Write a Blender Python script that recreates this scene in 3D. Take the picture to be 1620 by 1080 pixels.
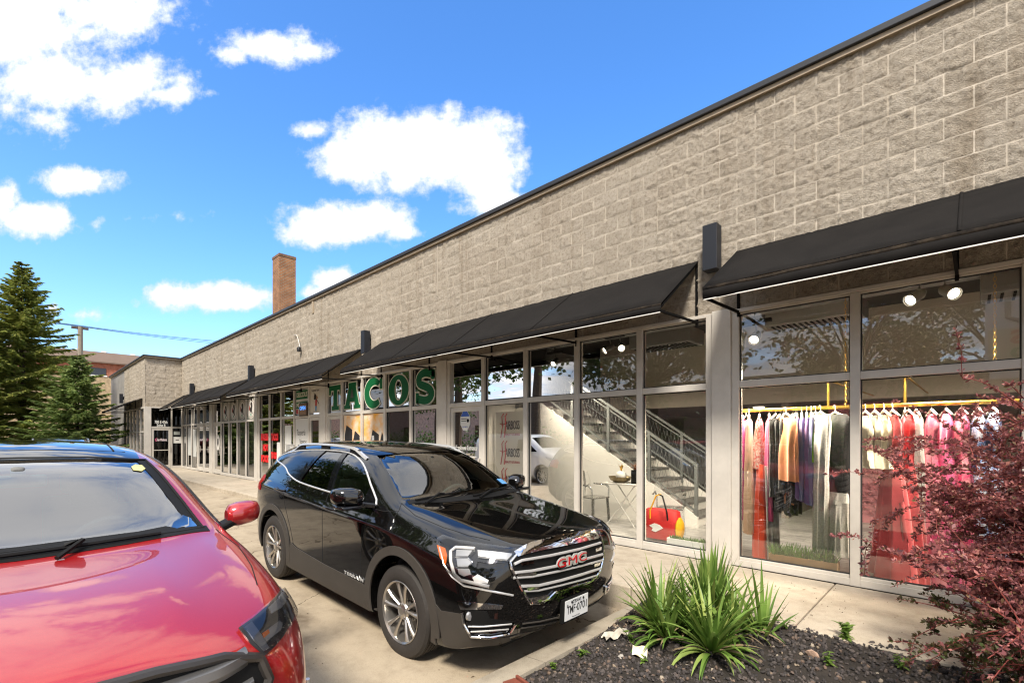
import bpy, bmesh, math, random
from mathutils import Vector, Matrix, geometry, noise
from mathutils.bvhtree import BVHTree
R = math.radians
PI = math.pi
SC = bpy.context.scene
COL = SC.collection
for o in list(bpy.data.objects):
    bpy.data.objects.remove(o)

# ------------------------------------------------------------------ camera
cd = bpy.data.cameras.new('camera')
CAM = bpy.data.objects.new('camera', cd)
COL.objects.link(CAM)
CAM.location = (0, 0, 1.64)
CAM.rotation_euler = (R(90), 0, R(43.89))
cd.sensor_width = 36
cd.lens = 760.0 / 1620.0 * 36
cd.shift_y = 152.5 / 1620.0
cd.clip_start = 0.05
cd.clip_end = 3000
SC.camera = CAM

# ------------------------------------------------------------------ world
SUN_EL, SUN_AZ = R(50), R(-58)          # azimuth of the sun measured from +X towards +Y
W = bpy.data.worlds.new('World')
SC.world = W
W.use_nodes = True
nt = W.node_tree
nt.nodes.clear()
N = nt.nodes.new
L = nt.links.new
def wmath(op, a, b=None, c=None, clamp=False):
    n = N('ShaderNodeMath'); n.operation = op; n.use_clamp = clamp
    for i, v in enumerate((a, b, c)):
        if v is None: continue
        if isinstance(v, (int, float)): n.inputs[i].default_value = v
        else: L(v, n.inputs[i])
    return n.outputs[0]
def wvec(op, a, b=None):
    n = N('ShaderNodeVectorMath'); n.operation = op
    for i, v in enumerate((a, b)):
        if v is None: continue
        if isinstance(v, (tuple, Vector)): n.inputs[i].default_value = v
        else: L(v, n.inputs[i])
    return n
tc = N('ShaderNodeTexCoord')
dirv = tc.outputs['Generated']
th = R(43.89)
FW = (-math.sin(th), math.cos(th), 0)     # direction the street front runs away to
RW = (math.cos(th), math.sin(th), 0)
df = wvec('DOT_PRODUCT', dirv, FW).outputs['Value']
dr = wvec('DOT_PRODUCT', dirv, RW).outputs['Value']
sx = N('ShaderNodeSeparateXYZ'); L(dirv, sx.inputs[0])
dz = sx.outputs[2]
dfc = wmath('MAXIMUM', df, 0.08)
ca = wmath('DIVIDE', dr, dfc); cb = wmath('DIVIDE', dz, dfc)
cmb = N('ShaderNodeCombineXYZ'); L(ca, cmb.inputs[0]); L(cb, cmb.inputs[1])
# warp
nz = N('ShaderNodeTexNoise'); nz.inputs['Scale'].default_value = 7.0; nz.inputs['Detail'].default_value = 9; nz.inputs['Roughness'].default_value = .58
L(cmb.outputs[0], nz.inputs['Vector'])
nz2 = N('ShaderNodeTexNoise'); nz2.inputs['Scale'].default_value = 24; nz2.inputs['Detail'].default_value = 6; nz2.inputs['Roughness'].default_value = .6
L(cmb.outputs[0], nz2.inputs['Vector'])
nz3 = N('ShaderNodeTexNoise'); nz3.inputs['Scale'].default_value = 62; nz3.inputs['Detail'].default_value = 5; nz3.inputs['Roughness'].default_value = .65
L(cmb.outputs[0], nz3.inputs['Vector'])
wob = wmath('ADD', wmath('MULTIPLY', wmath('SUBTRACT', nz.outputs['Fac'], .5), 1.9), wmath('ADD', wmath('MULTIPLY', wmath('SUBTRACT', nz2.outputs['Fac'], .5), 1.15), wmath('MULTIPLY', wmath('SUBTRACT', nz3.outputs['Fac'], .5), .5)))
CL = [(35,40,150,95,1),(95,120,120,55,1),(200,132,95,42,1),(140,20,150,40,.8),(255,148,60,18,.8),(135,54,40,22,.8),(170,165,70,22,.6),(60,185,60,20,.4),
      (425,74,78,30,1),(372,86,45,20,.8),(482,80,42,22,.8),(660,232,150,60,1.25),(765,240,66,56,1.1),(566,250,70,48,1.1),(690,205,70,38,1.1),(785,322,60,26,.9),(760,290,60,30,.9),(497,208,34,15,.75),
      (535,355,88,36,1.1),(488,366,50,28,1),(588,348,60,30,1),(630,368,36,12,.7),(125,288,66,22,1),(50,348,68,30,1.05),(4,318,26,40,1),(10,170,24,18,.6),
      (330,470,100,22,1),(272,465,46,22,1),(392,471,55,22,1),(532,444,38,22,.95),(500,462,30,14,.6),(82,490,16,14,.6),(150,497,30,9,.35),(160,352,18,10,.4),(225,345,40,8,.25),
      (-120,60,220,160,1.2),(-200,330,180,80,1),(0,-130,280,110,1.2),(-170,-340,340,150,1.2),(260,-270,280,110,1.15),(520,-430,320,150,1.1),(-320,-90,220,130,1.2),(900,-330,260,90,.9),(1000,520,200,30,.7)]
acc = None
for (px, py, rx, ry, s) in CL:
    c = ((px - 810) / 760, (692.5 - py) / 760, 0)
    v = wvec('SUBTRACT', cmb.outputs[0], c).outputs[0]
    v = wvec('MULTIPLY', v, (760 / rx / 1.25, 760 / ry / 1.25, 0)).outputs[0]
    ln = wvec('LENGTH', v).outputs['Value']
    d = wmath('MULTIPLY_ADD', ln, -s, s)
    acc = d if acc is None else wmath('MAXIMUM', acc, d)
front = wmath('MULTIPLY', wmath('ADD', acc, wmath('MULTIPLY', wob, .85)), 1.0)
# broken cloud everywhere the photograph does not look
p2 = N('ShaderNodeTexNoise'); p2.inputs['Scale'].default_value = 2.1; p2.inputs['Detail'].default_value = 9; p2.inputs['Roughness'].default_value = .6
dz2 = wmath('ADD', wmath('ABSOLUTE', dz), .12)
proj = wvec('DIVIDE', dirv, None); cz = N('ShaderNodeCombineXYZ'); [L(dz2, cz.inputs[i]) for i in range(3)]; L(cz.outputs[0], proj.inputs[1])
L(proj.outputs[0], p2.inputs['Vector'])
back = wmath('MULTIPLY', wmath('SUBTRACT', p2.outputs['Fac'], .335), 3.2)
inview = wmath('MULTIPLY', wmath('MULTIPLY_ADD', df, 6.0, -2.2, True), wmath('MULTIPLY_ADD', cb, -4.0, 5.0, True))
mixv = N('ShaderNodeMix'); L(inview, mixv.inputs[0]); L(back, mixv.inputs[2]); L(front, mixv.inputs[3])
def smooth(v, a, b):
    n = N('ShaderNodeMapRange'); n.interpolation_type = 'SMOOTHSTEP'
    L(v, n.inputs[0]); n.inputs[1].default_value = a; n.inputs[2].default_value = b
    return n.outputs[0]
alpha = smooth(mixv.outputs[0], -.02, .50)
dens = smooth(mixv.outputs[0], .1, .85)
up = wmath('GREATER_THAN', dz, -.01)
alpha = wmath('MULTIPLY', alpha, up)
sky = N('ShaderNodeTexSky'); sky.sky_type = 'NISHITA'; sky.sun_disc = False
sky.sun_elevation = SUN_EL
sky.sun_rotation = R(90) - SUN_AZ
sky.air_density = 1.0; sky.dust_density = 1.6; sky.ozone_density = 3.6
hs = N('ShaderNodeHueSaturation'); hs.inputs['Saturation'].default_value = 1.27; hs.inputs['Value'].default_value = 1.24; hs.inputs['Hue'].default_value = .505
L(sky.outputs[0], hs.inputs['Color'])
cc = N('ShaderNodeMix'); cc.data_type = 'RGBA'
L(dens, cc.inputs[0]); cc.inputs[6].default_value = (2.7, 3.05, 3.8, 1); cc.inputs[7].default_value = (4.5, 4.5, 4.6, 1)
mx = N('ShaderNodeMix'); mx.data_type = 'RGBA'
L(alpha, mx.inputs[0]); L(hs.outputs[0], mx.inputs[6]); L(cc.outputs[2], mx.inputs[7])
bg = N('ShaderNodeBackground'); bg.inputs[1].default_value = .14
L(mx.outputs[2], bg.inputs[0])
ow = N('ShaderNodeOutputWorld'); L(bg.outputs[0], ow.inputs[0])
W.cycles.sampling_method = 'MANUAL'; W.cycles.sample_map_resolution = 512

sl = bpy.data.lights.new('sun', 'SUN')
SUN = bpy.data.objects.new('sun', sl); COL.objects.link(SUN)
sl.energy = 2.9; sl.angle = R(12); sl.color = (1, .93, .82)
sd = Vector((math.cos(SUN_EL) * math.cos(SUN_AZ), math.cos(SUN_EL) * math.sin(SUN_AZ), math.sin(SUN_EL)))
SUN.rotation_euler = sd.to_track_quat('Z', 'Y').to_euler()
SUN.location = sd * 60

SC.view_settings.view_transform = 'Standard'
SC.view_settings.look = 'None'
SC.view_settings.exposure = 1.1
SC.view_settings.gamma = 1
SC.render.film_transparent = False
SC.cycles.max_bounces = 10
SC.cycles.transparent_max_bounces = 24
SC.cycles.diffuse_bounces = 4
SC.cycles.glossy_bounces = 5
SC.cycles.use_denoising = True
SC.cycles.caustics_reflective = False
SC.cycles.caustics_refractive = False
SC.cycles.sample_clamp_indirect = 6
SC.cycles.filter_width = 1.2

# ------------------------------------------------------------------ helpers
class MB:
    def __init__(s):
        s.v = []; s.f = []; s.m = []; s.mi = 0
    def poly(s, pts, mi=None):
        b = len(s.v); s.v += [tuple(p) for p in pts]
        s.f.append(tuple(range(b, b + len(pts)))); s.m.append(s.mi if mi is None else mi)
        return s
    def quads(s, rows, closed=False, mi=None):
        b = len(s.v); n = len(rows[0])
        for r in rows: s.v += [tuple(p) for p in r]
        for i in range(len(rows) - 1):
            for j in range(n if closed else n - 1):
                k = (j + 1) % n
                s.f.append((b + i*n + j, b + i*n + k, b + (i+1)*n + k, b + (i+1)*n + j)); s.m.append(s.mi if mi is None else mi)
        return s
    def box(s, x0, x1, y0, y1, z0, z1, mi=None):
        b = len(s.v)
        s.v += [(x, y, z) for z in (z0, z1) for y in (y0, y1) for x in (x0, x1)]
        for q in ((0,2,3,1), (4,5,7,6), (0,1,5,4), (2,6,7,3), (0,4,6,2), (1,3,7,5)):
            s.f.append(tuple(b + i for i in q)); s.m.append(s.mi if mi is None else mi)
        return s
    def bar(s, p, q, w, h=None, up=(0,0,1), mi=None):
        p = Vector(p); q = Vector(q); d = (q - p).normalized(); h = h or w
        u = Vector(up)
        if abs(d.dot(u)) > .98: u = Vector((1,0,0))
        a = d.cross(u).normalized(); c = a.cross(d)
        rows = [[o + a*w/2*i + c*h/2*j for i, j in ((-1,-1), (1,-1), (1,1), (-1,1))] for o in (p, q)]
        s.quads(rows, True, mi); s.poly(rows[0][::-1], mi); s.poly(rows[1], mi)
        return s
    def tube(s, pts, r, n=8, cap=True, mi=None):
        pts = [Vector(p) for p in pts]; rows = []; pa = None
        for i, p in enumerate(pts):
            d = (pts[min(i+1, len(pts)-1)] - pts[max(i-1, 0)]).normalized()
            if pa is None:
                pa = d.orthogonal().normalized()
            else:
                pa = (pa - d*pa.dot(d)).normalized()
            c = d.cross(pa); rr = r[i] if isinstance(r, (list, tuple)) else r
            rows.append([p + (pa*math.cos(t) + c*math.sin(t))*rr for t in (2*PI*k/n for k in range(n))])
        s.quads(rows, True, mi)
        if cap: s.poly(rows[0][::-1], mi); s.poly(rows[-1], mi)
        return s
    def lathe(s, prof, o=(0,0,0), axis='z', n=24, mi=None, cap=True):
        rows = []
        for r, h in prof:
            row = []
            for k in range(n):
                t = 2*PI*k/n; a, b = r*math.cos(t), r*math.sin(t)
                p = {'z': (a, b, h), 'y': (b, h, a), 'x': (h, a, b)}[axis]
                row.append((o[0]+p[0], o[1]+p[1], o[2]+p[2]))
            rows.append(row)
        s.quads(rows, True, mi)
        if cap and prof[0][0] > 1e-5: s.poly(rows[0][::-1], mi)
        if cap and prof[-1][0] > 1e-5: s.poly(rows[-1], mi)
        return s
    def prism(s, pts, axis, a, b, mi=None):
        """2-D polygon extruded along axis: 'y' -> pts are (x,z), 'x' -> (y,z), 'z' -> (x,y)"""
        def P(p, t): return {'y': (p[0], t, p[1]), 'x': (t, p[0], p[1]), 'z': (p[0], p[1], t)}[axis]
        A = [P(p, a) for p in pts]; B = [P(p, b) for p in pts]
        s.quads([A, B], True, mi); s.poly(A[::-1], mi); s.poly(B, mi)
        return s
    def add(s, vs, fs, mi=None):
        b = len(s.v); s.v += [tuple(p) for p in vs]
        for f in fs: s.f.append(tuple(b + i for i in f)); s.m.append(s.mi if mi is None else mi)
        return s
    def xf(s, M, start=0):
        for i in range(start, len(s.v)): s.v[i] = tuple(M @ Vector(s.v[i]))
        return s
    def build(s, name, mat, parent=None, smooth=None, bevel=0, local=False, sub=0, recalc=True):
        me = bpy.data.meshes.new(name)
        off = Vector((0,0,0))
        if parent is not None and not local:
            p = parent
            while p is not None: off += p.location; p = p.parent
        me.from_pydata([(v[0]-off.x, v[1]-off.y, v[2]-off.z) for v in s.v], [], s.f)
        mats = mat if isinstance(mat, (list, tuple)) else [mat]
        for m_ in mats: me.materials.append(m_)
        if len(mats) > 1: me.polygons.foreach_set('material_index', s.m)
        if recalc:
            bm = bmesh.new(); bm.from_mesh(me); bmesh.ops.recalc_face_normals(bm, faces=bm.faces); bm.to_mesh(me); bm.free()
        if smooth is not None:
            me.shade_smooth()
            if smooth < 180: me.set_sharp_from_angle(angle=R(smooth))
        o = bpy.data.objects.new(name, me); COL.objects.link(o)
        if parent is not None: o.parent = parent
        if bevel:
            b = o.modifiers.new('bevel', 'BEVEL'); b.width = bevel; b.segments = 2; b.limit_method = 'ANGLE'; b.angle_limit = R(35)
            b.harden_normals = False
        if sub:
            b = o.modifiers.new('sub', 'SUBSURF'); b.levels = b.render_levels = sub
        return o
def tag(o, label=None, cat=None, group=None, kind=None):
    for k, v in (('label', label), ('category', cat), ('group', group), ('kind', kind)):
        if v: o[k] = v
    return o
def thing(name, loc, label, cat, group=None, rz=0):
    o = bpy.data.objects.new(name, None); COL.objects.link(o); o.location = loc; o.rotation_euler = (0, 0, rz); o.empty_display_size = .1
    return tag(o, label, cat, group)
def copy_tree(o, parent=None):
    c = o.copy(); COL.objects.link(c); c.parent = parent
    for ch in list(o.children): copy_tree(ch, c)
    return c
def text_geo(txt, size, extrude=0.002, align='CENTER', offset=0.0, spacing=1.0):
    cu = bpy.data.curves.new('t', 'FONT'); cu.body = txt; cu.size = size; cu.extrude = extrude; cu.align_x = align; cu.align_y = 'CENTER'
    cu.offset = offset; cu.space_character = spacing; cu.resolution_u = 3
    ob = bpy.data.objects.new('t', cu); COL.objects.link(ob)
    dg = bpy.context.evaluated_depsgraph_get(); dg.update()
    me = bpy.data.meshes.new_from_object(ob.evaluated_get(dg))
    vs = [tuple(v.co) for v in me.vertices]; fs = [tuple(p.vertices) for p in me.polygons]
    bpy.data.objects.remove(ob); bpy.data.curves.remove(cu); bpy.data.meshes.remove(me)
    return vs, fs
def wall_text(mb, txt, size, x, y, z, width=None, mi=None, offset=0.0, spacing=1.0, shear=0.0, th=0.002, align='CENTER'):
    """letters standing on a plane that faces -Y"""
    vs, fs = text_geo(txt, size, th, align, offset, spacing)
    k = 1.0
    if width:
        w = max(v[0] for v in vs) - min(v[0] for v in vs); k = width / w
    mb.add([(x + v[0]*k + v[1]*shear, y - v[2], z + v[1]) for v in vs], fs, mi)
    return mb

# ------------------------------------------------------------------ materials
MATS = {}
def mat(name, col, rough=.5, metal=0.0, var=0.0, vs=6.0, bump=0.0, bs=40.0, spec=.5, coat=0.0, emit=None, es=0, dark=None, det=6, sheen=0):
    """principled material; var mixes towards 'dark' with noise, bump adds fine relief"""
    m = bpy.data.materials.new(name); m.use_nodes = True; MATS[name] = m
    t = m.node_tree; p = t.nodes['Principled BSDF']
    p.inputs['Base Color'].default_value = (*col, 1); p.inputs['Roughness'].default_value = rough; p.inputs['Metallic'].default_value = metal
    p.inputs['Specular IOR Level'].default_value = spec
    if coat: p.inputs['Coat Weight'].default_value = coat; p.inputs['Coat Roughness'].default_value = .02
    if sheen: p.inputs['Sheen Weight'].default_value = sheen
    if emit: p.inputs['Emission Color'].default_value = (*emit, 1); p.inputs['Emission Strength'].default_value = es
    if var or bump:
        g = t.nodes.new('ShaderNodeNewGeometry')
    if var:
        n = t.nodes.new('ShaderNodeTexNoise'); n.inputs['Scale'].default_value = vs; n.inputs['Detail'].default_value = det; n.inputs['Roughness'].default_value = .65
        t.links.new(g.outputs['Position'], n.inputs['Vector'])
        r = t.nodes.new('ShaderNodeMapRange'); r.inputs[1].default_value = .32; r.inputs[2].default_value = .68
        t.links.new(n.outputs['Fac'], r.inputs[0])
        x = t.nodes.new('ShaderNodeMix'); x.data_type = 'RGBA'
        d = dark or tuple(c*(1-var) for c in col)
        x.inputs[6].default_value = (*d, 1); x.inputs[7].default_value = (*col, 1)
        t.links.new(r.outputs[0], x.inputs[0]); t.links.new(x.outputs[2], p.inputs['Base Color'])
    if bump:
        n = t.nodes.new('ShaderNodeTexNoise'); n.inputs['Scale'].default_value = bs; n.inputs['Detail'].default_value = 5
        t.links.new(g.outputs['Position'], n.inputs['Vector'])
        b = t.nodes.new('ShaderNodeBump'); b.inputs['Strength'].default_value = min(1, bump); b.inputs['Distance'].default_value = .01*max(1, bump)
        t.links.new(n.outputs['Fac'], b.inputs['Height']); t.links.new(b.outputs[0], p.inputs['Normal'])
    return m
def glass(name, tint=(1,1,1), k=1.6, add=.02, rough=0.0, ior=1.5, haze=0.0):
    """thin pane: what is behind it shows through, what is in front of it is mirrored by fresnel"""
    m = bpy.data.materials.new(name); m.use_nodes = True; t = m.node_tree; t.nodes.clear()
    o = t.nodes.new('ShaderNodeOutputMaterial'); tr = t.nodes.new('ShaderNodeBsdfTransparent'); tr.inputs[0].default_value = (*tint, 1)
    gl = t.nodes.new('ShaderNodeBsdfGlossy'); gl.inputs['Roughness'].default_value = rough
    fr = t.nodes.new('ShaderNodeFresnel'); fr.inputs[0].default_value = ior
    ma = t.nodes.new('ShaderNodeMath'); ma.operation = 'MULTIPLY_ADD'; ma.use_clamp = True
    t.links.new(fr.outputs[0], ma.inputs[0]); ma.inputs[1].default_value = k; ma.inputs[2].default_value = add
    mx = t.nodes.new('ShaderNodeMixShader')
    t.links.new(ma.outputs[0], mx.inputs[0]); t.links.new(tr.outputs[0], mx.inputs[1]); t.links.new(gl.outputs[0], mx.inputs[2])
    out = mx.outputs[0]
    if haze:
        di = t.nodes.new('ShaderNodeBsdfDiffuse'); di.inputs[0].default_value = (.7, .68, .62, 1)
        m2 = t.nodes.new('ShaderNodeMixShader'); m2.inputs[0].default_value = haze
        t.links.new(out, m2.inputs[1]); t.links.new(di.outputs[0], m2.inputs[2]); out = m2.outputs[0]
    t.links.new(out, o.inputs[0])
    return m
def node_mat(name):
    m = bpy.data.materials.new(name); m.use_nodes = True; t = m.node_tree
    return m, t, t.nodes['Principled BSDF']
def mnode(t, kind, **kw):
    n = t.nodes.new(kind)
    for k, v in kw.items():
        if k.startswith('i_'): n.inputs[k[2:].replace('_', ' ')].default_value = v
        else: setattr(n, k, v)
    return n
def ramp(t, src, stops):
    r = t.nodes.new('ShaderNodeValToRGB'); t.links.new(src, r.inputs[0]); e = r.color_ramp.elements
    while len(e) < len(stops): e.new(.5)
    for q, (pos, c) in zip(e, stops): q.position = pos; q.color = (*c, 1)
    return r.outputs[0]
def mul(t, a, b, mode='MULTIPLY', fac=1.0):
    x = t.nodes.new('ShaderNodeMix'); x.data_type = 'RGBA'; x.blend_type = mode; x.inputs[0].default_value = fac
    t.links.new(a, x.inputs[6]); t.links.new(b, x.inputs[7]); return x.outputs[2]

def concrete(name, base, stain, rough=.85, crack=True):
    m, t, p = node_mat(name)
    g = mnode(t, 'ShaderNodeNewGeometry'); pos = g.outputs['Position']
    n1 = mnode(t, 'ShaderNodeTexNoise', i_Scale=.9, i_Detail=8, i_Roughness=.62); t.links.new(pos, n1.inputs[0])
    n2 = mnode(t, 'ShaderNodeTexNoise', i_Scale=5.0, i_Detail=8, i_Roughness=.7); t.links.new(pos, n2.inputs[0])
    n3 = mnode(t, 'ShaderNodeTexNoise', i_Scale=140, i_Detail=3, i_Roughness=.6); t.links.new(pos, n3.inputs[0])
    c1 = ramp(t, n1.outputs[0], [(.3, stain), (.62, base)])
    c2 = ramp(t, n2.outputs[0], [(.28, (.74,.72,.70)), (.55, (1,1,1)), (.8, (1.0,.99,.97))])
    c3 = ramp(t, n3.outputs[0], [(.3, (.76,.76,.76)), (.5, (1,1,1)), (.72, (1.0,1.0,1.0))])
    c = mul(t, mul(t, c1, c2), c3)
    if crack:
        wv = mnode(t, 'ShaderNodeTexNoise', i_Scale=2.2, i_Detail=5); t.links.new(pos, wv.inputs[0])
        wm = mnode(t, 'ShaderNodeVectorMath', operation='MULTIPLY_ADD'); t.links.new(wv.outputs['Color'], wm.inputs[0]); wm.inputs[1].default_value = (.55, .55, .55); t.links.new(pos, wm.inputs[2])
        vo = mnode(t, 'ShaderNodeTexVoronoi', i_Scale=.42, feature='DISTANCE_TO_EDGE'); t.links.new(wm.outputs[0], vo.inputs[0])
        wide = mnode(t, 'ShaderNodeMath', operation='MULTIPLY_ADD'); t.links.new(n1.outputs[0], wide.inputs[0]); wide.inputs[1].default_value = -.03; wide.inputs[2].default_value = .0165
        cr = mnode(t, 'ShaderNodeMath', operation='GREATER_THAN'); t.links.new(vo.outputs[0], cr.inputs[0]); t.links.new(wide.outputs[0], cr.inputs[1])
        n5 = mnode(t, 'ShaderNodeTexNoise', i_Scale=1.7, i_Detail=4); t.links.new(wm.outputs[0], n5.inputs[0])
        c = mul(t, c, ramp(t, cr.outputs[0], [(0, (.38,.35,.32)), (1, (1,1,1))]))
        c = mul(t, c, ramp(t, n5.outputs[0], [(.22, (.50,.47,.45)), (.36, (1,1,1))]))
    t.links.new(c, p.inputs['Base Color']); p.inputs['Roughness'].default_value = rough; p.inputs['Specular IOR Level'].default_value = .3
    ad = mnode(t, 'ShaderNodeMath', operation='ADD'); t.links.new(n3.outputs[0], ad.inputs[0]); t.links.new(n2.outputs[0], ad.inputs[1])
    b = mnode(t, 'ShaderNodeBump', i_Strength=.35, i_Distance=.006); t.links.new(ad.outputs[0], b.inputs['Height']); t.links.new(b.outputs[0], p.inputs['Normal'])
    return m
M_SIDE = concrete('sidewalk_concrete', (.50,.43,.335), (.40,.34,.26), crack=False)
M_LOT = concrete('lot_concrete', (.43,.355,.255), (.31,.25,.175))
M_KERB = concrete('kerb_concrete', (.46,.40,.31), (.30,.26,.20), crack=False)

def block_mat():
    m, t, p = node_mat('split_face_block')
    g = mnode(t, 'ShaderNodeNewGeometry'); pos = g.outputs['Position']
    at = mnode(t, 'ShaderNodeAttribute', attribute_name='tone')
    n2 = mnode(t, 'ShaderNodeTexNoise', i_Scale=26, i_Detail=6, i_Roughness=.72); t.links.new(pos, n2.inputs[0])
    n3 = mnode(t, 'ShaderNodeTexNoise', i_Scale=1.1, i_Detail=7, i_Roughness=.6); t.links.new(pos, n3.inputs[0])
    c0 = ramp(t, at.outputs['Fac'], [(0, (.42,.368,.300)), (.5, (.465,.410,.338)), (1, (.50,.445,.372))])
    c2 = ramp(t, n2.outputs[0], [(.34, (.62,.60,.57)), (.5, (.97,.96,.94)), (.7, (1.04,1.04,1.04))])  # dark stop paints the shade of chip hollows into the colour
    c3 = ramp(t, n3.outputs[0], [(.3, (.90,.88,.86)), (.6, (1,1,1))])
    mp = mnode(t, 'ShaderNodeMapping'); mp.inputs['Scale'].default_value = (2.6, 2.6, .22); t.links.new(pos, mp.inputs[0])
    n6 = mnode(t, 'ShaderNodeTexNoise', i_Scale=1.6, i_Detail=6, i_Roughness=.6); t.links.new(mp.outputs[0], n6.inputs[0])
    c4 = ramp(t, n6.outputs[0], [(.30, (.80,.77,.73)), (.46, (1,1,1)), (.74, (1,1,1)), (.86, (1.06,1.06,1.06))])
    t.links.new(mul(t, mul(t, mul(t, c0, c2), c3), c4), p.inputs['Base Color'])
    p.inputs['Roughness'].default_value = .92; p.inputs['Specular IOR Level'].default_value = .2
    n4 = mnode(t, 'ShaderNodeTexNoise', i_Scale=75, i_Detail=6, i_Roughness=.7); t.links.new(pos, n4.inputs[0])
    b = mnode(t, 'ShaderNodeBump', i_Strength=1.0, i_Distance=.03); t.links.new(n4.outputs[0], b.inputs['Height'])
    t.links.new(b.outputs[0], p.inputs['Normal'])
    return m
M_BLOCK = block_mat()
M_MORTAR = mat('mortar', (.46,.408,.336), .95, var=.3, vs=1.4, bump=.3, bs=120, dark=(.40,.345,.272))
M_ALU = mat('anodised_aluminium', (.63,.585,.52), .42, .08, var=.16, vs=3.5)
M_ALU_D = mat('frame_gasket', (.02,.02,.02), .6)
M_CAP = mat('dark_metal_cap', (.035,.037,.042), .45, .3)
M_TRIM = mat('tan_trim', (.40,.32,.225), .7, var=.2, vs=5)
M_AWN = mat('black_awning_fabric', (.0135,.012,.011), .9, var=.35, vs=3.0, bump=.25, bs=300, dark=(.009,.008,.0075), spec=.12)
M_AWN_E = mat('worn_awning_edge', (.045,.034,.024), .9, spec=.1, var=.75, vs=14, dark=(.008,.007,.0065))
M_PIPE = mat('white_piping', (.72,.70,.66), .6)
M_BLACK = mat('black_paint', (.010,.010,.011), .45, .2)
M_GLASS = glass('shop_glass', (.90,.92,.90), 2.5, .05)
M_WHITE = mat('white_paint', (.72,.71,.67), .6, var=.06, vs=2)
M_BEIGE = mat('beige_wall', (.55,.51,.44), .8, var=.06, vs=1.5)
M_CEIL = mat('dark_ceiling', (.05,.045,.042), .9)
M_FLOOR = None
def brick_mat(name, c1, c2, mort, sc=1.0):
    m, t, p = node_mat(name)
    tcn = mnode(t, 'ShaderNodeTexCoord'); sp = mnode(t, 'ShaderNodeSeparateXYZ'); t.links.new(tcn.outputs['Object'], sp.inputs[0])
    ad = mnode(t, 'ShaderNodeMath', operation='ADD'); t.links.new(sp.outputs[0], ad.inputs[0]); t.links.new(sp.outputs[1], ad.inputs[1])
    cb_ = mnode(t, 'ShaderNodeCombineXYZ'); t.links.new(ad.outputs[0], cb_.inputs[0]); t.links.new(sp.outputs[2], cb_.inputs[1])
    br = mnode(t, 'ShaderNodeTexBrick', i_Scale=1.0); t.links.new(cb_.outputs[0], br.inputs[0])
    br.inputs['Brick Width'].default_value = .21*sc; br.inputs['Row Height'].default_value = .075*sc; br.inputs['Mortar Size'].default_value = .011*sc
    br.inputs['Color1'].default_value = (*c1, 1); br.inputs['Color2'].default_value = (*c2, 1); br.inputs['Mortar'].default_value = (*mort, 1); br.inputs['Bias'].default_value = 0
    n = mnode(t, 'ShaderNodeTexNoise', i_Scale=3, i_Detail=6); t.links.new(tcn.outputs['Object'], n.inputs[0])
    t.links.new(mul(t, br.outputs[0], ramp(t, n.outputs[0], [(.3, (.6,.6,.6)), (.6, (1,1,1))])), p.inputs['Base Color'])
    p.inputs['Roughness'].default_value = .9
    b = mnode(t, 'ShaderNodeBump', i_Strength=.6, i_Distance=.01, invert=True); t.links.new(br.outputs['Fac'], b.inputs['Height']); t.links.new(b.outputs[0], p.inputs['Normal'])
    return m

# ------------------------------------------------------------------ ground
rnd = random.Random(7)
def lot_z(x, y):
    if x > -2.3: return -.135
    if x > -6.2: return -.135 + (-2.3 - x)*.036
    return min(.035, .0054 + (-6.2 - x)*.004)
mb = MB()
xs = [-700,-300,-120,-60,-40,-30,-22,-14,-9,-7,-6.2,-5.5,-5,-4.5,-4,-3.5,-3,-2.6,-2.3,0,3,10,40,150,700]
ys = [-700,-200,-60,-20,-8,-4,-2,0,1,2,3,4.45,30,120,700]
mb.quads([[(x, y, lot_z(x, y)) for x in xs] for y in ys])
tag(mb.build('ground', M_LOT), kind='structure')
# sidewalk slabs with open joints, a real kerb edge
SW_Z = .13
def kerb_y(x): return 4.32
mb = MB()
jx = [-48.0]
while jx[-1] < -2.6: jx.append(jx[-1] + 1.478)
sh = -2.505 - jx[-1]; jx = [j + sh for j in jx] + [-1.04, .44, 1.92, 3.4, 4.9, 6.4, 8]
for a, b in zip(jx[:-1], jx[1:]):
    y1 = 5.93
    h = rnd.uniform(-.004, .003)
    yk = kerb_y(a)
    if b <= -28.9: y1 = 4.40; 
    mb.box(a + .005, b - .005, yk + .012, y1, -.2, SW_Z + h)
sw = mb.build('sidewalk', M_SIDE, bevel=.012); tag(sw, kind='structure')
mb = MB()
mb.box(-48, 8, 4.37, 6.1, -.2, SW_Z - .02)
tag(mb.build('sidewalk_base', mat('joint_dirt', (.07,.055,.04), .95)), kind='structure')
# kerb of the planting bed (crosses the end of the parking bay) and a low kerb beyond
mb = MB()
segs = [1.2, 2.02, 2.71, 3.36, 4.32]
for a, b in zip(segs[:-1], segs[1:]):
    o = rnd.uniform(-.012, .012)
    mb.quads([[(-2.50 + o, y, -.2), (-2.485 + o, y, -.035 + o*.5), (-2.465 + o, y, -.020 + o*.5), (-2.27 + o, y, -.005 + o*.5), (-2.255 + o, y, -.2)] for y in (a + .003, (a+b)/2, b - .003)])
tag(mb.build('kerb', M_KERB, smooth=40), kind='structure')
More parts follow.
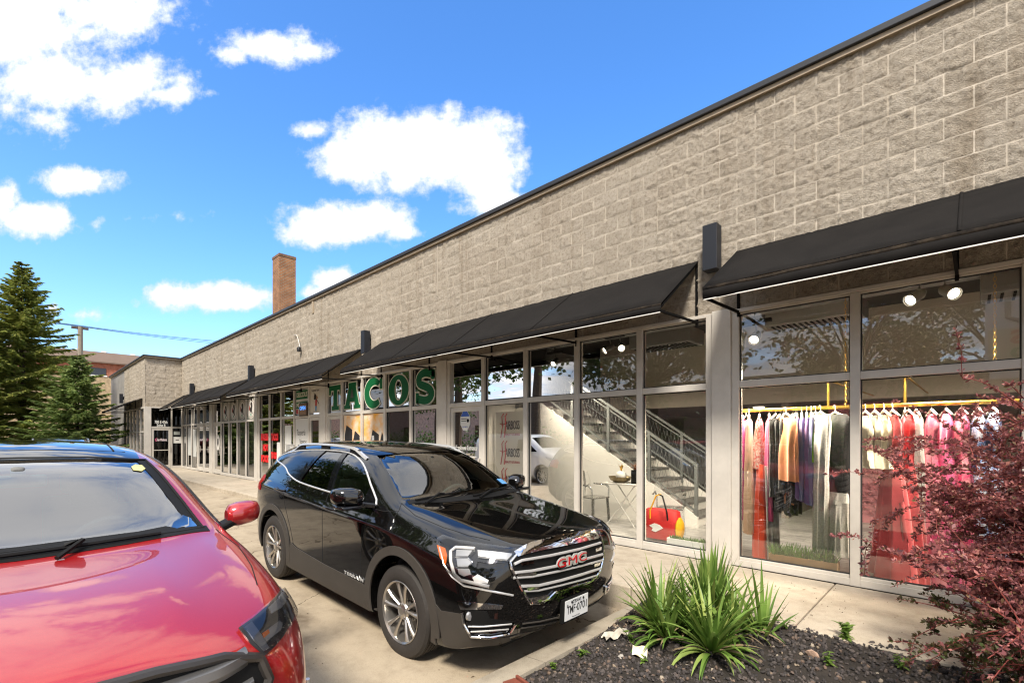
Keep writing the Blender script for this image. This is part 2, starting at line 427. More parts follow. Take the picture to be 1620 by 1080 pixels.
# soil of the bed: a low mound up to the sidewalk
def soil_z(x, y):
    t = max(0, min(1, (y - 3.2) / 1.15))
    return -.02 + .135*t*t*(3-2*t) + .03*noise.noise((x*1.7, y*1.7, 3)) + .012*noise.noise((x*6, y*6, 5))
def soil_edge(x): return 4.33 + .03*noise.noise((x*2.2, 0, 9)) + max(0, min(.15, (x + 1.6)*.08))
mb = MB()
xs = [-2.26 + .075*i for i in range(50)]
rows = []
for k in range(34):
    rows.append([(x, 1.2 + (soil_edge(x) - 1.2)*k/33, soil_z(x, 1.2 + (soil_edge(x) - 1.2)*k/33) + (.0 if k < 33 else -.0)) for x in xs])
mb.quads(rows)
tag(mb.build('planting_bed', mat('dark_soil', (.035,.027,.020), .95, var=.5, vs=12, bump=1.2, bs=60), smooth=180), kind='structure')

# ------------------------------------------------------------------ building
FY = 6.0
BLD = thing('shopping_strip', (0, FY, 0), 'long grey split-face block shop building with aluminium storefront windows and black roof edge', 'building')
def block_wall(o, ud, nd, length, height, fine=True, joints=(), z0=3.17, phase=0.0):
    """grid wall of split-face blocks: every block bulges by its own amount, joints are recessed"""
    o = Vector(o); ud = Vector(ud); nd = Vector(nd)
    cw, ch = .203, .203
    nu = int(length/cw + .999); nv = int(height/ch + .999)
    fu = [.028, .06, .1, .14, .172] if fine == 1 else [.02, .04, .06, .08, .1, .12, .14, .16, .182] if fine == 2 else [.05, .11, .155]
    us = []
    for i in range(nu):
        us += [(i*cw - .0055, i, 1), (i*cw + .0055, i, 0)] + [(i*cw + f, i, 0) for f in fu]
    us.append((nu*cw - .0055, nu, 1))
    vs_ = []
    for j in range(nv):
        vs_ += [(j*ch - .005, j, 1), (j*ch + .005, j, 0)] + [(j*ch + f, j, 0) for f in fu]
    vs_.append((nv*ch - .005, nv, 1))
    mbw = MB(); tone = []; idx = {}
    r = random.Random(3)
    bt = {}
    def bk(i, j): return ((i + j % 2)//2, j)
    for b_, (v, j, mv) in enumerate(vs_):
        for a_, (u, i, mu) in enumerate(us):
            uu = min(max(u, 0), length); vv = min(max(v, 0), height)
            key = bk(i, j)
            if key not in bt: bt[key] = (r.uniform(.006, .014), r.gauss(.5, .16), r.uniform(-.03,.03), r.uniform(-.04,.04))
            h = bt[key]
            P = o + ud*uu + Vector((0,0,vv))
            fu_ = (u - (i - (i + j) % 2 + 0)*cw)
            d = h[0] + h[2]*(u % .406 - .2) + h[3]*(v % .203 - .1) + .007*noise.noise(P*9) + .012*noise.noise(P*22) + .014*noise.noise(P*48)
            vert_joint = (i + j) % 2 == 0
            ed = 0
            for (uj, vv_) in ((u - i*cw, vert_joint), ((i+1)*cw - u, (i + 1 + j) % 2 == 0)):
                if vv_ and uj < .012: ed = 1
            if v - j*ch < .012 or (j+1)*ch - v < .008: ed = 1
            if ed: d = d*.55
            d = max(d, .001)
            mbw.v.append(tuple(P + nd*d)); tone.append(max(0, min(1, h[1])))
    nU = len(us)
    for b_ in range(len(vs_) - 1):
        for a_ in range(nU - 1):
            mortar = (vs_[b_][2] == 1) or (us[a_][2] == 1 and (us[a_][1] + vs_[b_][1]) % 2 == 0)
            k = b_*nU + a_
            mbw.f.append((k, k+1, k+1+nU, k+nU)); mbw.m.append(1 if mortar else 0)
    ob = mbw.build('block_wall', [M_BLOCK, M_MORTAR], BLD, smooth=180)
    at = ob.data.attributes.new('tone', 'FLOAT', 'POINT'); at.data.foreach_set('value', tone)
    return ob
HT = 2.39
block_wall((-9.135, FY - .03, 3.17), (1,0,0), (0,-1,0), 6.09, HT)
block_wall((-3.045, FY - .03, 3.17), (1,0,0), (0,-1,0), 9.1, HT, fine=2)
block_wall((-29.03, FY - .03, 3.17), (1,0,0), (0,-1,0), 19.895, HT, fine=False)
block_wall((-29.03, 4.473, 3.17), (0,1,0), (1,0,0), 1.5, HT, fine=False)
block_wall((-35.3, 4.473, 3.17), (1,0,0), (0,-1,0), 6.27, HT, fine=False)
# core of the walls, roof, far panel
mb = MB(); mb.box(-29.1, 6.06, FY - .028, FY + .3, 3.165, 5.57); mb.box(-35.3, -29.031, 4.475, 4.8, 3.165, 5.57); mb.box(-29.3, -29.032, 4.8, FY - .028, 3.165, 5.57)
mb.build('wall_core', M_MORTAR, BLD)
mb = MB(); mb.box(-41, -35.3, 4.50, 4.8, .0, 5.56)
mb.build('side_panel', mat('grey_metal_panel', (.33,.31,.28), .6, .2, var=.3, vs=1.2), BLD)
mb = MB(); mb.box(-35, 6.06, FY + .3, 30, 5.2, 5.3); mb.box(-41, -29.3, 4.8, 30, 5.2, 5.3)
mb.box(6.0, 6.06, FY + .3, 30, 0, 5.2); mb.box(-41, -40.9, 4.8, 30, 0, 5.2); mb.box(-41, 6.06, 29.9, 30, 0, 5.2)
mb.build('roof', mat('roof_membrane', (.12,.12,.12), .9), BLD)
# parapet trim (tan) and dark metal cap
mb = MB(); mb.box(-29.07, 6.1, FY - .085, FY + .30, 5.56, 5.61); mb.box(-28.985, -28.90, 4.40, FY - .085, 5.56, 5.61); mb.box(-41, -28.985, 4.40, 4.8, 5.56, 5.61); mb.box(-29.3, -28.985, 4.8, FY-.085, 5.56, 5.61)
mb.build('parapet_trim', M_TRIM, BLD)
mb = MB(); mb.box(-29.1, 6.1, FY - .12, FY + .32, 5.614, 5.685); mb.box(-29.3, -28.87, 4.36, FY - .12, 5.614, 5.675); mb.box(-41, -29.3, 4.36, 4.8, 5.614, 5.675)
mb.build('parapet_cap', M_CAP, BLD, bevel=.008)
# control joints
mb = MB(); mb.box(-7.825, -7.811, FY - .052, FY - .03, 4.5, 5.56); mb.build('control_joint', M_MORTAR, BLD)
mb = MB(); mb.box(-13.66, -13.57, FY - .066, FY - .03, 5.20, 5.555); mb.build('control_joint', M_TRIM, BLD)

# storefront -------------------------------------------------------
Z0, ZT0, ZT1, ZH0, ZH1 = .13, 2.235, 2.315, 3.105, 3.165
def frame_bar(mb, x0, x1, y0, y1, z0, z1): mb.box(x0, x1, y0, y1, z0, z1)
def window(x0, x1, parent=BLD, first=True, sill=.235, axis=None, zt=None, pane_mat=None):
    """one bay between mullion centres x0..x1: frame + two panes"""
    w = .042
    zt0, zt1 = zt or (ZT0, ZT1)
    fr = MB()
    fr.box(x0 - w, x0 + w, FY - .055, FY + .065, Z0 + .0, ZH1 - .045)                      # left mullion
    fr.box(x0 + w, x1 - w, FY - .045, FY + .06, zt0, zt1)                 # transom
    fr.box(x0 + w, x1 - w, FY - .05, FY + .06, Z0, sill - .03)            # sill
    fr.box(x0 + w, x1 - w, FY - .035, FY + .055, sill - .03, sill)
    fr.box(x0 - w, x1 - w, FY - .06, FY + .065, ZH1 - .042, ZH1)                   # head
    fr.box(x0 + w, x1 - w, FY - .03, FY + .05, ZH0, ZH1 - .043)
    o = fr.build('window', M_ALU, parent, bevel=.004)
    gk = MB(); g = .012
    for (a, b) in ((sill, zt0), (zt1, ZH0)):
        gk.box(x0 + w, x0 + w + g, FY - .012, FY + .01, a, b); gk.box(x1 - w - g, x1 - w, FY - .012, FY + .01, a, b)
        gk.box(x0 + w + g, x1 - w - g, FY - .012, FY + .01, a, a + g); gk.box(x0 + w + g, x1 - w - g, FY - .012, FY + .01, b - g, b)
    gk.build('gasket', M_ALU_D, o)
    r = random.Random(int(x0*97))
    for (a, b) in ((sill, zt0), (zt1, ZH0)):
        pm = MB(); t = [r.uniform(-.0025, .0025) for _ in range(3)]
        pm.poly([(x0+w, FY+t[0], a), (x1-w, FY+t[1], a), (x1-w, FY+t[1]+t[2], b), (x0+w, FY+t[0]+t[2], b)])
        pm.build('pane', pane_mat or M_GLASS, o)
    return o
def door(x0, x1, parent=BLD, top=2.12, hinge=1, pane_mat=None):
    """glazed door leaf below the transom, glass light above it"""
    w = .042
    fr = MB()
    fr.box(x0 - w, x0 + w, FY - .055, FY + .065, Z0, ZH1 - .045)
    fr.box(x0 + w, x1 - w, FY - .05, FY + .06, ZT0, ZT1)
    fr.box(x0 - w, x1 - w, FY - .06, FY + .065, ZH1 - .042, ZH1)
    fr.box(x0 + w, x1 - w, FY - .03, FY + .05, ZH0, ZH1 - .043)
    fr.build('door_frame', M_ALU, parent, bevel=.004)
    pm = MB(); pm.poly([(x0+w, FY, ZT1), (x1-w, FY, ZT1), (x1-w, FY+.002, ZH0), (x0+w, FY+.002, ZH0)]); pm.build('fanlight', pane_mat or M_GLASS, parent)
    s = .075; a, b = x0 + w + .006, x1 - w - .006
    lf = MB()
    lf.box(a, a + s, FY - .035, FY + .02, Z0 + .015, ZT0 - .008); lf.box(b - s, b, FY - .035, FY + .02, Z0 + .015, ZT0 - .008)
    lf.box(a + s, b - s, FY - .033, FY + .018, ZT0 - .09, ZT0 - .008); lf.box(a + s, b - s, FY - .033, FY + .018, Z0 + .015, Z0 + .19)
    d = lf.build('door', M_ALU, parent, bevel=.004)
    pm = MB(); pm.poly([(a+s, FY-.008, Z0+.19), (b-s, FY-.008, Z0+.19), (b-s, FY-.006, ZT0-.09), (a+s, FY-.006, ZT0-.09)]); pm.build('pane', pane_mat or M_GLASS, d)
    hx = b - s*.5 if hinge > 0 else a + s*.5
    h = MB(); h.tube([(hx, FY - .035, 1.0), (hx, FY - .085, 1.0), (hx, FY - .085, 1.26), (hx, FY - .035, 1.26)], .011, 8); h.build('handle', M_ALU, d, smooth=40)
    return d
def pillar(x0, x1, y0=FY - .085, jamb=None):
    m_ = MB(); m_.box(x0, x1, y0, FY + .07, Z0 - .02, ZH1 + .015)
    if jamb: m_.box(jamb, x0 - .001, FY - .055, FY + .065, Z0, ZH1)
    return m_.build('pillar', M_ALU, BLD, bevel=.006)
M_GLASS_D = glass('dark_shop_glass', (.66,.68,.65), 2.1, .05)
# dress shop
for a, b in ((-2.045, -.875), (-.875, .335), (.335, 1.55), (1.55, 2.7), (2.7, 3.85), (3.85, 5.0)): window(a, b)
m_ = MB(); m_.box(4.958, 6.0, FY - .05, FY + .07, Z0, ZH1); m_.build('pillar', M_ALU, BLD)
pillar(-2.31, -2.087, jamb=-2.394)
# hair salon
window(-3.305, -2.352); window(-4.365, -3.305); window(-5.42, -4.365); window(-6.464, -5.42)
DOOR_SALON = door(-7.46, -6.464)
pillar(-7.764, -7.502, jamb=-7.848)
# taco shop
for a, b in ((-8.77, -7.806), (-9.81, -8.77), (-10.868, -9.81), (-11.90, -10.868)): window(a, b, pane_mat=M_GLASS_D)
door(-12.745, -11.90, hinge=-1, pane_mat=M_GLASS_D)
pillar(-13.12, -12.787, jamb=-13.202)
door(-13.92, -13.16, pane_mat=M_GLASS_D)
for a, b in ((-14.97, -13.92), (-16.0, -14.97), (-17.0, -16.0), (-17.985, -17.0)): window(a, b, pane_mat=M_GLASS_D)
pillar(-18.35, -18.027, jamb=-18.434)
xsb = [-22.38, -21.35, -20.33, -19.35, -18.392]
for a, b in zip(xsb[:-1], xsb[1:]): window(a, b)
door(-23.45, -22.38)
pillar(-23.95, -23.50, jamb=-24.042)
door(-25.0, -24.0); door(-26.05, -25.0, hinge=-1)
for a, b in ((-27.1, -26.05), (-28.1, -27.1), (-28.95, -28.1)): window(a, b, pane_mat=M_GLASS_D)
# wing end wall (faces the street end): pillar, door, side light
X = -29.03
mb = MB(); mb.box(X - .25, X + .05, 4.44, 4.70, .1, 3.165); mb.box(X-.06, X+.05, 5.50, 5.56, .13, 3.12); mb.box(X-.06, X+.05, 5.93, 5.99, .13, 3.165)
mb.box(X-.06, X+.05, 4.70, 5.93, 3.11, 3.165); mb.box(X-.05, X+.045, 4.70, 5.50, 2.12, 2.2); mb.box(X-.05, X+.045, 5.56, 5.93, 2.12, 2.2); mb.box(X-.05, X+.045, 5.56, 5.93, .13, .25)
mb.build('door_frame', M_ALU, BLD, bevel=.004)
mb = MB(); mb.box(X-.03, X+.03, 4.71, 4.80, .14, 2.11); mb.box(X-.03, X+.03, 5.40, 5.49, .14, 2.11); mb.box(X-.03, X+.03, 4.80, 5.40, 2.02, 2.11); mb.box(X-.03, X+.03, 4.80, 5.40, .14, .3); mb.box(X-.02, X+.04, 4.80, 5.40, 1.02, 1.06)
dw = mb.build('door', M_ALU, BLD, bevel=.004)
MD = glass('black_glass', (.10,.10,.10), 1.3, .0)
mb = MB(); mb.poly([(X, 4.8, .3), (X, 5.4, .3), (X, 5.4, 2.02), (X, 4.8, 2.02)]); mb.build('pane', MD, dw)
mb = MB(); mb.tube([(X+.03, 5.45, 1.0), (X+.09, 5.45, 1.0), (X+.09, 5.45, 1.25), (X+.03, 5.45, 1.25)], .014, 8); mb.build('handle', M_ALU, dw, smooth=40)
mb = MB()
for (y0, y1, z0, z1) in ((4.70, 5.5, 2.2, 3.11), (5.56, 5.93, 2.2, 3.11), (5.56, 5.93, .25, 2.12)): mb.poly([(X, y0, z0), (X, y1, z0), (X, y1, z1), (X, y0, z1)])
mb.build('fanlight', MD, BLD)
# wing side windows (seen very obliquely)
for i in range(6):
    a = -35.2 + i*1.0; mb = MB()
    mb.box(a, a + .08, 4.42, 4.53, .13, 3.12); mb.box(a + .08, a + 1.0, 4.43, 4.53, 1.9, 1.98); mb.box(a, a + 1.0, 4.42, 4.53, 3.08, 3.165); mb.box(a + .08, a + 1.0, 4.43, 4.53, .13, .25)
    w_ = mb.build('window', M_ALU, BLD)
    mb = MB(); mb.poly([(a, 4.475, .25), (a+1, 4.475, .25), (a+1, 4.475, 3.08), (a, 4.475, 3.08)]); mb.build('pane', MD, w_)
# chimney behind the parapet
CHX, CHY = -24.6, 9.08
CH = thing('brick_chimney', (CHX, CHY, 5.3), 'square tan and orange brick chimney rising behind the roof edge', 'chimney')
M_CHB = brick_mat('chimney_brick', (.36,.15,.055), (.27,.105,.04), (.30,.22,.15))
mb = MB(); mb.box(-.88, 0, 0, .80, 0, 5.30); mb.build('shaft', M_CHB, CH, local=True)
mb = MB(); mb.box(-.90, .02, -.02, .82, 5.302, 5.40); mb.box(-.885, .005, -.005, .805, 5.402, 5.43); mb.build('cap', brick_mat('chimney_cap_brick', (.24,.11,.05), (.20,.09,.04), (.2,.16,.12)), CH, local=True)

M_AFR = mat('awning_frame_black', (.010,.0095,.009), .9, spec=.04)
# awnings ----------------------------------------------------------
def awning(x0, x1, label, wallY=FY - .03, proj=1.0, zt=3.86, zl=3.13, zb=3.03, left_end=True):
    A = thing('awning', ((x0+x1)/2, wallY, zt), label, 'awning', 'black sloped shop awnings')
    n = max(8, int((x1 - x0)/.16)); yl = wallY - proj
    frames = [x0 + .02 + (x1 - x0 - .04)*k/max(1, round((x1-x0)/1.9)) for k in range(max(1, round((x1-x0)/1.9)) + 1)]
    def sag(x): 
        d = min(abs(x - f) for f in frames); return min(1, d/.8)
    rows_t = []; 
    for s in range(7):
        t = s/6; row = []
        for i in range(n + 1):
            x = x0 + (x1 - x0)*i/n
            b = .022*math.sin(PI*t)*sag(x) + .004*noise.noise((x*1.5, t*3, 1))
            row.append((x, wallY - proj*t, zt + (zl - zt)*t - b))
        rows_t.append(row)
    mb = MB(); mb.quads(rows_t)
    for f in frames[1:-1]:
        k = min(n - 1, max(1, round((f - x0)/(x1 - x0)*n)))
        mb.quads([[(r_[k][0] - .012, r_[k][1] - .002, r_[k][2] + .006), (r_[k][0], r_[k][1] - .003, r_[k][2] + .010), (r_[k][0] + .012, r_[k][1] - .002, r_[k][2] + .006)] for r_ in rows_t])
    o = mb.build('canopy', M_AWN, A, smooth=180, recalc=False)
    sd_ = o.modifiers.new('thick', 'SOLIDIFY'); sd_.thickness = .004
    rv = []
    for t in (0, .12, .25, .6, 1):
        row = []
        for i in range(n + 1):
            x = x0 + (x1 - x0)*i/n
            row.append((x, yl - .004 - .006*math.sin(PI*t) + .006*noise.noise((x*2.5, t, 4)), zl + (zb - zl)*t + (.010*noise.noise((x*3.1, 7, 0)) - .008*sag(x))*(1 - t)))
        rv.append(row)
    mb = MB(); mb.quads(rv[:3], mi=1); mb.quads(rv[2:], mi=0)
    v = mb.build('valance', [M_AWN, M_AWN_E], A, smooth=180, recalc=False); sd_ = v.modifiers.new('thick', 'SOLIDIFY'); sd_.thickness = .004
    mb = MB(); mb.bar((x0 + .01, yl - .006, zb), (x1 - .01, yl - .006, zb), .010, .010); mb.build('piping', M_PIPE, A)
    mb = MB()
    for f in frames:
        mb.bar((f, wallY + .01, zb + .06), (f, yl + .015, zb + .02), .025); mb.bar((f, wallY, zt - .02), (f, yl + .02, zl - .03), .025); mb.bar((f, wallY - .01, zb + .0), (f, wallY - .01, zt - .05), .03)
    mb.bar((x0 + .02, yl + .02, zl - .025), (x1 - .02, yl + .02, zl - .025), .025); mb.bar((x0 + .02, yl + .02, zb + .02), (x1 - .02, yl + .02, zb + .02), .025)
    mb.build('support_frame', M_AFR, A)
    return A
awning(-2.03, 5.6, 'black awning over the dress shop, nearest the camera and cut off by the right edge', zl=3.20, zb=3.07)
awning(-9.98, -2.49, 'long black awning over the hair salon and the green TACOS windows')
awning(-18.05, -10.86, 'black awning over the Mexican food signs and red posters', zt=3.84, zl=3.12, zb=3.0)
awning(-26.15, -18.75, 'black awning over the windows with round white stickers', zt=3.80, zl=3.08, zb=2.98)
awning(-28.7, -26.75, 'short black awning in the corner beside the recessed black door', zt=3.78, zl=3.08, zb=2.98)
awning(-35.0, -29.7, 'black awning on the far wing beside the spruce trees', wallY=4.45, zt=3.62, zl=3.10, zb=3.0)
# wall sconces
def sconce(x, label, y=FY - .03):
    S = thing('wall_light', (x, y, 3.92), label, 'wall light', 'black box wall lights')
    mb = MB(); mb.box(-.085, .085, -.21, -.055, -.27, .27); mb.build('housing', M_SCON, S, local=True, bevel=.004)
    mb = MB(); mb.box(-.04, .04, -.055, .03, -.06, .12); mb.build('bracket', M_BLACK, S, local=True)
    return S
M_SCON = mat('blue_black_metal', (.014,.016,.022), .5, .2)
sconce(-2.275, 'black box wall light between the two nearest awnings')
sconce(-10.47, 'black box wall light above the green TACOS letters')
sconce(-18.42, 'black box wall light above the pillar left of the red posters')
sconce(-26.5, 'black box wall light nearest the recessed corner')
sconce(-35.6, 'black box wall light on the far wing beside the spruce', 4.49)
# small camera with cable on the block wall
cm = thing('security_camera', (-14.42, FY - .06, 4.30), 'small dark camera with a loose cable on the block wall', 'camera')
mb = MB(); mb.lathe([(.0,-.11), (.05,-.10), (.055,0), (.03,.04), (0,.05)], (0,-.06,0), 'z', 12); mb.build('body', M_BLACK, cm, smooth=50, local=True)
mb = MB(); mb.tube([(0,-.03,.03), (-.06,-.04,.22), (-.2,-.04,.42), (-.42,-.03,.46), (-.45,.02,.44)], .012, 6); mb.build('cable', M_ALU, cm, smooth=60, local=True)
for x, lb in ((-19.1, 'small round white lamp on the head rail above the stickered windows'), ):
    lm = thing('dome_lamp', (x, FY - .12, 3.26), lb, 'lamp')
    mb = MB(); mb.lathe([(0,-.09), (.07,-.06), (.09,0), (.05,.05), (0,.06)], (0,0,0), 'z', 14); mb.build('globe', M_WHITE, lm, smooth=60, local=True)
    mb = MB(); mb.bar((0,.09,.02), (0,.0,.02), .04); mb.build('bracket', M_ALU, lm, local=True)

# ------------------------------------------------------------------ cars
def eval_mesh(me, level):
    o = bpy.data.objects.new('tmp', me); COL.objects.link(o)
    m = o.modifiers.new('s', 'SUBSURF'); m.levels = m.render_levels = level; m.boundary_smooth = 'PRESERVE_CORNERS'
    dg = bpy.context.evaluated_depsgraph_get(); dg.update()
    r = bpy.data.meshes.new_from_object(o.evaluated_get(dg))
    bpy.data.objects.remove(o); bpy.data.meshes.remove(me)
    return r
def half_pts(st):
    """bottom centre .. side .. top centre"""
    y0, zb = st['s'][0]
    pts = [(0, zb), (.35*y0, zb), (.7*y0, zb)] + list(st['s'])
    y6, z6 = st['s'][6]
    pts += [(y6*f, z) for f, z in zip((.68, .34, 0), st['t'])]
    return pts
def body_mesh(sts, dxf, bowf, dxr, bowr, creases, level=3):
    V = []; F = []; rings = []
    n = len(sts)
    for i, st in enumerate(sts):
        h = half_pts(st); ring = []
        ym = max(p[0] for p in h)
        full = [(p[0], p[1], k) for k, p in enumerate(h)] + [(-p[0], p[1], k) for k, p in reversed(list(enumerate(h))[1:-1])]
        for y, z, k in full:
            x = st['x'] + st.get('bow', 0)*(1 - min(1, abs(y)/ym)**2)
            if i == 0: x += dxf[max(0, min(6, k - 3))] + bowf*(1 - (abs(y)/ym)**2)
            if i == n - 1: x -= dxr[max(0, min(6, k - 3))] + bowr*(1 - (abs(y)/ym)**2)
            ring.append(len(V)); V.append((x, y, z))
        rings.append(ring)
    m = len(rings[0])
    for a, b in zip(rings[:-1], rings[1:]):
        for k in range(m):
            F.append((a[k], a[(k+1) % m], b[(k+1) % m], b[k]))
    for ri, dx, bow, sg in ((0, dxf, bowf, 1), (n-1, dxr, bowr, -1)):
        st = sts[ri]; ring = rings[ri]; h = half_pts(st); nh = len(h); grid = []
        for r in range(7):
            row = []
            for c in range(-3, 4):
                ac = abs(c)
                def rid(k): return ring[k] if c >= 0 or k in (0, nh-1) else ring[m - k]
                if r == 0: row.append(rid(ac))
                elif r == 6: row.append(rid(nh - 1 - ac))
                elif ac == 3: row.append(rid(3 + r))
                else:
                    y = (0, .35, .7)[ac]*st['s'][r][0]
                    zt = st['t'][2 - ac]; z0 = st['s'][0][1]; z6 = st['s'][6][1]; q = (st['s'][r][1] - z0)/(z6 - z0)
                    z = z0 + (zt - z0)*q if r > 2 else st['s'][r][1] + (zt - z6)*q
                    ym = max(p[0] for p in h)
                    x = st['x'] + sg*(dx[r] + bow*(1 - (y/ym)**2)) + st.get('bow', 0)*(1 - (y/ym)**2)
                    row.append(len(V)); V.append((x, math.copysign(y, c) if c else 0, z))
            grid.append(row)
        for r in range(6):
            for c in range(6): F.append((grid[r][c], grid[r][c+1], grid[r+1][c+1], grid[r+1][c]))
    me = bpy.data.meshes.new('cage'); me.from_pydata(V, [], F)
    bm = bmesh.new(); bm.from_mesh(me); bmesh.ops.recalc_face_normals(bm, faces=bm.faces); bm.to_mesh(me); bm.free()
    at = me.attributes.new('crease_edge', 'FLOAT', 'EDGE')
    pos = {}
    for i, ring in enumerate(rings):
        for k, v in enumerate(ring): pos[v] = (i, k if k < 13 else m - k)
    for e in me.edges:
        a, b = e.vertices
        if a in pos and b in pos and pos[a][1] == pos[b][1]:
            for (k, i0, i1, w) in creases:
                if pos[a][1] == k and i0 <= min(pos[a][0], pos[b][0]) and max(pos[a][0], pos[b][0]) <= i1: at.data[e.index].value = w
    return eval_mesh(me, level)
def boolean(me, cutters):
    o = bpy.data.objects.new('tmp', me); COL.objects.link(o); cs = []
    for cm_ in cutters:
        c = bpy.data.objects.new('cut', cm_); COL.objects.link(c); cs.append(c)
        md = o.modifiers.new('b', 'BOOLEAN'); md.operation = 'DIFFERENCE'; md.solver = 'EXACT'; md.object = c
    dg = bpy.context.evaluated_depsgraph_get(); dg.update()
    r = bpy.data.meshes.new_from_object(o.evaluated_get(dg))
    for c in cs: bpy.data.objects.remove(c)
    bpy.data.objects.remove(o)
    return r
def mesh_of(mb):
    me = bpy.data.meshes.new('cut'); me.from_pydata(mb.v, [], mb.f)
    bm = bmesh.new(); bm.from_mesh(me); bmesh.ops.recalc_face_normals(bm, faces=bm.faces); bm.to_mesh(me); bm.free()
    return me
def smooth_poly(pts, n=4):
    """closed Catmull-Rom through the points"""
    out = []; N_ = len(pts)
    for i in range(N_):
        p0, p1, p2, p3 = (pts[(i + k) % N_] for k in (-1, 0, 1, 2))
        for j in range(n):
            t = j/n
            out.append(tuple(.5*((2*b) + (-a + c)*t + (2*a - 5*b + 4*c - d)*t*t + (-a + 3*b - 3*c + d)*t**3) for a, b, c, d in zip(p0, p1, p2, p3)))
    return out
def tri_fill(poly, sp):
    """triangulate a 2-D polygon with interior points about sp apart"""
    pts = []; N_ = len(poly)
    for i in range(N_):
        a = Vector(poly[i][:2]); b = Vector(poly[(i+1) % N_][:2]); k = max(1, int((b - a).length/sp))
        pts += [a.lerp(b, j/k) for j in range(k)]
    nb = len(pts); edges = [(i, (i+1) % nb) for i in range(nb)]
    xs = [p.x for p in pts]; ys = [p.y for p in pts]
    def inside(x, y):
        c = False
        for i in range(nb):
            p, q = pts[i], pts[(i+1) % nb]
            if (p.y > y) != (q.y > y) and x < (q.x - p.x)*(y - p.y)/(q.y - p.y) + p.x: c = not c
        return c
    def near(x, y):
        return min((p.x-x)**2 + (p.y-y)**2 for p in pts) < (sp*.45)**2
    x = min(xs) + sp*.5; inner = []
    while x < max(xs):
        y = min(ys) + sp*.5
        while y < max(ys):
            if inside(x, y) and not near(x, y): inner.append(Vector((x, y)))
            y += sp
        x += sp
    v2, _, f2, _, _, _ = geometry.delaunay_2d_cdt(pts + inner, edges, [], 1, 1e-6)
    bl = list(range(nb))
    return v2, f2, bl
class Body:
    def __init__(s, me, eye_world, fr):
        s.me = me; s.bvh = BVHTree.FromPolygons([v.co.copy() for v in me.vertices], [tuple(p.vertices) for p in me.polygons])
        s.M = fr; s.inv = fr.inverted(); s.eye = s.inv @ eye_world
        s.nrm = [v.normal.copy() for v in me.vertices]
    def hit(s, o, d):
        h = s.bvh.ray_cast(o, d)
        if h[0] is None: return None
        # smooth normal
        p = s.me.polygons[h[2]]; n = Vector((0,0,0))
        for vi in p.vertices:
            w = 1/((s.me.vertices[vi].co - h[0]).length + 1e-4); n += s.nrm[vi]*w
        return h[0], n.normalized()
    def view_ray(s, p):
        u = (p[0] - 810)/760; v = (692.5 - p[1])/760
        d = Vector((FW[0] + u*RW[0], FW[1] + u*RW[1], v))
        return s.eye, (s.inv.to_3x3() @ d).normalized()
    def ray(s, mode, p):
        if mode == 'view': return s.view_ray(p)
        if mode == 'right': return Vector((p[0], -3, p[1])), Vector((0, 1, 0))
        if mode == 'left': return Vector((p[0], 3, p[1])), Vector((0, -1, 0))
        if mode == 'front': return Vector((3, p[0], p[1])), Vector((-1, 0, 0))
        if mode == 'back': return Vector((-8, p[0], p[1])), Vector((1, 0, 0))
        if mode == 'top': return Vector((p[0], p[1], 4)), Vector((0, 0, -1))
    def on(s, mode, p, off=0):
        o, d = s.ray(mode, p); h = s.hit(o, d)
        if h is None:
            t = 3.0; best = None
            for k in range(60):
                q = s.bvh.find_nearest(o + d*(.5 + k*.1))
                if best is None or q[3] < best[3]: best = q
            h = (best[0], best[1])
        return h[0] + h[1]*off, h[1]
    def patch(s, mb, mode, poly, off=.003, th=.012, sp=.03, mirror=False, mi=None, z_gate=None):
        v2, f2, _ = tri_fill(poly, sp)
        top = []; low = []
        for p in v2:
            q, n = s.on(mode, p, 0); top.append(q + n*off); low.append(q + n*(off - th))
        cnt = {}
        for f in f2:
            for a, b in zip(f, f[1:] + f[:1]):
                e = (min(a, b), max(a, b)); cnt[e] = cnt.get(e, 0) + 1
        for sg in ((1, -1) if mirror else (1,)):
            fl = lambda P: [(p.x, p.y*sg, p.z) for p in P]
            b = len(mb.v); k = len(top)
            mb.v += fl(top) + fl(low); mi_ = mb.mi if mi is None else mi
            for f in f2:
                mb.f.append(tuple(b + i for i in f)); mb.m.append(mi_)
            for (a, c), q in cnt.items():
                if q == 1: mb.f.append((b + a, b + c, b + k + c, b + k + a)); mb.m.append(mi_)
        return mb
    def line(s, mb, mode, pts, r=.008, off=.004, n=8, mirror=False, mi=None, sub=4, closed=False):
        """tube that follows the surface through 2-D points"""
        P = []
        seq = pts + [pts[0]] if closed else pts
        for a, b in zip(seq[:-1], seq[1:]):
            for j in range(sub): P.append(tuple(x + (y - x)*j/sub for x, y in zip(a, b)))
        P.append(seq[-1])
        Q = [s.on(mode, p, off)[0] for p in P]
        for sg in ((1, -1) if mirror else (1,)):
            mb.tube([(q.x, q.y*sg, q.z) for q in Q], r, n, mi=mi)
        return mb
def place(o, X, Y, Z, yaw, pitch):
    o.location = (X, Y, Z); o.rotation_euler = (0, pitch, yaw)
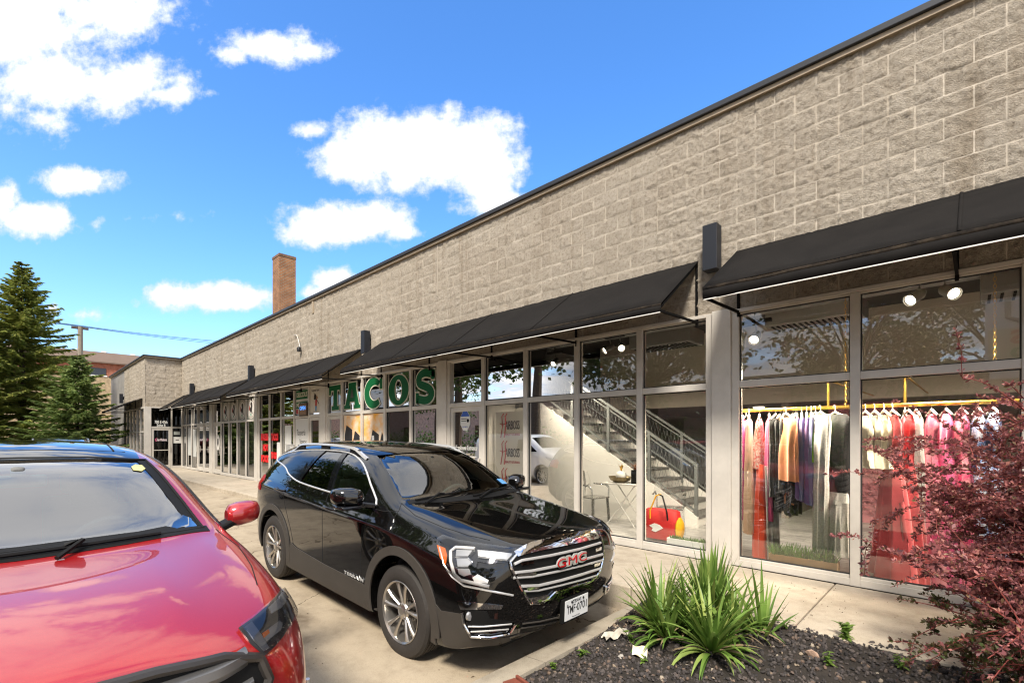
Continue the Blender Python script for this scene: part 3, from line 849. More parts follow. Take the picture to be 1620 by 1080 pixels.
def wheel(parent, x, y, side, r=.36, w=.235, rim=.245, spokes='pairs', mats=None, drop=0):
    """wheel with its axle along y; side=-1 is the right-hand side"""
    tm, rm, dm = mats
    t = MB(); h = w/2
    prof = [(rim*.98, -h*.86), (rim+.01, -h*.96), (rim+.05, -h), (r-.045, -h*.98), (r-.018, -h*.90), (r-.004, -h*.72)]
    for k in range(5):
        a = -h*.62 + k*h*.31
        prof += [(r, a - h*.11), (r, a + h*.09), (r-.009, a + h*.105), (r-.009, a + h*.185)] if k < 4 else [(r, a - h*.11), (r, a + h*.09)]
    prof += [(r-.004, h*.72), (r-.018, h*.90), (r-.045, h*.98), (rim+.05, h), (rim+.01, h*.96), (rim*.98, h*.86)]
    t.lathe([(a, b) for a, b in prof], (0,0,0), 'y', 72, cap=False)
    wo = bpy.data.objects.new('wheel', None); COL.objects.link(wo); wo.parent = parent; wo.location = (x, y, r - drop); wo.empty_display_size = .1
    if side > 0: wo.rotation_euler = (0, 0, PI)
    tm_o = t.build('tyre', tm, wo, smooth=35, local=True)
    # outside face is -y in wheel space
    m_ = MB()
    m_.lathe([(rim*.92, h*.8), (rim*.93, -h*.55), (rim*.965, -h*.80), (rim*1.0, -h*.90), (rim*1.015, -h*.97), (rim*1.0, -h*1.0), (rim*.95, -h*.90), (rim*.90, -h*.3), (rim*.88, h*.8)], (0,0,0), 'y', 72, cap=False)
    m_.lathe([(0, -h*.82), (.028, -h*.82), (.034, -h*.78), (.060, -h*.74), (.072, -h*.62), (.075, -h*.2)], (0,0,0), 'y', 24)
    ns = 10
    for k in range(ns):
        if spokes == 'pairs': a = 2*PI*(k//2)/5 + (.20 if k % 2 else -.20) + .33; tw = (.05 if k % 2 else -.05)
        else: a = 2*PI*k/10; tw = .05
        pts = []
        for rr, yy, ww, dd in ((.050, -h*.66, .026, .030), (.11, -h*.72, .024, .032), (.17, -h*.82, .028, .034), (rim*.955, -h*.86, .046, .03)):
            aa = a + tw*(rr - .05)/.2
            c = Vector((math.cos(aa)*rr, 0, math.sin(aa)*rr)); tt = Vector((-math.sin(aa), 0, math.cos(aa)))
            pts.append([c - tt*ww/2 + Vector((0, yy + .007, 0)), c - tt*ww*.22 + Vector((0, yy - .004, 0)), c + tt*ww*.22 + Vector((0, yy - .004, 0)), c + tt*ww/2 + Vector((0, yy + .007, 0)), c + tt*ww*.4 + Vector((0, yy + dd, 0)), c - tt*ww*.4 + Vector((0, yy + dd, 0))])
        m_.quads(pts, True)
    for k in range(5):
        a = 2*PI*k/5 + .33
        m_.lathe([(.010, -h*.60), (.010, -h*.80), (.006, -h*.83), (0, -h*.83)], (math.cos(a)*.055, 0, math.sin(a)*.055), 'y', 8)
    ro = m_.build('rim', rm, wo, smooth=35, local=True)
    d_ = MB(); d_.lathe([(0, -h*.1), (.155, -h*.1), (.155, h*.1), (0, h*.1)], (0,0,0), 'y', 32); d_.lathe([(0, h*.2), (rim*.9, h*.2), (rim*.9, h*.5), (0, h*.5)], (0,0,0), 'y', 32)
    d_.box(-.05, .05, -h*.3, h*.3, .09, .17)
    d_.build('brake_disc', dm, wo, smooth=35, local=True)
    return wo
M_TYRE = mat('tyre_rubber', (.032,.027,.023), .75, var=.3, vs=8, bump=.3, bs=60)
M_RIM = mat('alloy_rim', (.50,.47,.43), .28, .9)
M_DISC = mat('brake_steel', (.09,.08,.07), .5, .6)
M_CHROME = mat('chrome', (.82,.82,.82), .06, 1.0)
M_SATIN = mat('satin_silver', (.72,.71,.69), .28, .55)
M_BLKPAINT = mat('black_car_paint', (.0035,.0033,.0032), .03, 0, spec=.7, coat=.5)
M_PLAST = mat('grey_plastic_cladding', (.050,.043,.036), .6, var=.15, vs=5, bump=.2, bs=400)
M_GBLK = mat('gloss_black_trim', (.004,.004,.005), .08, spec=.6)
M_MBLK = mat('matte_black_trim', (.007,.007,.007), .6, spec=.2)
M_GAP = mat('panel_gap', (.0015,.0015,.0015), .9)
M_CGLASS = glass('windscreen_glass', (.70,.86,.78), 2.4, .05)
M_TINT = glass('tinted_car_glass', (.10,.12,.10), 2.3, .02)
M_LENS = glass('lamp_lens', (.97,.97,.97), 1.3, .02)
M_LAMPIN = mat('lamp_reflector', (.50,.50,.50), .34, .7)
M_LED = mat('white_light_bar', (.80,.78,.76), .25)
M_AMBER = mat('amber_reflector', (.65,.12,.01), .2)
M_REDL = mat('red_lamp', (.45,.012,.015), .15, coat=.6)
M_INT = mat('car_interior', (.05,.05,.052), .75)
M_INTL = mat('car_interior_grey', (.16,.16,.155), .75)
def prism_y(poly, y0, y1): m_ = MB(); m_.prism(poly, 'y', y0, y1); return mesh_of(m_)
def prism_x(poly, x0, x1): m_ = MB(); m_.prism(poly, 'x', x0, x1); return mesh_of(m_)
def cavity(sts, i0, i1, floor=.55):
    rows = []
    for st in sts[i0:i1+1]:
        s = st['s']; t = st['t']
        h = [(s[4][0]-.075, floor), (s[4][0]-.065, s[4][1]-.03), (s[5][0]-.06, s[5][1]-.03), (s[6][0]-.06, s[6][1]-.05), (s[6][0]*.5, t[1]-.06)]
        rows.append([(st['x'], -y, z) for y, z in h] + [(st['x'], y, z) for y, z in reversed(h)])
    m_ = MB(); m_.quads(rows, True); m_.poly(rows[0][::-1]); m_.poly(rows[-1])
    return mesh_of(m_)
def cyl_y(x, z, r, y0, y1, n=64):
    m_ = MB(); m_.prism([(x + r*math.cos(2*PI*k/n), z + r*math.sin(2*PI*k/n)) for k in range(n)], 'y', y0, y1); return mesh_of(m_)
def obj_from(me, name, m_, parent, angle=40):
    me.materials.clear(); me.materials.append(m_)
    for p in me.polygons: p.material_index = 0
    me.shade_smooth(); me.set_sharp_from_angle(angle=R(angle)); me.name = name
    o = bpy.data.objects.new(name, me); COL.objects.link(o); o.parent = parent; return o
def seat(parent, x, y, m_):
    s_ = MB()
    def slab(c, sx_, sy_, sz_, tilt):
        a = len(s_.v); s_.box(-sx_/2, sx_/2, -sy_/2, sy_/2, 0, sz_)
        Mx = Matrix.Translation(c) @ Matrix.Rotation(tilt, 4, 'Y'); s_.xf(Mx, a)
    slab((x, y, .55), .5, .5, .16, 0); slab((x-.27, y, .62), .14, .5, .62, R(-14)); slab((x-.40, y, 1.24), .10, .27, .19, R(-10))
    return s_.build('seat', m_, parent, bevel=.04, local=True, smooth=40)

def st(x, zb, s0y, rest, t, bow=0): return {'x': x, 's': [(s0y, zb)] + rest, 't': t, 'bow': bow}
# ---- black SUV
GM = Matrix.Translation((-3.238, 3.057, -.104)) @ Matrix.Rotation(R(.52), 4, 'Z') @ Matrix.Rotation(R(2.14), 4, 'Y')
EYE = Vector((0, 0, 1.64))
GST = [
 st(.80, .30, .72, [(.785,.44),(.80,.62),(.785,.78),(.72,.90),(.655,.965),(.57,.995)], [1.015,1.02,1.02]),
 st(.66, .25, .84, [(.885,.43),(.90,.62),(.89,.83),(.815,.935),(.735,1.01),(.61,1.04)], [1.050,1.05,1.055], .05),
 st(.38, .23, .90, [(.925,.43),(.928,.65),(.915,.885),(.850,.965),(.775,1.055),(.63,1.090)], [1.090,1.085,1.09], .02),
 st(0, .23, .91, [(.928,.43),(.928,.68),(.922,.94),(.862,1.01),(.79,1.10),(.65,1.140)], [1.135,1.125,1.13]),
 st(-.27, .23, .91, [(.925,.43),(.925,.70),(.922,.975),(.868,1.035),(.80,1.13),(.69,1.165)], [1.155,1.145,1.148]),
 st(-.44, .23, .91, [(.922,.43),(.922,.71),(.920,.985),(.870,1.045),(.812,1.155),(.735,1.205)], [1.222,1.225,1.225]),
 st(-.75, .23, .91, [(.918,.43),(.920,.72),(.920,.995),(.873,1.05),(.80,1.275),(.68,1.395)], [1.425,1.44,1.445]),
 st(-1.06, .23, .91, [(.918,.43),(.920,.73),(.920,1.005),(.873,1.06),(.775,1.37),(.62,1.545)], [1.575,1.59,1.595]),
 st(-1.45, .23, .91, [(.918,.43),(.920,.74),(.922,1.015),(.876,1.07),(.765,1.41),(.60,1.595)], [1.622,1.635,1.64]),
 st(-2.0, .23, .91, [(.918,.43),(.922,.75),(.925,1.035),(.880,1.09),(.765,1.41),(.60,1.60)], [1.628,1.64,1.645]),
 st(-2.55, .23, .91, [(.925,.43),(.928,.76),(.925,1.055),(.880,1.11),(.765,1.41),(.59,1.578)], [1.607,1.62,1.625]),
 st(-3.05, .26, .90, [(.915,.45),(.918,.76),(.910,1.07),(.860,1.125),(.74,1.39),(.56,1.53)], [1.557,1.567,1.57]),
 st(-3.38, .32, .86, [(.875,.48),(.880,.76),(.870,1.07),(.815,1.125),(.69,1.34),(.51,1.475)], [1.50,1.51,1.512]),
 st(-3.56, .40, .76, [(.785,.52),(.795,.74),(.785,.99),(.73,1.06),(.60,1.20),(.45,1.29)], [1.31,1.32,1.32]),
]
gme = body_mesh(GST, [-.04, .03, .05, .055, .045, .02, 0], .085, [0, .04, .06, .06, .02, 0, 0], .06,
    [(6, 1, 12, .75), (7, 1, 12, .6), (9, 0, 4, .6), (3, 1, 12, .7)])
GB = Body(gme, EYE, GM)
DLO = [(-.60,1.135),(-1.0,1.142),(-1.45,1.152),(-1.95,1.168),(-2.25,1.188),(-2.50,1.235),(-2.66,1.290),(-2.85,1.322),(-3.12,1.345),(-3.20,1.372),(-3.05,1.425),(-2.7,1.485),(-2.2,1.525),(-1.75,1.54),(-1.45,1.532),(-1.22,1.492),(-1.02,1.42),(-.80,1.29)]
DLO = smooth_poly(DLO, 3)
def clip_x(poly, a, b):
    """clip polygon to a<x<b"""
    def half(P, f):
        out = []
        for p, q in zip(P, P[1:] + P[:1]):
            fp, fq = f(p), f(q)
            if fp >= 0: out.append(p)
            if fp*fq < 0: t = fp/(fp - fq); out.append((p[0] + (q[0]-p[0])*t, p[1] + (q[1]-p[1])*t))
        return out
    return half(half(poly, lambda p: b(p) if callable(b) else b - p[0]), lambda p: a(p) if callable(a) else p[0] - a)
WF = clip_x(DLO, lambda p: p[0] - (-1.43 - (p[1]-1.15)*.18), 9)            # front door glass
WR = clip_x(clip_x(DLO, lambda p: p[0] - (-2.18 - (p[1]-1.15)*.55*-1 + -.0), 9), -9, lambda p: (-1.51 - (p[1]-1.15)*.18) - p[0])
WS = [(-.70,1.195),(-.35,1.20),(0,1.202),(.35,1.20),(.70,1.195),(.655,1.30),(.595,1.45),(.555,1.535),(.28,1.555),(0,1.56),(-.28,1.555),(-.555,1.535),(-.595,1.45),(-.655,1.30)]
CAR = thing('black_suv', (0,0,0), 'glossy black SUV with chrome grille and silver roof rails parked beside the sidewalk', 'car')
place(CAR, -3.238, 3.057, -.104, R(.52), R(2.14))
cuts = [cavity(GST, 5, 12), prism_x(WS, -1.25, -.2), prism_y(WF, -1.2, 1.2), prism_y(WR, -1.2, 1.2)]
for x in (-.10, -2.725):
    for y in (-1, 1): cuts.append(cyl_y(x, .375, .425, *(sorted((y*.55, y*1.2)))))
obj_from(boolean(gme.copy(), cuts), 'body', M_BLKPAINT, CAR, 35)
def part(name, m_, build, parent=None, smooth=40, flip=1, **k):
    parent = parent or CAR; mb_ = MB(); build(mb_)
    if flip < 0: mb_.v = [(x, -y, z) for x, y, z in mb_.v]
    return mb_.build(name, m_, parent, smooth=smooth, local=True, **k)
part('windscreen', M_CGLASS, lambda b: GB.patch(b, 'front', WS, -.004, 0.0, .06))
for md, nm in (('right', -1), ('left', 1)):
    part('side_window', M_CGLASS if True else M_TINT, lambda b: GB.patch(b, md, WF, -.006, 0.0, .06))
    part('side_window', M_TINT, lambda b: GB.patch(b, md, WR, -.006, 0.0, .06))
    part('quarter_window', M_GBLK, lambda b: GB.patch(b, md, clip_x(DLO, -9, lambda p: (-2.25 + (p[1]-1.15)*.55) - p[0]), .003, .008, .06))
    for p in ([(-1.425,1.152),(-1.515,1.152),(-1.585,1.53),(-1.495,1.53)], [(-2.15,1.19),(-2.22,1.19),(-2.04,1.53),(-1.97,1.53)]): part('window_pillar_trim', M_GBLK, lambda b: GB.patch(b, md, p, .0035, .008, .06))
    part('window_surround', M_SATIN, lambda b: GB.line(b, md, DLO, .009, .003, 8, closed=True, sub=2))
    # wheel-arch and sill cladding
    for cx_ in (-.10, -2.725):
        def clad(b):
            ring = [(cx_ + .428*math.cos(t), .375 + .428*math.sin(t)) for t in [R(-25 + 230*k/28) for k in range(29)]]
            out_ = [(cx_ + .505*math.cos(t)*(1.02 if abs(math.cos(t)) > .5 else 1), .375 + .500*math.sin(t)) for t in [R(205 - 230*k/28) for k in range(29)]]
            GB.patch(b, md, ring + out_, .012, .03, .05)
        part('wheel_arch_cladding', M_PLAST, clad)
    def sillc(b): GB.patch(b, md, [(-.54,.235),(-.56,.42),(-.66,.445),(-1.4,.455),(-2.05,.49),(-2.18,.52),(-2.24,.40),(-2.29,.235)], .010, .02, .06)
    part('sill_cladding', M_PLAST, sillc)
    def gaps(b):
        GB.line(b, md, [(-.60,1.13),(-.63,.95),(-.70,.7),(-.69,.52),(-.66,.45)], .0035, -.001, 5)
        GB.line(b, md, [(-1.46,1.145),(-1.45,.8),(-1.43,.30)], .0035, -.001, 5)
        GB.line(b, md, [(-2.45,1.20),(-2.42,1.05),(-2.36,.9),(-2.2,.66),(-2.12,.5)], .0035, -.001, 5)
        GB.line(b, md, [(-.30,1.12),(-.46,1.10),(-.60,1.10)], .003, -.001, 5)
    part('panel_gap', M_GAP, gaps)
    for hx in (-1.62, -2.50):
        q, n = GB.on(md, (hx + .32*(hx > -2), 1.02 if hx > -2 else 1.065), 0)
        def hnd(b):
            sg = nm
            c = q
            b.tube([(c.x + .11, c.y + sg*.004, c.z - .004), (c.x + .085, c.y + sg*.032, c.z), (c.x, c.y + sg*.040, c.z + .004), (c.x - .085, c.y + sg*.032, c.z + .006), (c.x - .11, c.y + sg*.004, c.z + .004)], .0125, 10)
        part('door_handle', M_GBLK, hnd)
    def rail(b):
        P = []
        for k in range(25):
            t = k/24; x = -1.10 - 1.75*t
            s = min(1, min(t, 1-t)/.16); s = s*s*(3 - 2*s)
            h = GB.on('top', (x, nm*.635))[0]
            P.append((x, nm*.635, h.z - .006 + .062*s))
        for i in range(1): b.quads([[(x, y - .022, z - .006), (x, y - .014, z + .014), (x, y + .014, z + .014), (x, y + .022, z - .006), (x, y, z - .014)] for x, y, z in P], True)
    part('roof_rail', M_SATIN, rail)
    for x in (-1.35, -2.0, -2.62):
        h = GB.on('top', (x, nm*.635))[0]; part('roof_rail_foot', M_MBLK, lambda b: b.box(x - .09, x + .09, nm*.635 - .010, nm*.635 + .010, h.z - .02, h.z + .05))
    # door mirror
    def mir(b):
        rows = []
        for (t, sx_, sz_) in ((0, .55, .5), (.12, .9, .88), (.35, 1, 1), (.7, .95, .93), (.93, .66, .72), (1, .3, .3)):
            yy = nm*(.955 + .235*t); row = []
            for k in range(16):
                a = 2*PI*k/16; ca_, sa_ = math.cos(a), math.sin(a)
                row.append((-.655 - .06*t + .105*sx_*(abs(ca_)**.75)*math.copysign(1, ca_), yy, 1.205 + .02*t + .082*sz_*(abs(sa_)**.7)*math.copysign(1, sa_)))
            rows.append(row)
        b.quads(rows, True); b.poly(rows[0]); b.poly(rows[-1])
    mo = part('door_mirror', M_BLKPAINT, mir, smooth=50)
    part('mirror_foot', M_GBLK, lambda b: (b.bar((-.63, nm*.85, 1.125), (-.66, nm*1.0, 1.155), .10, .05), b.box(-.74, -.56, min(nm*.99, nm*1.17), max(nm*.99, nm*1.17), 1.118, 1.150)), mo, bevel=.012)
    part('mirror_sail', M_GBLK, lambda b: GB.patch(b, md, [(-.60,1.14),(-.80,1.145),(-.79,1.27)], .004, .01, .05), mo)
for x, y, s_ in ((-.10, -.80, -1), (-.10, .80, 1), (-2.725, -.80, -1), (-2.725, .80, 1)):
    wheel(CAR, x, y, s_, .365, .225, .245, 'pairs', (M_TYRE, M_RIM, M_DISC), .018 if x > -1 else .0)
# under-body so no light comes through the arches
part('underbody', M_MBLK, lambda b: (b.box(-3.4, .7, -.54, .54, .22, .56), b.box(-2.2, -.5, -.84, .84, .24, .5)))
# ---- front end, laid out on the surface as seen from the kerb
GR = [(828,873),(880,862),(946,849),(953,868),(950,895),(939,914),(905,925),(872,934),(862,944),(838,950),(822,925),(808,893),(806,886)]
part('grille', M_MBLK, lambda b: GB.patch(b, 'view', GR, .002, .01, 7), smooth=None)
part('hood_bar', M_CHROME, lambda b: GB.patch(b, 'view', [(812,873),(824,866),(840,859),(880,849),(936,838),(946,839),(949,844),(945,851),(905,860),(860,869),(830,876),(818,880)], .016, .03, 6))
part('grille_surround', M_CHROME, lambda b: (GB.line(b, 'view', [(816,877),(806,888),(808,898),(823,929),(838,953),(852,952),(866,946),(876,936),(905,927),(932,919),(940,912),(948,901),(953,880),(952,860),(948,846)], .011, .010, 8)))
for p in ([(832,945),(864,939),(868,943),(858,951),(840,955)], [(934,913),(946,905),(947,911),(939,919),(934,918)]): part('grille_corner', M_CHROME, lambda b: GB.patch(b, 'view', p, .016, .02, 5))
for (pts_, a, w_) in (([(812,892),(824,886),(870,878),(915,868),(948,858)], .012, .011), ([(812,905),(840,902),(880,894),(918,885),(951,876)], .012, .011), ([(811,913),(840,911),(880,903),(918,894),(951,885)], .012, .009), ([(822,926),(850,925),(885,917),(920,907),(948,898)], .012, .011), ([(826,934),(850,933),(885,925),(920,916),(942,909)], .010, .008)):
    part('grille_slat', M_SATIN, lambda b: GB.line(b, 'view', pts_, w_, a, 6))
for p in ([(822,890),(842,886),(842,890),(824,894)], [(817,907),(846,904),(846,910),(817,913)], [(830,928),(851,926),(850,931),(833,933)], [(940,867),(949,864),(949,869),(940,872)], [(938,891),(948,888),(946,893),(938,896)]): part('grille_insert', M_CHROME, lambda b: GB.patch(b, 'view', p, .016, .01, 5))
def emblem(b, off, exp):
    vs, fs = text_geo('GMC', .092, .006, 'CENTER', exp, 1.08)
    w = max(v[0] for v in vs) - min(v[0] for v in vs); k = .375/w
    b.add([(.9, v[0]*k, .0 + v[1]) for v in vs], fs)
    c, n = GB.on('view', (901.5, 885)); yy = Vector((-n.y, n.x, 0)).normalized(); up = n.cross(yy) if n.cross(yy).z > 0 else -n.cross(yy)
    b.v = [tuple(c + yy*p[1]*1.0 + up*(p[2] + p[1]*.0) + n*(off + vz[2])) for p, vz in zip(b.v, vs)]
eb = part('badge', M_SATIN, lambda b: emblem(b, .020, .011), smooth=None)
part('badge_letters', mat('badge_red', (.45,.012,.018), .25), lambda b: emblem(b, .0245, -.001), eb, smooth=None)
# licence plate
pc, pn = GB.on('view', (906.5, 957)); pn = Vector((1, pn.y*.6, 0)).normalized(); pyv = Vector((-pn.y, pn.x, 0)); pc = pc + pn*.035
def plate_xf(b): 
    Mx = Matrix(((pyv.x, 0, pn.x, pc.x), (pyv.y, 0, pn.y, pc.y), (0, 1, pn.z, pc.z), (0, 0, 0, 1))); b.xf(Mx)
def pl_frame(b): b.box(-.185, .165, -.095, .095, -.03, -.002); plate_xf(b)
def pl_face(b): b.box(-.155, .155, -.078, .078, -.002, .003); plate_xf(b)
def pl_text(b):
    for t, sz, x, y, w in (('TEXAS', .036, .0, .054, .115), ('TMF', .088, -.077, -.003, .112), ('0701', .088, .068, -.003, .135), ('The Lone Star State', .013, -.01, -.064, .10)):
        vs, fs = text_geo(t, sz, .0006, 'CENTER', .0008 if sz > .03 else 0, 1.0); ww = max(v[0] for v in vs) - min(v[0] for v in vs)
        mx_ = (max(v[0] for v in vs) + min(v[0] for v in vs))/2
        b.add([(x + (v[0]-mx_)*w/ww, y + v[1], .0035 + v[2]) for v in vs], fs)
    b.box(-.010, .004, -.008, .006, .003, .0042)
    for px_, py_, rr in ((-.07, .056, .010), (.085, .056, .010)): b.lathe([(rr, .003), (rr, .008), (rr*.6, .011), (0, .011)], (px_, py_, 0), 'z', 14)
    sp_ = []
    for k in range(10): a = PI/2 + k*PI/5; rr = .012 if k % 2 == 0 else .005; sp_.append((-.125 + rr*math.cos(a), .040 + rr*math.sin(a)))
    b.prism(sp_, 'z', .003, .0036)
    plate_xf(b)
lp = part('licence_plate', M_MBLK, pl_frame, smooth=None, bevel=.004)
part('plate_face', mat('plate_white', (.74,.74,.73), .4), pl_face, lp, smooth=None)
part('plate_lettering', mat('plate_black', (.012,.012,.014), .5), pl_text, lp, smooth=None)
part('lower_intake', M_MBLK, lambda b: GB.patch(b, 'view', [(826,984),(884,972),(886,981),(930,968),(954,946),(954,952),(945,963),(905,981),(860,993),(822,1001)], .003, .01, 6), smooth=None)
part('intake_slat', M_PLAST, lambda b: (GB.line(b, 'view', [(826,985),(855,981),(884,974)], .006, .008, 6), GB.line(b, 'view', [(824,992),(860,986),(900,975),(950,955)], .006, .008, 6)))
part('bumper_lip', M_PLAST, lambda b: (GB.patch(b, 'view', [(690,955),(698,965),(729,970),(733,990),(744,1007),(770,1010),(805,1006),(822,1001),(860,993),(905,981),(945,962),(956,944),(957,955),(950,968),(905,992),(850,1010),(800,1018),(740,1022),(706,1026),(700,1010)], .006, .02, 8)))
HL = [(693,853),(703,848),(728,856),(760,862),(818,870),(810,880),(802,889),(776,892),(757,889),(754,900),(757,910),(775,919),(781,930),(760,928),(735,922),(718,908),(705,895),(697,872)]
fg, fn = GB.on('view', (744, 974))
for sg in (1, -1):
    fr_ = part('fog_recess', M_MBLK, lambda b: GB.patch(b, 'view', [(738,964),(770,966),(776,978),(812,982),(806,994),(748,1002),(739,985)], .004, .01, 6), smooth=None, flip=sg)
    part('fog_surround', M_CHROME, lambda b: GB.line(b, 'view', [(732,967),(735,985),(746,1005),(775,1006),(804,1001),(814,985)], .011, .011, 8), flip=sg)
    for p in ([(742,989),(765,989),(808,985)], [(746,997),(766,996),(803,993)]): part('fog_bar', M_SATIN, lambda b: GB.line(b, 'view', p, .006, .012, 6), fr_, flip=sg)
    part('fog_lamp', M_LAMPIN, lambda b: b.lathe([(0, .012), (.030, .006), (.034, -.01), (0, -.012)], tuple(fg), 'x', 16), fr_, flip=sg)
    part('bumper_inlay', M_CHROME, lambda b: GB.patch(b, 'view', [(724,950),(735,951),(770,954),(796,957),(792,963),(765,963),(729,963)], .006, .012, 6), flip=sg)
    hl = part('headlight', M_GBLK, lambda b: GB.patch(b, 'view', HL, .003, .012, 6), smooth=60, flip=sg)
    part('light_bar', M_LED, lambda b: (GB.line(b, 'view', [(752,868),(722,866),(714,872),(714,888),(720,908),(730,917),(774,927)], .012, .008, 8), GB.patch(b, 'view', [(748,913),(756,908),(773,917),(772,922),(752,921)], .008, .008, 5)), hl, flip=sg)
    for p in ([(723,870),(748,871),(741,880),(722,880)], [(723,883),(741,883),(748,889),(742,896),(725,896)], [(725,899),(742,899),(746,908),(735,911),(727,907)], [(756,870),(812,876),(801,885),(757,880)]):
        part('reflector', M_LAMPIN, lambda b: GB.patch(b, 'view', p, .010, .012, 4), hl, flip=sg)
    for p in ([(722,882),(741,882),(752,872)], [(724,897),(742,897),(749,890),(742,883)], [(757,882),(800,887),(812,875)]):
        part('lamp_divider', M_CHROME, lambda b: GB.line(b, 'view', p, .004, .018, 6), hl, flip=sg)
    part('amber_reflector', M_AMBER, lambda b: GB.patch(b, 'view', [(692,862),(705,867),(708,878),(706,894),(697,882)], .008, .012, 5), hl, flip=sg)
    part('lamp_lens', M_LENS, lambda b: GB.patch(b, 'view', HL, .024, .0, 7), hl, flip=sg)
    part('lower_chrome_line', M_SATIN, lambda b: GB.line(b, 'view', [(696,866),(703,893),(716,912),(735,926),(775,934),(811,941)], .008, .004, 8), flip=sg)
    part('tail_lamp', M_REDL, lambda b: GB.patch(b, 'right', [(-3.22,.98),(-3.20,1.10),(-3.30,1.16),(-3.50,1.12),(-3.48,1.0)], .010, .02, .05), flip=sg)
    part('panel_gap', M_GAP, lambda b: [GB.line(b, 'top', p, .0035, -.001, 5) for p in ([(-.36,.735),(-.1,.775),(.25,.76),(.5,.72),(.66,.66)], [(-.36,.735),(-.30,.80),(-.30,.86)])], flip=sg)
def wip(b, p, q):
    P = [Vector(GB.on('top', (p[0] + (q[0]-p[0])*k/8 - .02, p[1] + (q[1]-p[1])*k/8))[0]) + Vector((0,0,.016)) for k in range(9)]
    b.tube(P, .009, 6); b.tube([Vector((-.24, p[1] + .05, GB.on('top', (-.24, p[1] + .05))[0].z + .012)), P[4] + Vector((0,0,.02)), P[5] + Vector((0,0,.008))], .010, 6)
for p, q in (((-.30,-.62),(-.36,-.06)), ((-.26,.02),(-.36,.62))): part('wiper', M_MBLK, lambda b: wip(b, p, q))
part('cowl', M_MBLK, lambda b: GB.patch(b, 'top', [(-.30,-.70),(-.24,-.35),(-.235,0),(-.24,.35),(-.30,.70),(-.36,.68),(-.33,.3),(-.33,0),(-.33,-.3),(-.36,-.68)], .003, .01, .05))
part('dashboard', M_INT, lambda b: (b.box(-.95, -.38, -.72, .72, .6, 1.03), b.box(-.62, -.40, -.66, .66, 1.03, 1.09)), bevel=.05)
def steer(b):
    c = Vector((-1.02, .37, 1.02)); ax = Vector((-.9, 0, .42)).normalized(); a = ax.orthogonal().normalized(); d = ax.cross(a)
    b.tube([c + (a*math.cos(t) + d*math.sin(t))*.185 for t in [2*PI*k/28 for k in range(29)]], .016, 8); b.bar(c - a*.17, c + a*.17, .05, .03); b.bar(c, c - ax*.3, .07)
part('steering_wheel', M_INT, steer)
for x, y in ((-1.42, -.38), (-1.42, .38), (-2.35, -.38), (-2.35, .38)): seat(CAR, x, y, M_INT)
part('inside_mirror', M_MBLK, lambda b: (b.box(-.98, -.94, -.12, .12, 1.40, 1.47), b.box(-.94, -.90, -.02, .02, 1.44, 1.52)), bevel=.012)
part('windscreen_sticker', mat('sticker_blue', (.10,.28,.60), .5), lambda b: GB.patch(b, 'front', [(.60,1.235),(.69,1.23),(.675,1.275),(.59,1.28)], .002, .001, .05), smooth=None)
def scriptname(b):
    c, n = GB.on('right', (-.80, .475)); vs, fs = text_geo('TERRAIN', .05, .003, 'CENTER', .001, 1.25); w = max(v[0] for v in vs) - min(v[0] for v in vs)
    b.add([(c.x + v[0]*.34/w, c.y - .012 - v[2], c.z + v[1]*.75) for v in vs], fs)
part('door_badge', M_SATIN, scriptname, smooth=None)
M_HLB = mat('lamp_bowl_grey', (.05,.05,.052), .3, .4)
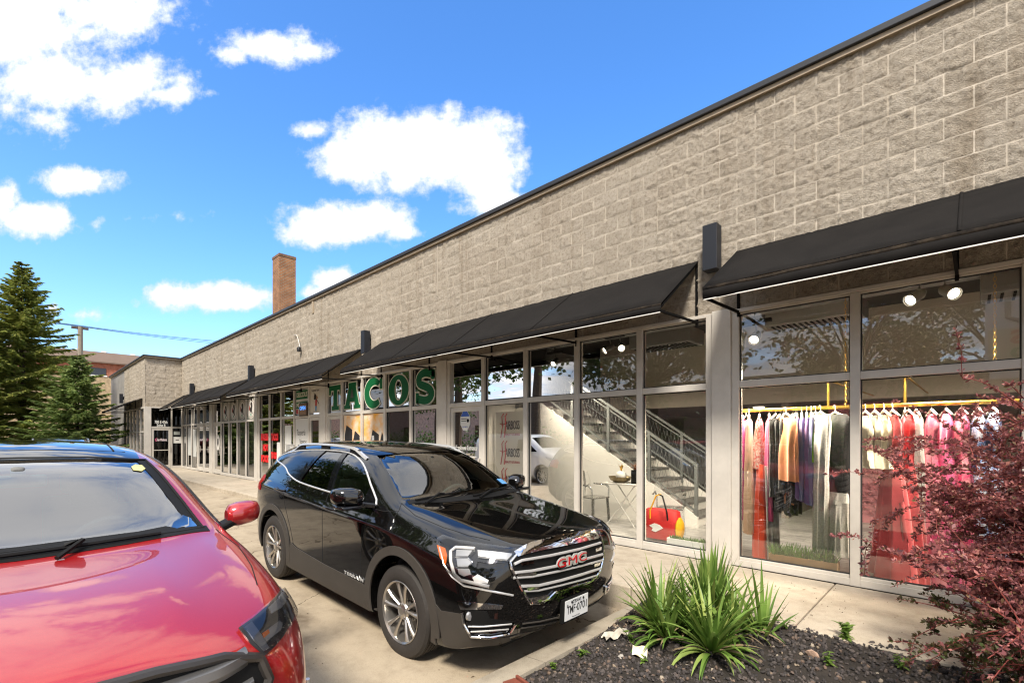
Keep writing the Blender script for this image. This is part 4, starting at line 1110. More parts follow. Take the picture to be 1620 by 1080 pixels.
# ---- red SUV in the next bay, close to the camera
M_RED = None
def car_paint(name, base, flake):
    m, t, p = node_mat(name)
    g = mnode(t, 'ShaderNodeNewGeometry'); v = mnode(t, 'ShaderNodeTexVoronoi', i_Scale=1400); t.links.new(g.outputs['Position'], v.inputs[0])
    t.links.new(ramp(t, v.outputs['Color'], [(.2, base), (.8, flake)]), p.inputs['Base Color'])
    p.inputs['Metallic'].default_value = .45; p.inputs['Roughness'].default_value = .32; p.inputs['Coat Weight'].default_value = 1; p.inputs['Coat Roughness'].default_value = .015; p.inputs['Coat IOR'].default_value = 1.85
    return m
M_RED = car_paint('red_metallic_paint', (.42,.009,.012), (.52,.018,.020))
ED = Matrix.Translation((-2.78, .02, -.08))
EST = [
 st(.78, .28, .66, [(.75,.42),(.785,.60),(.765,.76),(.70,.865),(.63,.905),(.52,.945)], [.99,1.010,1.018]),
 st(.66, .24, .82, [(.88,.42),(.90,.62),(.885,.81),(.81,.93),(.735,.975),(.60,1.01)], [1.050,1.055,1.06], .05),
 st(.38, .22, .91, [(.95,.42),(.96,.65),(.948,.88),(.885,1.005),(.80,1.06),(.65,1.085)], [1.112,1.112,1.115], .02),
 st(0, .22, .93, [(.97,.42),(.972,.68),(.960,.94),(.905,1.075),(.82,1.13),(.68,1.15)], [1.150,1.142,1.14]),
 st(-.28, .22, .93, [(.97,.42),(.972,.70),(.960,.98),(.91,1.11),(.835,1.165),(.72,1.18)], [1.168,1.155,1.15]),
 st(-.50, .22, .93, [(.965,.42),(.970,.71),(.958,.99),(.912,1.125),(.85,1.19),(.77,1.225)], [1.232,1.232,1.232]),
 st(-.82, .22, .93, [(.965,.42),(.968,.72),(.956,1.0),(.915,1.14),(.83,1.30),(.71,1.415)], [1.44,1.45,1.455]),
 st(-1.14, .22, .93, [(.965,.42),(.968,.73),(.956,1.01),(.918,1.15),(.81,1.42),(.655,1.59)], [1.615,1.628,1.632]),
 st(-1.6, .22, .93, [(.965,.42),(.968,.74),(.956,1.02),(.92,1.16),(.80,1.46),(.63,1.655)], [1.685,1.70,1.705]),
 st(-2.2, .22, .93, [(.965,.42),(.968,.75),(.956,1.03),(.92,1.17),(.79,1.46),(.62,1.66)], [1.69,1.705,1.71]),
 st(-2.8, .23, .93, [(.97,.42),(.97,.76),(.95,1.04),(.91,1.19),(.77,1.45),(.60,1.62)], [1.65,1.66,1.665]),
 st(-3.3, .30, .90, [(.93,.46),(.93,.76),(.90,1.05),(.85,1.19),(.71,1.40),(.54,1.53)], [1.55,1.56,1.56]),
 st(-3.62, .40, .78, [(.81,.52),(.82,.74),(.80,.98),(.74,1.09),(.60,1.20),(.45,1.29)], [1.31,1.32,1.32]),
]
eme = body_mesh(EST, [-.06, .02, .035, .03, .015, .005, 0], .10, [0, .04, .06, .06, .02, 0, 0], .06,
    [(6, 1, 11, .3), (8, 0, 4, .15), (9, 2, 4, .5), (10, 1, 3, .75), (3, 1, 11, .6)])
EB = Body(eme, EYE, ED)
EDGE = thing('red_suv', (-2.78, .02, -.08), 'dark red SUV with black glass roof and grey slatted grille parked closest to the camera', 'car')
EWS = [(-.74,1.205),(-.38,1.20),(0,1.198),(.38,1.20),(.74,1.205),(.70,1.33),(.635,1.49),(.59,1.575),(.30,1.60),(0,1.604),(-.30,1.60),(-.59,1.575),(-.635,1.49),(-.70,1.33)]
EDL = smooth_poly([(-.66,1.165),(-1.1,1.17),(-1.6,1.18),(-2.2,1.20),(-2.8,1.24),(-3.15,1.31),(-2.9,1.45),(-2.4,1.55),(-1.8,1.59),(-1.4,1.545),(-1.05,1.42),(-.85,1.30)], 3)
EWF = clip_x(EDL, -1.55, 9); EWR = clip_x(EDL, -9, -1.65)
cuts = [cavity(EST, 5, 11), prism_x(EWS, -1.35, -.2), prism_y(EWF, -1.2, 1.2), prism_y(EWR, -1.2, 1.2)]
for x in (0, -2.85):
    for y in (-1, 1): cuts.append(cyl_y(x, .37, .43, *(sorted((y*.58, y*1.25)))))
obj_from(boolean(eme.copy(), cuts), 'body', M_RED, EDGE, 35)
def epart(name, m_, build, parent=None, **k): return part(name, m_, build, parent or EDGE, **k)
M_EGLASS = glass('blue_tinted_windscreen', (.50,.66,.66), 3.2, .18)
epart('windscreen', M_EGLASS, lambda b: EB.patch(b, 'front', EWS, -.003, 0, .06))
def band(outer, k):
    c = (0, 1.38); return [(c[0] + (p[0]-c[0])*k, c[1] + (p[1]-c[1])*k) for p in outer]
epart('windscreen_border', M_MBLK, lambda b: (EB.line(b, 'front', EWS, .010, -.002, 6, closed=True, sub=4)))
epart('windscreen_frit', M_MBLK, lambda b: EB.patch(b, 'front', [(-.745,1.20),(-.38,1.195),(0,1.193),(.38,1.195),(.745,1.20),(.725,1.262),(.66,1.238),(.45,1.222),(0,1.214),(-.45,1.222),(-.66,1.238),(-.725,1.262)], -.001, .001, .05))
epart('glass_roof', mat('black_glass_roof', (.006,.007,.008), .03, spec=.7, coat=.8), lambda b: EB.patch(b, 'top', [(-1.16,-.555),(-1.125,-.3),(-1.115,0),(-1.125,.3),(-1.16,.555),(-1.6,.575),(-2.3,.56),(-2.3,-.56),(-1.6,-.575)], .003, .008, .06))
epart('panel_gap', M_GAP, lambda b: (EB.line(b, 'top', [(-1.30,-.50),(-1.28,0),(-1.30,.50)], .004, .001, 5), EB.line(b, 'top', [(-1.30,.44),(-1.55,.44),(-2.2,.44)], .006, .002, 5)), smooth=None)
for sg in (1, -1):
    epart('side_window', M_TINT, lambda b: EB.patch(b, 'left', EWF, -.006, 0, .06), flip=sg)
    epart('side_window', M_TINT, lambda b: EB.patch(b, 'left', EWR, -.006, 0, .06), flip=sg)
    epart('window_surround', M_GBLK, lambda b: EB.line(b, 'left', EDL, .009, .003, 6, closed=True, sub=2), flip=sg)
    def mir2(b):
        rows = []
        for (t, sx_, sz_) in ((0, .45, .45), (.10, .85, .85), (.35, 1, 1), (.7, .97, .95), (.92, .74, .80), (1, .42, .45)):
            yy = .945 + .205*t; row = []
            for k in range(20):
                a = 2*PI*k/20; ca_, sa_ = math.cos(a), math.sin(a)
                row.append((-.735 - .035*t + .085*sx_*(abs(ca_)**.8)*math.copysign(1, ca_), yy, 1.212 + .018*t + .078*sz_*(abs(sa_)**.75)*math.copysign(1, sa_)))
            rows.append(row)
        b.quads(rows, True); b.poly(rows[0]); b.poly(rows[-1])
    mo = epart('door_mirror', M_RED, mir2, smooth=50, flip=sg)
    epart('mirror_foot', M_MBLK, lambda b: b.bar((-.69, .86, 1.135), (-.73, .985, 1.18), .10, .045), mo, bevel=.014, flip=sg)
    epart('windscreen_frit', M_MBLK, lambda b: EB.patch(b, 'front', [(.735,1.215),(.70,1.33),(.635,1.49),(.592,1.57),(.54,1.572),(.585,1.48),(.645,1.325),(.675,1.24)], -.0005, .001, .04), flip=sg)
    EHL = [(453,920),(437,942),(421,959),(400,977),(377,993),(396,1018),(418,1037),(433,1023),(447,1007),(463,979),(469,956),(465,938)]
    hl = epart('headlight', M_HLB, lambda b: EB.patch(b, 'view', EHL, .004, .014, 5), smooth=60, flip=sg)
    for p, m_ in (([(452,928),(440,944),(440,954),(455,946),(462,940)], M_LAMPIN), ([(437,949),(424,962),(428,972),(444,962),(452,950)], M_LAMPIN)):
        epart('reflector', m_, lambda b: EB.patch(b, 'view', p, .009, .006, 4), hl, flip=sg)
    epart('turn_lamp', mat('lamp_clear', (.42,.40,.38), .2, .5), lambda b: EB.patch(b, 'view', [(412,1004),(440,983),(445,988),(442,998),(419,1016)], .009, .006, 4), hl, flip=sg)
    epart('turn_bulb', M_AMBER, lambda b: EB.patch(b, 'view', [(412,1004),(422,998),(424,1003),(415,1011)], .0115, .004, 4), hl, flip=sg)
    epart('light_bar', mat('lamp_grey_guide', (.24,.24,.25), .25, .3), lambda b: EB.patch(b, 'view', [(386,993),(397,985),(408,1000),(424,1026),(416,1030),(400,1013)], .009, .006, 4), hl, flip=sg)
    epart('lamp_lens', M_LENS, lambda b: EB.patch(b, 'view', EHL, .020, 0, 6), hl, flip=sg)
    epart('panel_gap', M_GAP, lambda b: EB.line(b, 'top', [(-.40,.80),(-.1,.83),(.2,.80),(.42,.755)], .0035, -.001, 5), flip=sg)
    epart('bumper_vent', M_MBLK, lambda b: EB.patch(b, 'right' if 0 else 'left', [(.60,.62),(.68,.55),(.72,.34),(.62,.34),(.58,.45)], .004, .012, .05), smooth=None, flip=sg)
    epart('vent_trim', M_SATIN, lambda b: EB.line(b, 'left', [(.60,.63),(.575,.5),(.60,.33)], .010, .008, 8), flip=sg)
    for cx_ in (0, -2.85):
        def clad2(b):
            ring = [(cx_ + .435*math.cos(t), .37 + .435*math.sin(t)) for t in [R(-25 + 230*k/28) for k in range(29)]]
            out_ = [(cx_ + .475*math.cos(t), .37 + .475*math.sin(t)) for t in [R(205 - 230*k/28) for k in range(29)]]
            EB.patch(b, 'left', ring + out_, .010, .03, .05)
        epart('wheel_arch_cladding', M_PLAST, clad2, flip=sg)
# grille: frame on the nose, three deep slats
EGR = [(-.66,.80),(-.63,.885),(-.50,.935),(-.3,.962),(0,.975),(.3,.962),(.50,.935),(.63,.885),(.66,.80),(.60,.66),(.50,.56),(0,.545),(-.5,.56),(-.60,.66)]
epart('grille', M_MBLK, lambda b: EB.patch(b, 'front', EGR, .004, .012, .05), smooth=None)
M_GSLAT = mat('satin_grey_slat', (.20,.195,.19), .32, .75)
M_GFR = mat('dark_grille_frame', (.06,.055,.052), .35, .5)
epart('grille_frame', M_GFR, lambda b: EB.line(b, 'front', EGR, .019, .006, 8, closed=True, sub=4))
def slat(b, z, w, h, up):
    rows = []
    for k in range(41):
        y = -w + 2*w*k/40; e = max(0, (abs(y) - (w - .10))/.10)
        q, n = EB.on('front', (y, z + up*e))
        rows.append([(q.x + a - .012*e, y, q.z + c) for a, c in ((.006, h*.5), (.028, h*.30), (.034, -h*.15), (.022, -h*.5), (-.01, -h*.5), (-.01, h*.5))])
    b.quads(rows, True); b.poly(rows[0]); b.poly(rows[-1])
for z, w, h, up in ((.895, .585, .062, .012), (.785, .60, .062, .02), (.675, .55, .06, .02)): epart('grille_slat', M_GSLAT, lambda b: slat(b, z, w, h, up), smooth=35)
def ewip(b, p, q, piv):
    P = [Vector(EB.on('top', (p[0] + (q[0]-p[0])*k/10, p[1] + (q[1]-p[1])*k/10))[0]) + Vector((0,0,.018)) for k in range(11)]
    b.tube(P, .011, 6); b.tube([Vector((piv[0], piv[1], EB.on('top', piv)[0].z + .012)), P[5] + Vector((.01,0,.024)), P[6] + Vector((0,0,.010))], .012, 6)
for p, q, pv in (((-.36,.53),(-.335,-.10),(-.24,.12)), ((-.36,-.14),(-.40,-.72),(-.25,-.45))): epart('wiper', M_MBLK, lambda b: ewip(b, p, q, pv))
epart('cowl', M_MBLK, lambda b: EB.patch(b, 'top', [(-.36,-.76),(-.315,-.38),(-.30,0),(-.315,.38),(-.36,.76),(-.44,.76),(-.39,.38),(-.37,0),(-.39,-.38),(-.44,-.76)], .003, .01, .05))
epart('dashboard', M_INT, lambda b: (b.box(-1.05, -.45, -.78, .78, .6, 1.05), b.box(-.75, -.46, -.70, .70, 1.05, 1.12)), bevel=.05)
def steer2(b):
    c = Vector((-1.10, .40, 1.06)); ax = Vector((-.9, 0, .42)).normalized(); a = ax.orthogonal().normalized(); d = ax.cross(a)
    b.tube([c + (a*math.cos(t) + d*math.sin(t))*.185 for t in [2*PI*k/28 for k in range(29)]], .017, 8); b.bar(c - a*.17, c + a*.17, .05, .03); b.bar(c, c - ax*.3, .07)
epart('steering_wheel', M_INT, steer2)
for x, y in ((-1.55, -.40), (-1.55, .40), (-2.5, -.4), (-2.5, .4)): seat(EDGE, x, y, M_INTL)
epart('inside_mirror', M_INTL, lambda b: (b.box(-1.14, -1.10, -.12, .12, 1.44, 1.51), b.box(-1.14, -1.0, -.03, .03, 1.50, 1.56)), bevel=.015)
epart('windscreen_sticker', mat('sticker_yellow', (.60,.55,.22), .6), lambda b: EB.patch(b, 'front', [(.50,1.52),(.54,1.512),(.565,1.525),(.555,1.545),(.52,1.552),(.495,1.54)], .0015, .001, .03), smooth=None)
epart('bumper_lip', M_PLAST, lambda b: EB.patch(b, 'front', [(-.70,.50),(-.3,.46),(.3,.46),(.70,.50),(.72,.33),(0,.30),(-.72,.33)], .006, .02, .06))
epart('underbody', M_MBLK, lambda b: (b.box(-3.4, .6, -.56, .56, .22, .56), b.box(-2.3, -.5, -.86, .86, .22, .5)))
for x, y, s_ in ((0, -.83, -1), (0, .83, 1), (-2.85, -.83, -1), (-2.85, .83, 1)): wheel(EDGE, x, y, s_, .365, .24, .25, 'pairs', (M_TYRE, M_RIM, M_DISC))

# ------------------------------------------------------------------ planting
def leaf_mat(name, stops, trans=.35, rough=.5, tone=None):
    m = bpy.data.materials.new(name); m.use_nodes = True; t = m.node_tree; p = t.nodes['Principled BSDF']; out = t.nodes['Material Output']
    g = mnode(t, 'ShaderNodeNewGeometry'); c = ramp(t, g.outputs['Random Per Island'], stops)
    n = mnode(t, 'ShaderNodeTexNoise', i_Scale=tone or 1.5, i_Detail=4); t.links.new(g.outputs['Position'], n.inputs[0])
    c = mul(t, c, ramp(t, n.outputs[0], [(.3, (.72,.74,.70)), (.7, (1.15,1.12,1.05))]))
    t.links.new(c, p.inputs['Base Color']); p.inputs['Roughness'].default_value = rough; p.inputs['Specular IOR Level'].default_value = .35
    tr = mnode(t, 'ShaderNodeBsdfTranslucent'); t.links.new(c, tr.inputs[0])
    mx = mnode(t, 'ShaderNodeMixShader', i_Fac=trans); mx.inputs[0].default_value = trans
    t.links.new(p.outputs[0], mx.inputs[1]); t.links.new(tr.outputs[0], mx.inputs[2]); t.links.new(mx.outputs[0], out.inputs[0])
    return m
M_YUC = leaf_mat('yucca_leaf', [(0, (.09,.175,.032)), (.45, (.16,.27,.052)), (.8, (.25,.36,.09)), (1, (.40,.44,.13))], .25, .42, 7)
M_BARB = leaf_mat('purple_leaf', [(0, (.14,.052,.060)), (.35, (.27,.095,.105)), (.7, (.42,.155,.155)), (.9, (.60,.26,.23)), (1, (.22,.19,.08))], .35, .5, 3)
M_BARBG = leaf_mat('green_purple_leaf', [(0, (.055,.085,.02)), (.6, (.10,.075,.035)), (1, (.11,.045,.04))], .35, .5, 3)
M_BARK = mat('bark', (.085,.06,.042), .9, var=.4, vs=12, bump=.8, bs=60)
M_REDTW = mat('red_twig', (.22,.045,.035), .7)
M_SPR = leaf_mat('spruce_needles', [(0, (.15,.20,.04)), (.5, (.26,.31,.07)), (.85, (.42,.44,.11)), (1, (.50,.45,.14))], .4, .6, .8)
M_SPR2 = leaf_mat('young_spruce_needles', [(0, (.14,.22,.07)), (.5, (.25,.34,.11)), (1, (.40,.47,.17))], .4, .6, .8)
M_TREE = leaf_mat('broad_leaf', [(0, (.035,.065,.015)), (.6, (.065,.115,.025)), (1, (.11,.16,.04))], .4, .5, .6)
M_WEED = leaf_mat('weed_leaf', [(0, (.10,.19,.03)), (1, (.22,.33,.07))], .4, .5, 5)
def blade(mb, p, az, el, ln, w, droop, r, seg=7, fold=.35):
    """one strap leaf: rises at elevation el, bends over by droop"""
    rows = []; P = Vector(p); d = el
    h = Vector((math.cos(az), math.sin(az), 0)); s = Vector((-math.sin(az), math.cos(az), 0)); tw = r.uniform(-.35, .35)
    for k in range(seg + 1):
        t = k/seg
        ww = w*(min(1, .55 + t*2.2) if t < .25 else 1 - ((t - .25)/.75)**1.7)*.5 + .0006
        ss = (s*math.cos(tw*t) + Vector((0,0,1))*math.sin(tw*t))
        up = h*(-math.sin(d)) + Vector((0,0,1))*math.cos(d)
        rows.append([P - ss*ww + up*ww*fold, P, P + ss*ww + up*ww*fold])
        P = P + (h*math.cos(d) + Vector((0,0,1))*math.sin(d))*ln/seg
        d -= droop/seg*(0.4 + 1.2*t)
    mb.quads(rows)
def yucca(x, y, n, ln, w, label, spread=(.5, 1.5), droop=(.1, .9), seed=1):
    r = random.Random(seed); z = soil_z(x, y) - .01
    o = thing('yucca_plant', (x, y, z), label, 'plant', 'yucca clumps in the dark gravel')
    mb = MB(); db = MB()
    for k in range(n):
        az = r.uniform(0, 2*PI); t = r.random()
        el = spread[0] + (spread[1] - spread[0])*(t**.8)
        q = .03 + .035*(1 - t)
        blade(mb, (x + q*math.cos(az), y + q*math.sin(az), z + .02 + .05*t), az + r.uniform(-.2,.2), el, ln*r.uniform(.6, 1.08)*(.75 + .25*t), w*r.uniform(.7, 1.15), r.uniform(*droop)*(1.35 - t), r)
    for k in range(max(3, n//7)):
        az = r.uniform(0, 2*PI); blade(db, (x, y, z + .03), az, r.uniform(.05,.4), ln*r.uniform(.4,.75), w*.8, r.uniform(.3,.9), r)
    mb.build('leaves', M_YUC, o, smooth=180, recalc=False)
    db.build('dry_leaves', mat('dry_leaf', (.30,.22,.12), .8, var=.3, vs=9), o, smooth=180, recalc=False)
yucca(-1.62, 4.12, 110, .64, .040, 'tall upright clump of stiff yucca blades at the back of the gravel bed', (.75, 1.55), (.0, .35), 3)
yucca(-1.90, 3.75, 85, .56, .040, 'leftmost clump of arching yucca blades beside the kerb', (.35, 1.5), (.2, 1.2), 5)
yucca(-1.42, 3.64, 90, .52, .038, 'low yucca clump in front with drooping blades over the gravel', (.1, 1.35), (.5, 1.7), 8)
yucca(-1.76, 3.62, 60, .44, .034, 'drooping yucca clump in the gap between the leftmost and the front clump', (.1, 1.3), (.5, 1.7), 23)
yucca(-1.38, 3.98, 60, .46, .034, 'leafy yucca clump behind the front one on the sidewalk side', (.3, 1.4), (.4, 1.4), 29)
yucca(-1.20, 4.08, 18, .52, .030, 'thin yucca clump with few blades nearest the sidewalk joint', (.6, 1.4), (.0, .6), 11)
yucca(-1.68, 3.86, 70, .50, .034, 'bushy middle yucca clump between the tall one and the low one', (.4, 1.5), (.2, 1.1), 14)
yucca(-1.50, 3.92, 50, .36, .032, 'short spreading yucca clump tucked against the tall upright one', (.2, 1.2), (.4, 1.3), 17)
def weed(x, y, h, label, seed, n=9, col=None, sz=.035, z=None):
    r = random.Random(seed); z = soil_z(x, y) if z is None else z; mb = MB()
    o = thing('weed', (x, y, z), label, 'weed', 'small weeds in the gravel bed'); sm = MB()
    for k in range(max(2, n//5)):
        az = r.uniform(0, 6.28); ln = h*r.uniform(.6, 1); P = [Vector((x, y, z)) + Vector((math.cos(az)*ln*.5*t*t, math.sin(az)*ln*.5*t*t, ln*t)) for t in (0, .3, .6, 1)]
        sm.tube(P, .0025, 5)
        for j in range(n):
            t = r.uniform(.15, 1); i = min(2, int(t*3)); c = P[i].lerp(P[i+1], min(1, t*3 - i)); a2 = r.uniform(0, 6.28)
            blade(mb, c, a2, r.uniform(-.2, .8), sz*r.uniform(.7, 1.6), sz*.6, .6, r, 3)
    mb.build('leaves', col or M_WEED, o, smooth=180, recalc=False); sm.build('stem', M_WEED, o)
weed(-1.95, 3.98, .50, 'tall feathery pale green weed behind the leftmost yucca', 2, 24, sz=.028)
weed(-1.55, 3.78, .28, 'broad leaved green weed growing inside the yucca clumps', 4, 16, sz=.06)
weed(-1.98, 3.42, .12, 'low leafy weed left of the drooping yucca', 5, 12)
weed(-2.16, 3.02, .07, 'small weed creeping over the planter kerb', 6, 14, sz=.03)
weed(-2.20, 2.72, .05, 'mossy weed on the kerb nearest the brick edging', 7, 14, sz=.025)
weed(-.70, 4.36, .12, 'fern-like weed at the sidewalk edge right of the joint', 8, 16, sz=.05)
weed(-1.08, 4.26, .14, 'thin stalky weed below the sidewalk joint', 9, 8, sz=.03)
weed(-.72, 3.9, .10, 'yellow green weed in the middle of the dark gravel', 10, 12)
weed(-.35, 4.1, .10, 'flat weed in the gravel below the purple bush', 12, 14)
weed(-1.75, 3.20, .06, 'tiny weed at the bottom edge beside the white paper', 13, 8, sz=.03)
# gravel of black lava rock
def ico():
    bm = bmesh.new(); bmesh.ops.create_icosphere(bm, subdivisions=1, radius=1); v = [tuple(q.co) for q in bm.verts]; f = [tuple(x.index for x in q.verts) for q in bm.faces]; bm.free(); return v, f
IV, IF = ico()
r = random.Random(21); g = MB()
def rock(mb, x, y, z, s, r):
    q = Matrix.Rotation(r.uniform(0, 6.28), 3, Vector((r.uniform(-1,1), r.uniform(-1,1), r.uniform(-1,1))).normalized())
    sc = (r.uniform(.65,1.25), r.uniform(.6,1.1), r.uniform(.5,.9)); vs = []
    for v in IV:
        k = r.uniform(.74, 1.16); w = q @ Vector((v[0]*sc[0]*k, v[1]*sc[1]*k, v[2]*sc[2]*k)); vs.append((x + w.x*s, y + w.y*s, z + w.z*s))
    mb.add(vs, IF)
cnt = 0
while cnt < 12500:
    x = r.uniform(-2.25, 1.1); y = r.uniform(1.22, 4.52)
    if x > .25 and y < 3.0 and r.random() < .7: continue
    if y > soil_edge(x) + .015*r.gauss(0, 1): continue
    s = .010 + .011*r.random()**1.5
    rock(g, x, y, soil_z(x, y) + r.uniform(-.002, .014), s, r); cnt += 1
m_rock, t_, p_ = node_mat('lava_rock')
gg = mnode(t_, 'ShaderNodeNewGeometry')
t_.links.new(ramp(t_, gg.outputs['Random Per Island'], [(0, (.026,.022,.021)), (.55, (.058,.048,.044)), (.86, (.10,.080,.070)), (.95, (.15,.10,.07)), (.985, (.26,.20,.14)), (1, (.42,.36,.28))]), p_.inputs['Base Color'])
p_.inputs['Roughness'].default_value = .85
nb = mnode(t_, 'ShaderNodeTexNoise', i_Scale=260, i_Detail=3); t_.links.new(gg.outputs['Position'], nb.inputs[0]); bb = mnode(t_, 'ShaderNodeBump', i_Strength=.7, i_Distance=.004); t_.links.new(nb.outputs[0], bb.inputs['Height']); t_.links.new(bb.outputs[0], p_.inputs['Normal'])
go = g.build('gravel', m_rock, None, recalc=False); tag(go, 'small black lava gravel covering the planting bed', 'gravel', kind='stuff')
# loose things in the gravel
r = random.Random(5)
for x, y, s, lb, c in ((-.82, 3.94, .045, 'pinkish pale stone on the dark gravel right of the yuccas', (.50,.33,.24)), (-2.08, 3.52, .045, 'pale flat stone on the planter kerb left of the yuccas', (.52,.47,.40)), (-1.93, 3.20, .032, 'small pale stone chip left of the white paper', (.55,.50,.43))):
    mb = MB(); rock(mb, 0, 0, 0, s, r); o = mb.build('stone', mat('pale_stone', c, .9, var=.3, vs=30, bump=.5, bs=90), None, smooth=30); o.location = (x, y, soil_z(x, y) + s*.4); tag(o, lb, 'stone')
mb = MB(); mb.quads([[(-.055 + .11*i/5, -.045 + .09*j/4, .012*math.sin(i*1.3 + j*.8) + .02*(j/4)) for i in range(6)] for j in range(5)])
o = mb.build('paper_scrap', mat('scrap_paper', (.72,.70,.66), .7, var=.25, vs=20, dark=(.70,.52,.22)), None, smooth=180, recalc=False); o.location = (-1.83, 3.30, soil_z(-1.83, 3.3) + .03); o.rotation_euler = (.3, .1, .5); tag(o, 'crumpled white paper scrap on the gravel in front of the yuccas', 'litter')
mb = MB(); mb.quads([[(-.11 + .22*i/6, -.04 + .08*j/4, .025*math.sin(i*1.9 + j*1.3)) for i in range(7)] for j in range(5)])
o = mb.build('plastic_scrap', mat('dirty_plastic', (.52,.47,.38), .45, var=.3, vs=14), None, smooth=180, recalc=False); o.location = (-2.12, 3.42, .035); o.rotation_euler = (.2, -.1, 1.15); tag(o, 'dirty translucent plastic sheet caught on the kerb beside the yuccas', 'litter')
mb = MB(); mb.box(-.24, .24, -.05, .05, 0, .07); mb.box(-.24, .24, .054, .075, .0, .085)
o = mb.build('edging_brick', mat('red_brown_edging', (.22,.06,.035), .7, var=.3, vs=10), None, bevel=.006); o.location = (-2.02, 2.26, soil_z(-2.1, 2.3) - .02); o.rotation_euler = (0, 0, R(-12)); tag(o, 'red brown edging piece at the bottom edge of the gravel bed', 'edging')

# grit and dry leaf bits along the kerbs and on the paving
r = random.Random(77); g2 = MB()
for _ in range(900):
    q = r.random()
    if q < .45: x, y = r.uniform(-16, -2.5), 4.31 - abs(r.gauss(0, .05)); z = lot_z(x, y)
    elif q < .7: x, y = -2.52 - abs(r.gauss(0, .06)), r.uniform(1.4, 4.3); z = lot_z(x, y)
    elif q < .85: x, y = r.uniform(-2.4, 1.2), r.uniform(4.36, 5.9); z = SW_Z
    else: x, y = r.uniform(-9, -2.5), r.uniform(1.0, 4.3); z = lot_z(x, y)
    if r.random() < .7: rock(g2, x, y, z + .002, r.uniform(.002, .006), r)
    else: blade(g2, (x, y, z + .004), r.uniform(0, 6.28), r.uniform(-.05, .3), r.uniform(.015, .04), .012, .4, r, 2)
mg, t_, p_ = node_mat('grit'); gg = mnode(t_, 'ShaderNodeNewGeometry'); t_.links.new(ramp(t_, gg.outputs['Random Per Island'], [(0, (.05,.04,.03)), (.5, (.16,.11,.06)), (1, (.33,.27,.2))]), p_.inputs['Base Color']); p_.inputs['Roughness'].default_value = .9
tag(g2.build('grit', mg, None, recalc=False), 'grit and dry leaf bits scattered along the kerbs', 'grit', kind='stuff')

# purple barberry
def barberry():
    r = random.Random(12); bx, by = .74, 4.40; bz = soil_z(bx, by)
    o = thing('barberry_bush', (bx, by, bz), 'large dark purple red leaved bush with arching twigs in front of the dress shop window', 'bush')
    st_ = MB(); lf = MB(); lg = MB(); tw = MB()
    def leafcl(c, d, n, s, m_):
        for _ in range(n):
            az = r.uniform(0, 6.28); el = r.uniform(-.5, 1.2); ln = s*r.uniform(.6, 1.3); w = ln*.48
            h = Vector((math.cos(az)*math.cos(el), math.sin(az)*math.cos(el), math.sin(el))); h = (h + d*.5).normalized(); sd_ = h.cross(Vector((r.uniform(-1,1), r.uniform(-1,1), r.uniform(-1,1)))).normalized()
            b = c + h*.003; m_.poly([b, b + h*ln*.6 + sd_*w*.5, b + h*ln, b + h*ln*.6 - sd_*w*.5])
    def stem(p, d, ln, rad, depth):
        P = [Vector(p)]; n = max(4, int(ln/.10)); dd = d.copy()
        for k in range(n):
            dd = (dd + Vector((r.gauss(0,.09), r.gauss(0,.09), r.gauss(0,.05) - (.055 + .05*depth)*(k/n + .3)))).normalized()
            P.append(P[-1] + dd*ln/n)
        (st_ if depth == 0 else tw).tube(P, [rad*(1 - .8*k/n) + .0012 for k in range(n+1)], 5 if depth == 0 else 4, cap=False)
        for k in range(1, n+1):
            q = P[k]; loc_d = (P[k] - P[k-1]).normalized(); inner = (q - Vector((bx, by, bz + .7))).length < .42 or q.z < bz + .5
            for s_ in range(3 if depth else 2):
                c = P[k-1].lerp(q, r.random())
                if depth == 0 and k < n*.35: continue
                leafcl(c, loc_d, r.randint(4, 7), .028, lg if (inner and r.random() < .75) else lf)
            if depth < 2 and k > n*(.22 if depth == 0 else .1) and r.random() < (.92 if depth == 0 else .55):
                for _ in range(2 if depth == 0 else 1):
                    nd = (loc_d*.6 + Vector((r.gauss(0,.75), r.gauss(0,.75), r.gauss(.05,.45)))).normalized()
                    stem(q, nd, ln*(.42 if depth == 0 else .36)*r.uniform(.6, 1.25), rad*.45, depth + 1)
    for k in range(56):
        az = r.uniform(0, 2*PI) if k % 3 else r.uniform(R(140), R(260)); el = r.uniform(.55, 1.45); d = Vector((math.cos(az)*math.cos(el), math.sin(az)*math.cos(el), math.sin(el)))
        stem((bx + r.gauss(0,.08), by + r.gauss(0,.06), bz), d, r.uniform(.85, 1.62)*(1.12 if el > .9 else .74), r.uniform(.006,.011), 0)
    for k in range(5):      # long bare-ish shoots at the top
        az = r.uniform(R(120), R(260)); d = Vector((math.cos(az)*.35, math.sin(az)*.2, 1)).normalized(); stem((bx + r.gauss(-.1,.15), by + r.gauss(0,.1), bz + .9), d, r.uniform(.9, 1.2), .004, 1)
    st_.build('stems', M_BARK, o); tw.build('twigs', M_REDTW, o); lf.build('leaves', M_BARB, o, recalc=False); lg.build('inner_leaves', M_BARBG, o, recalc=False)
    return o
barberry()

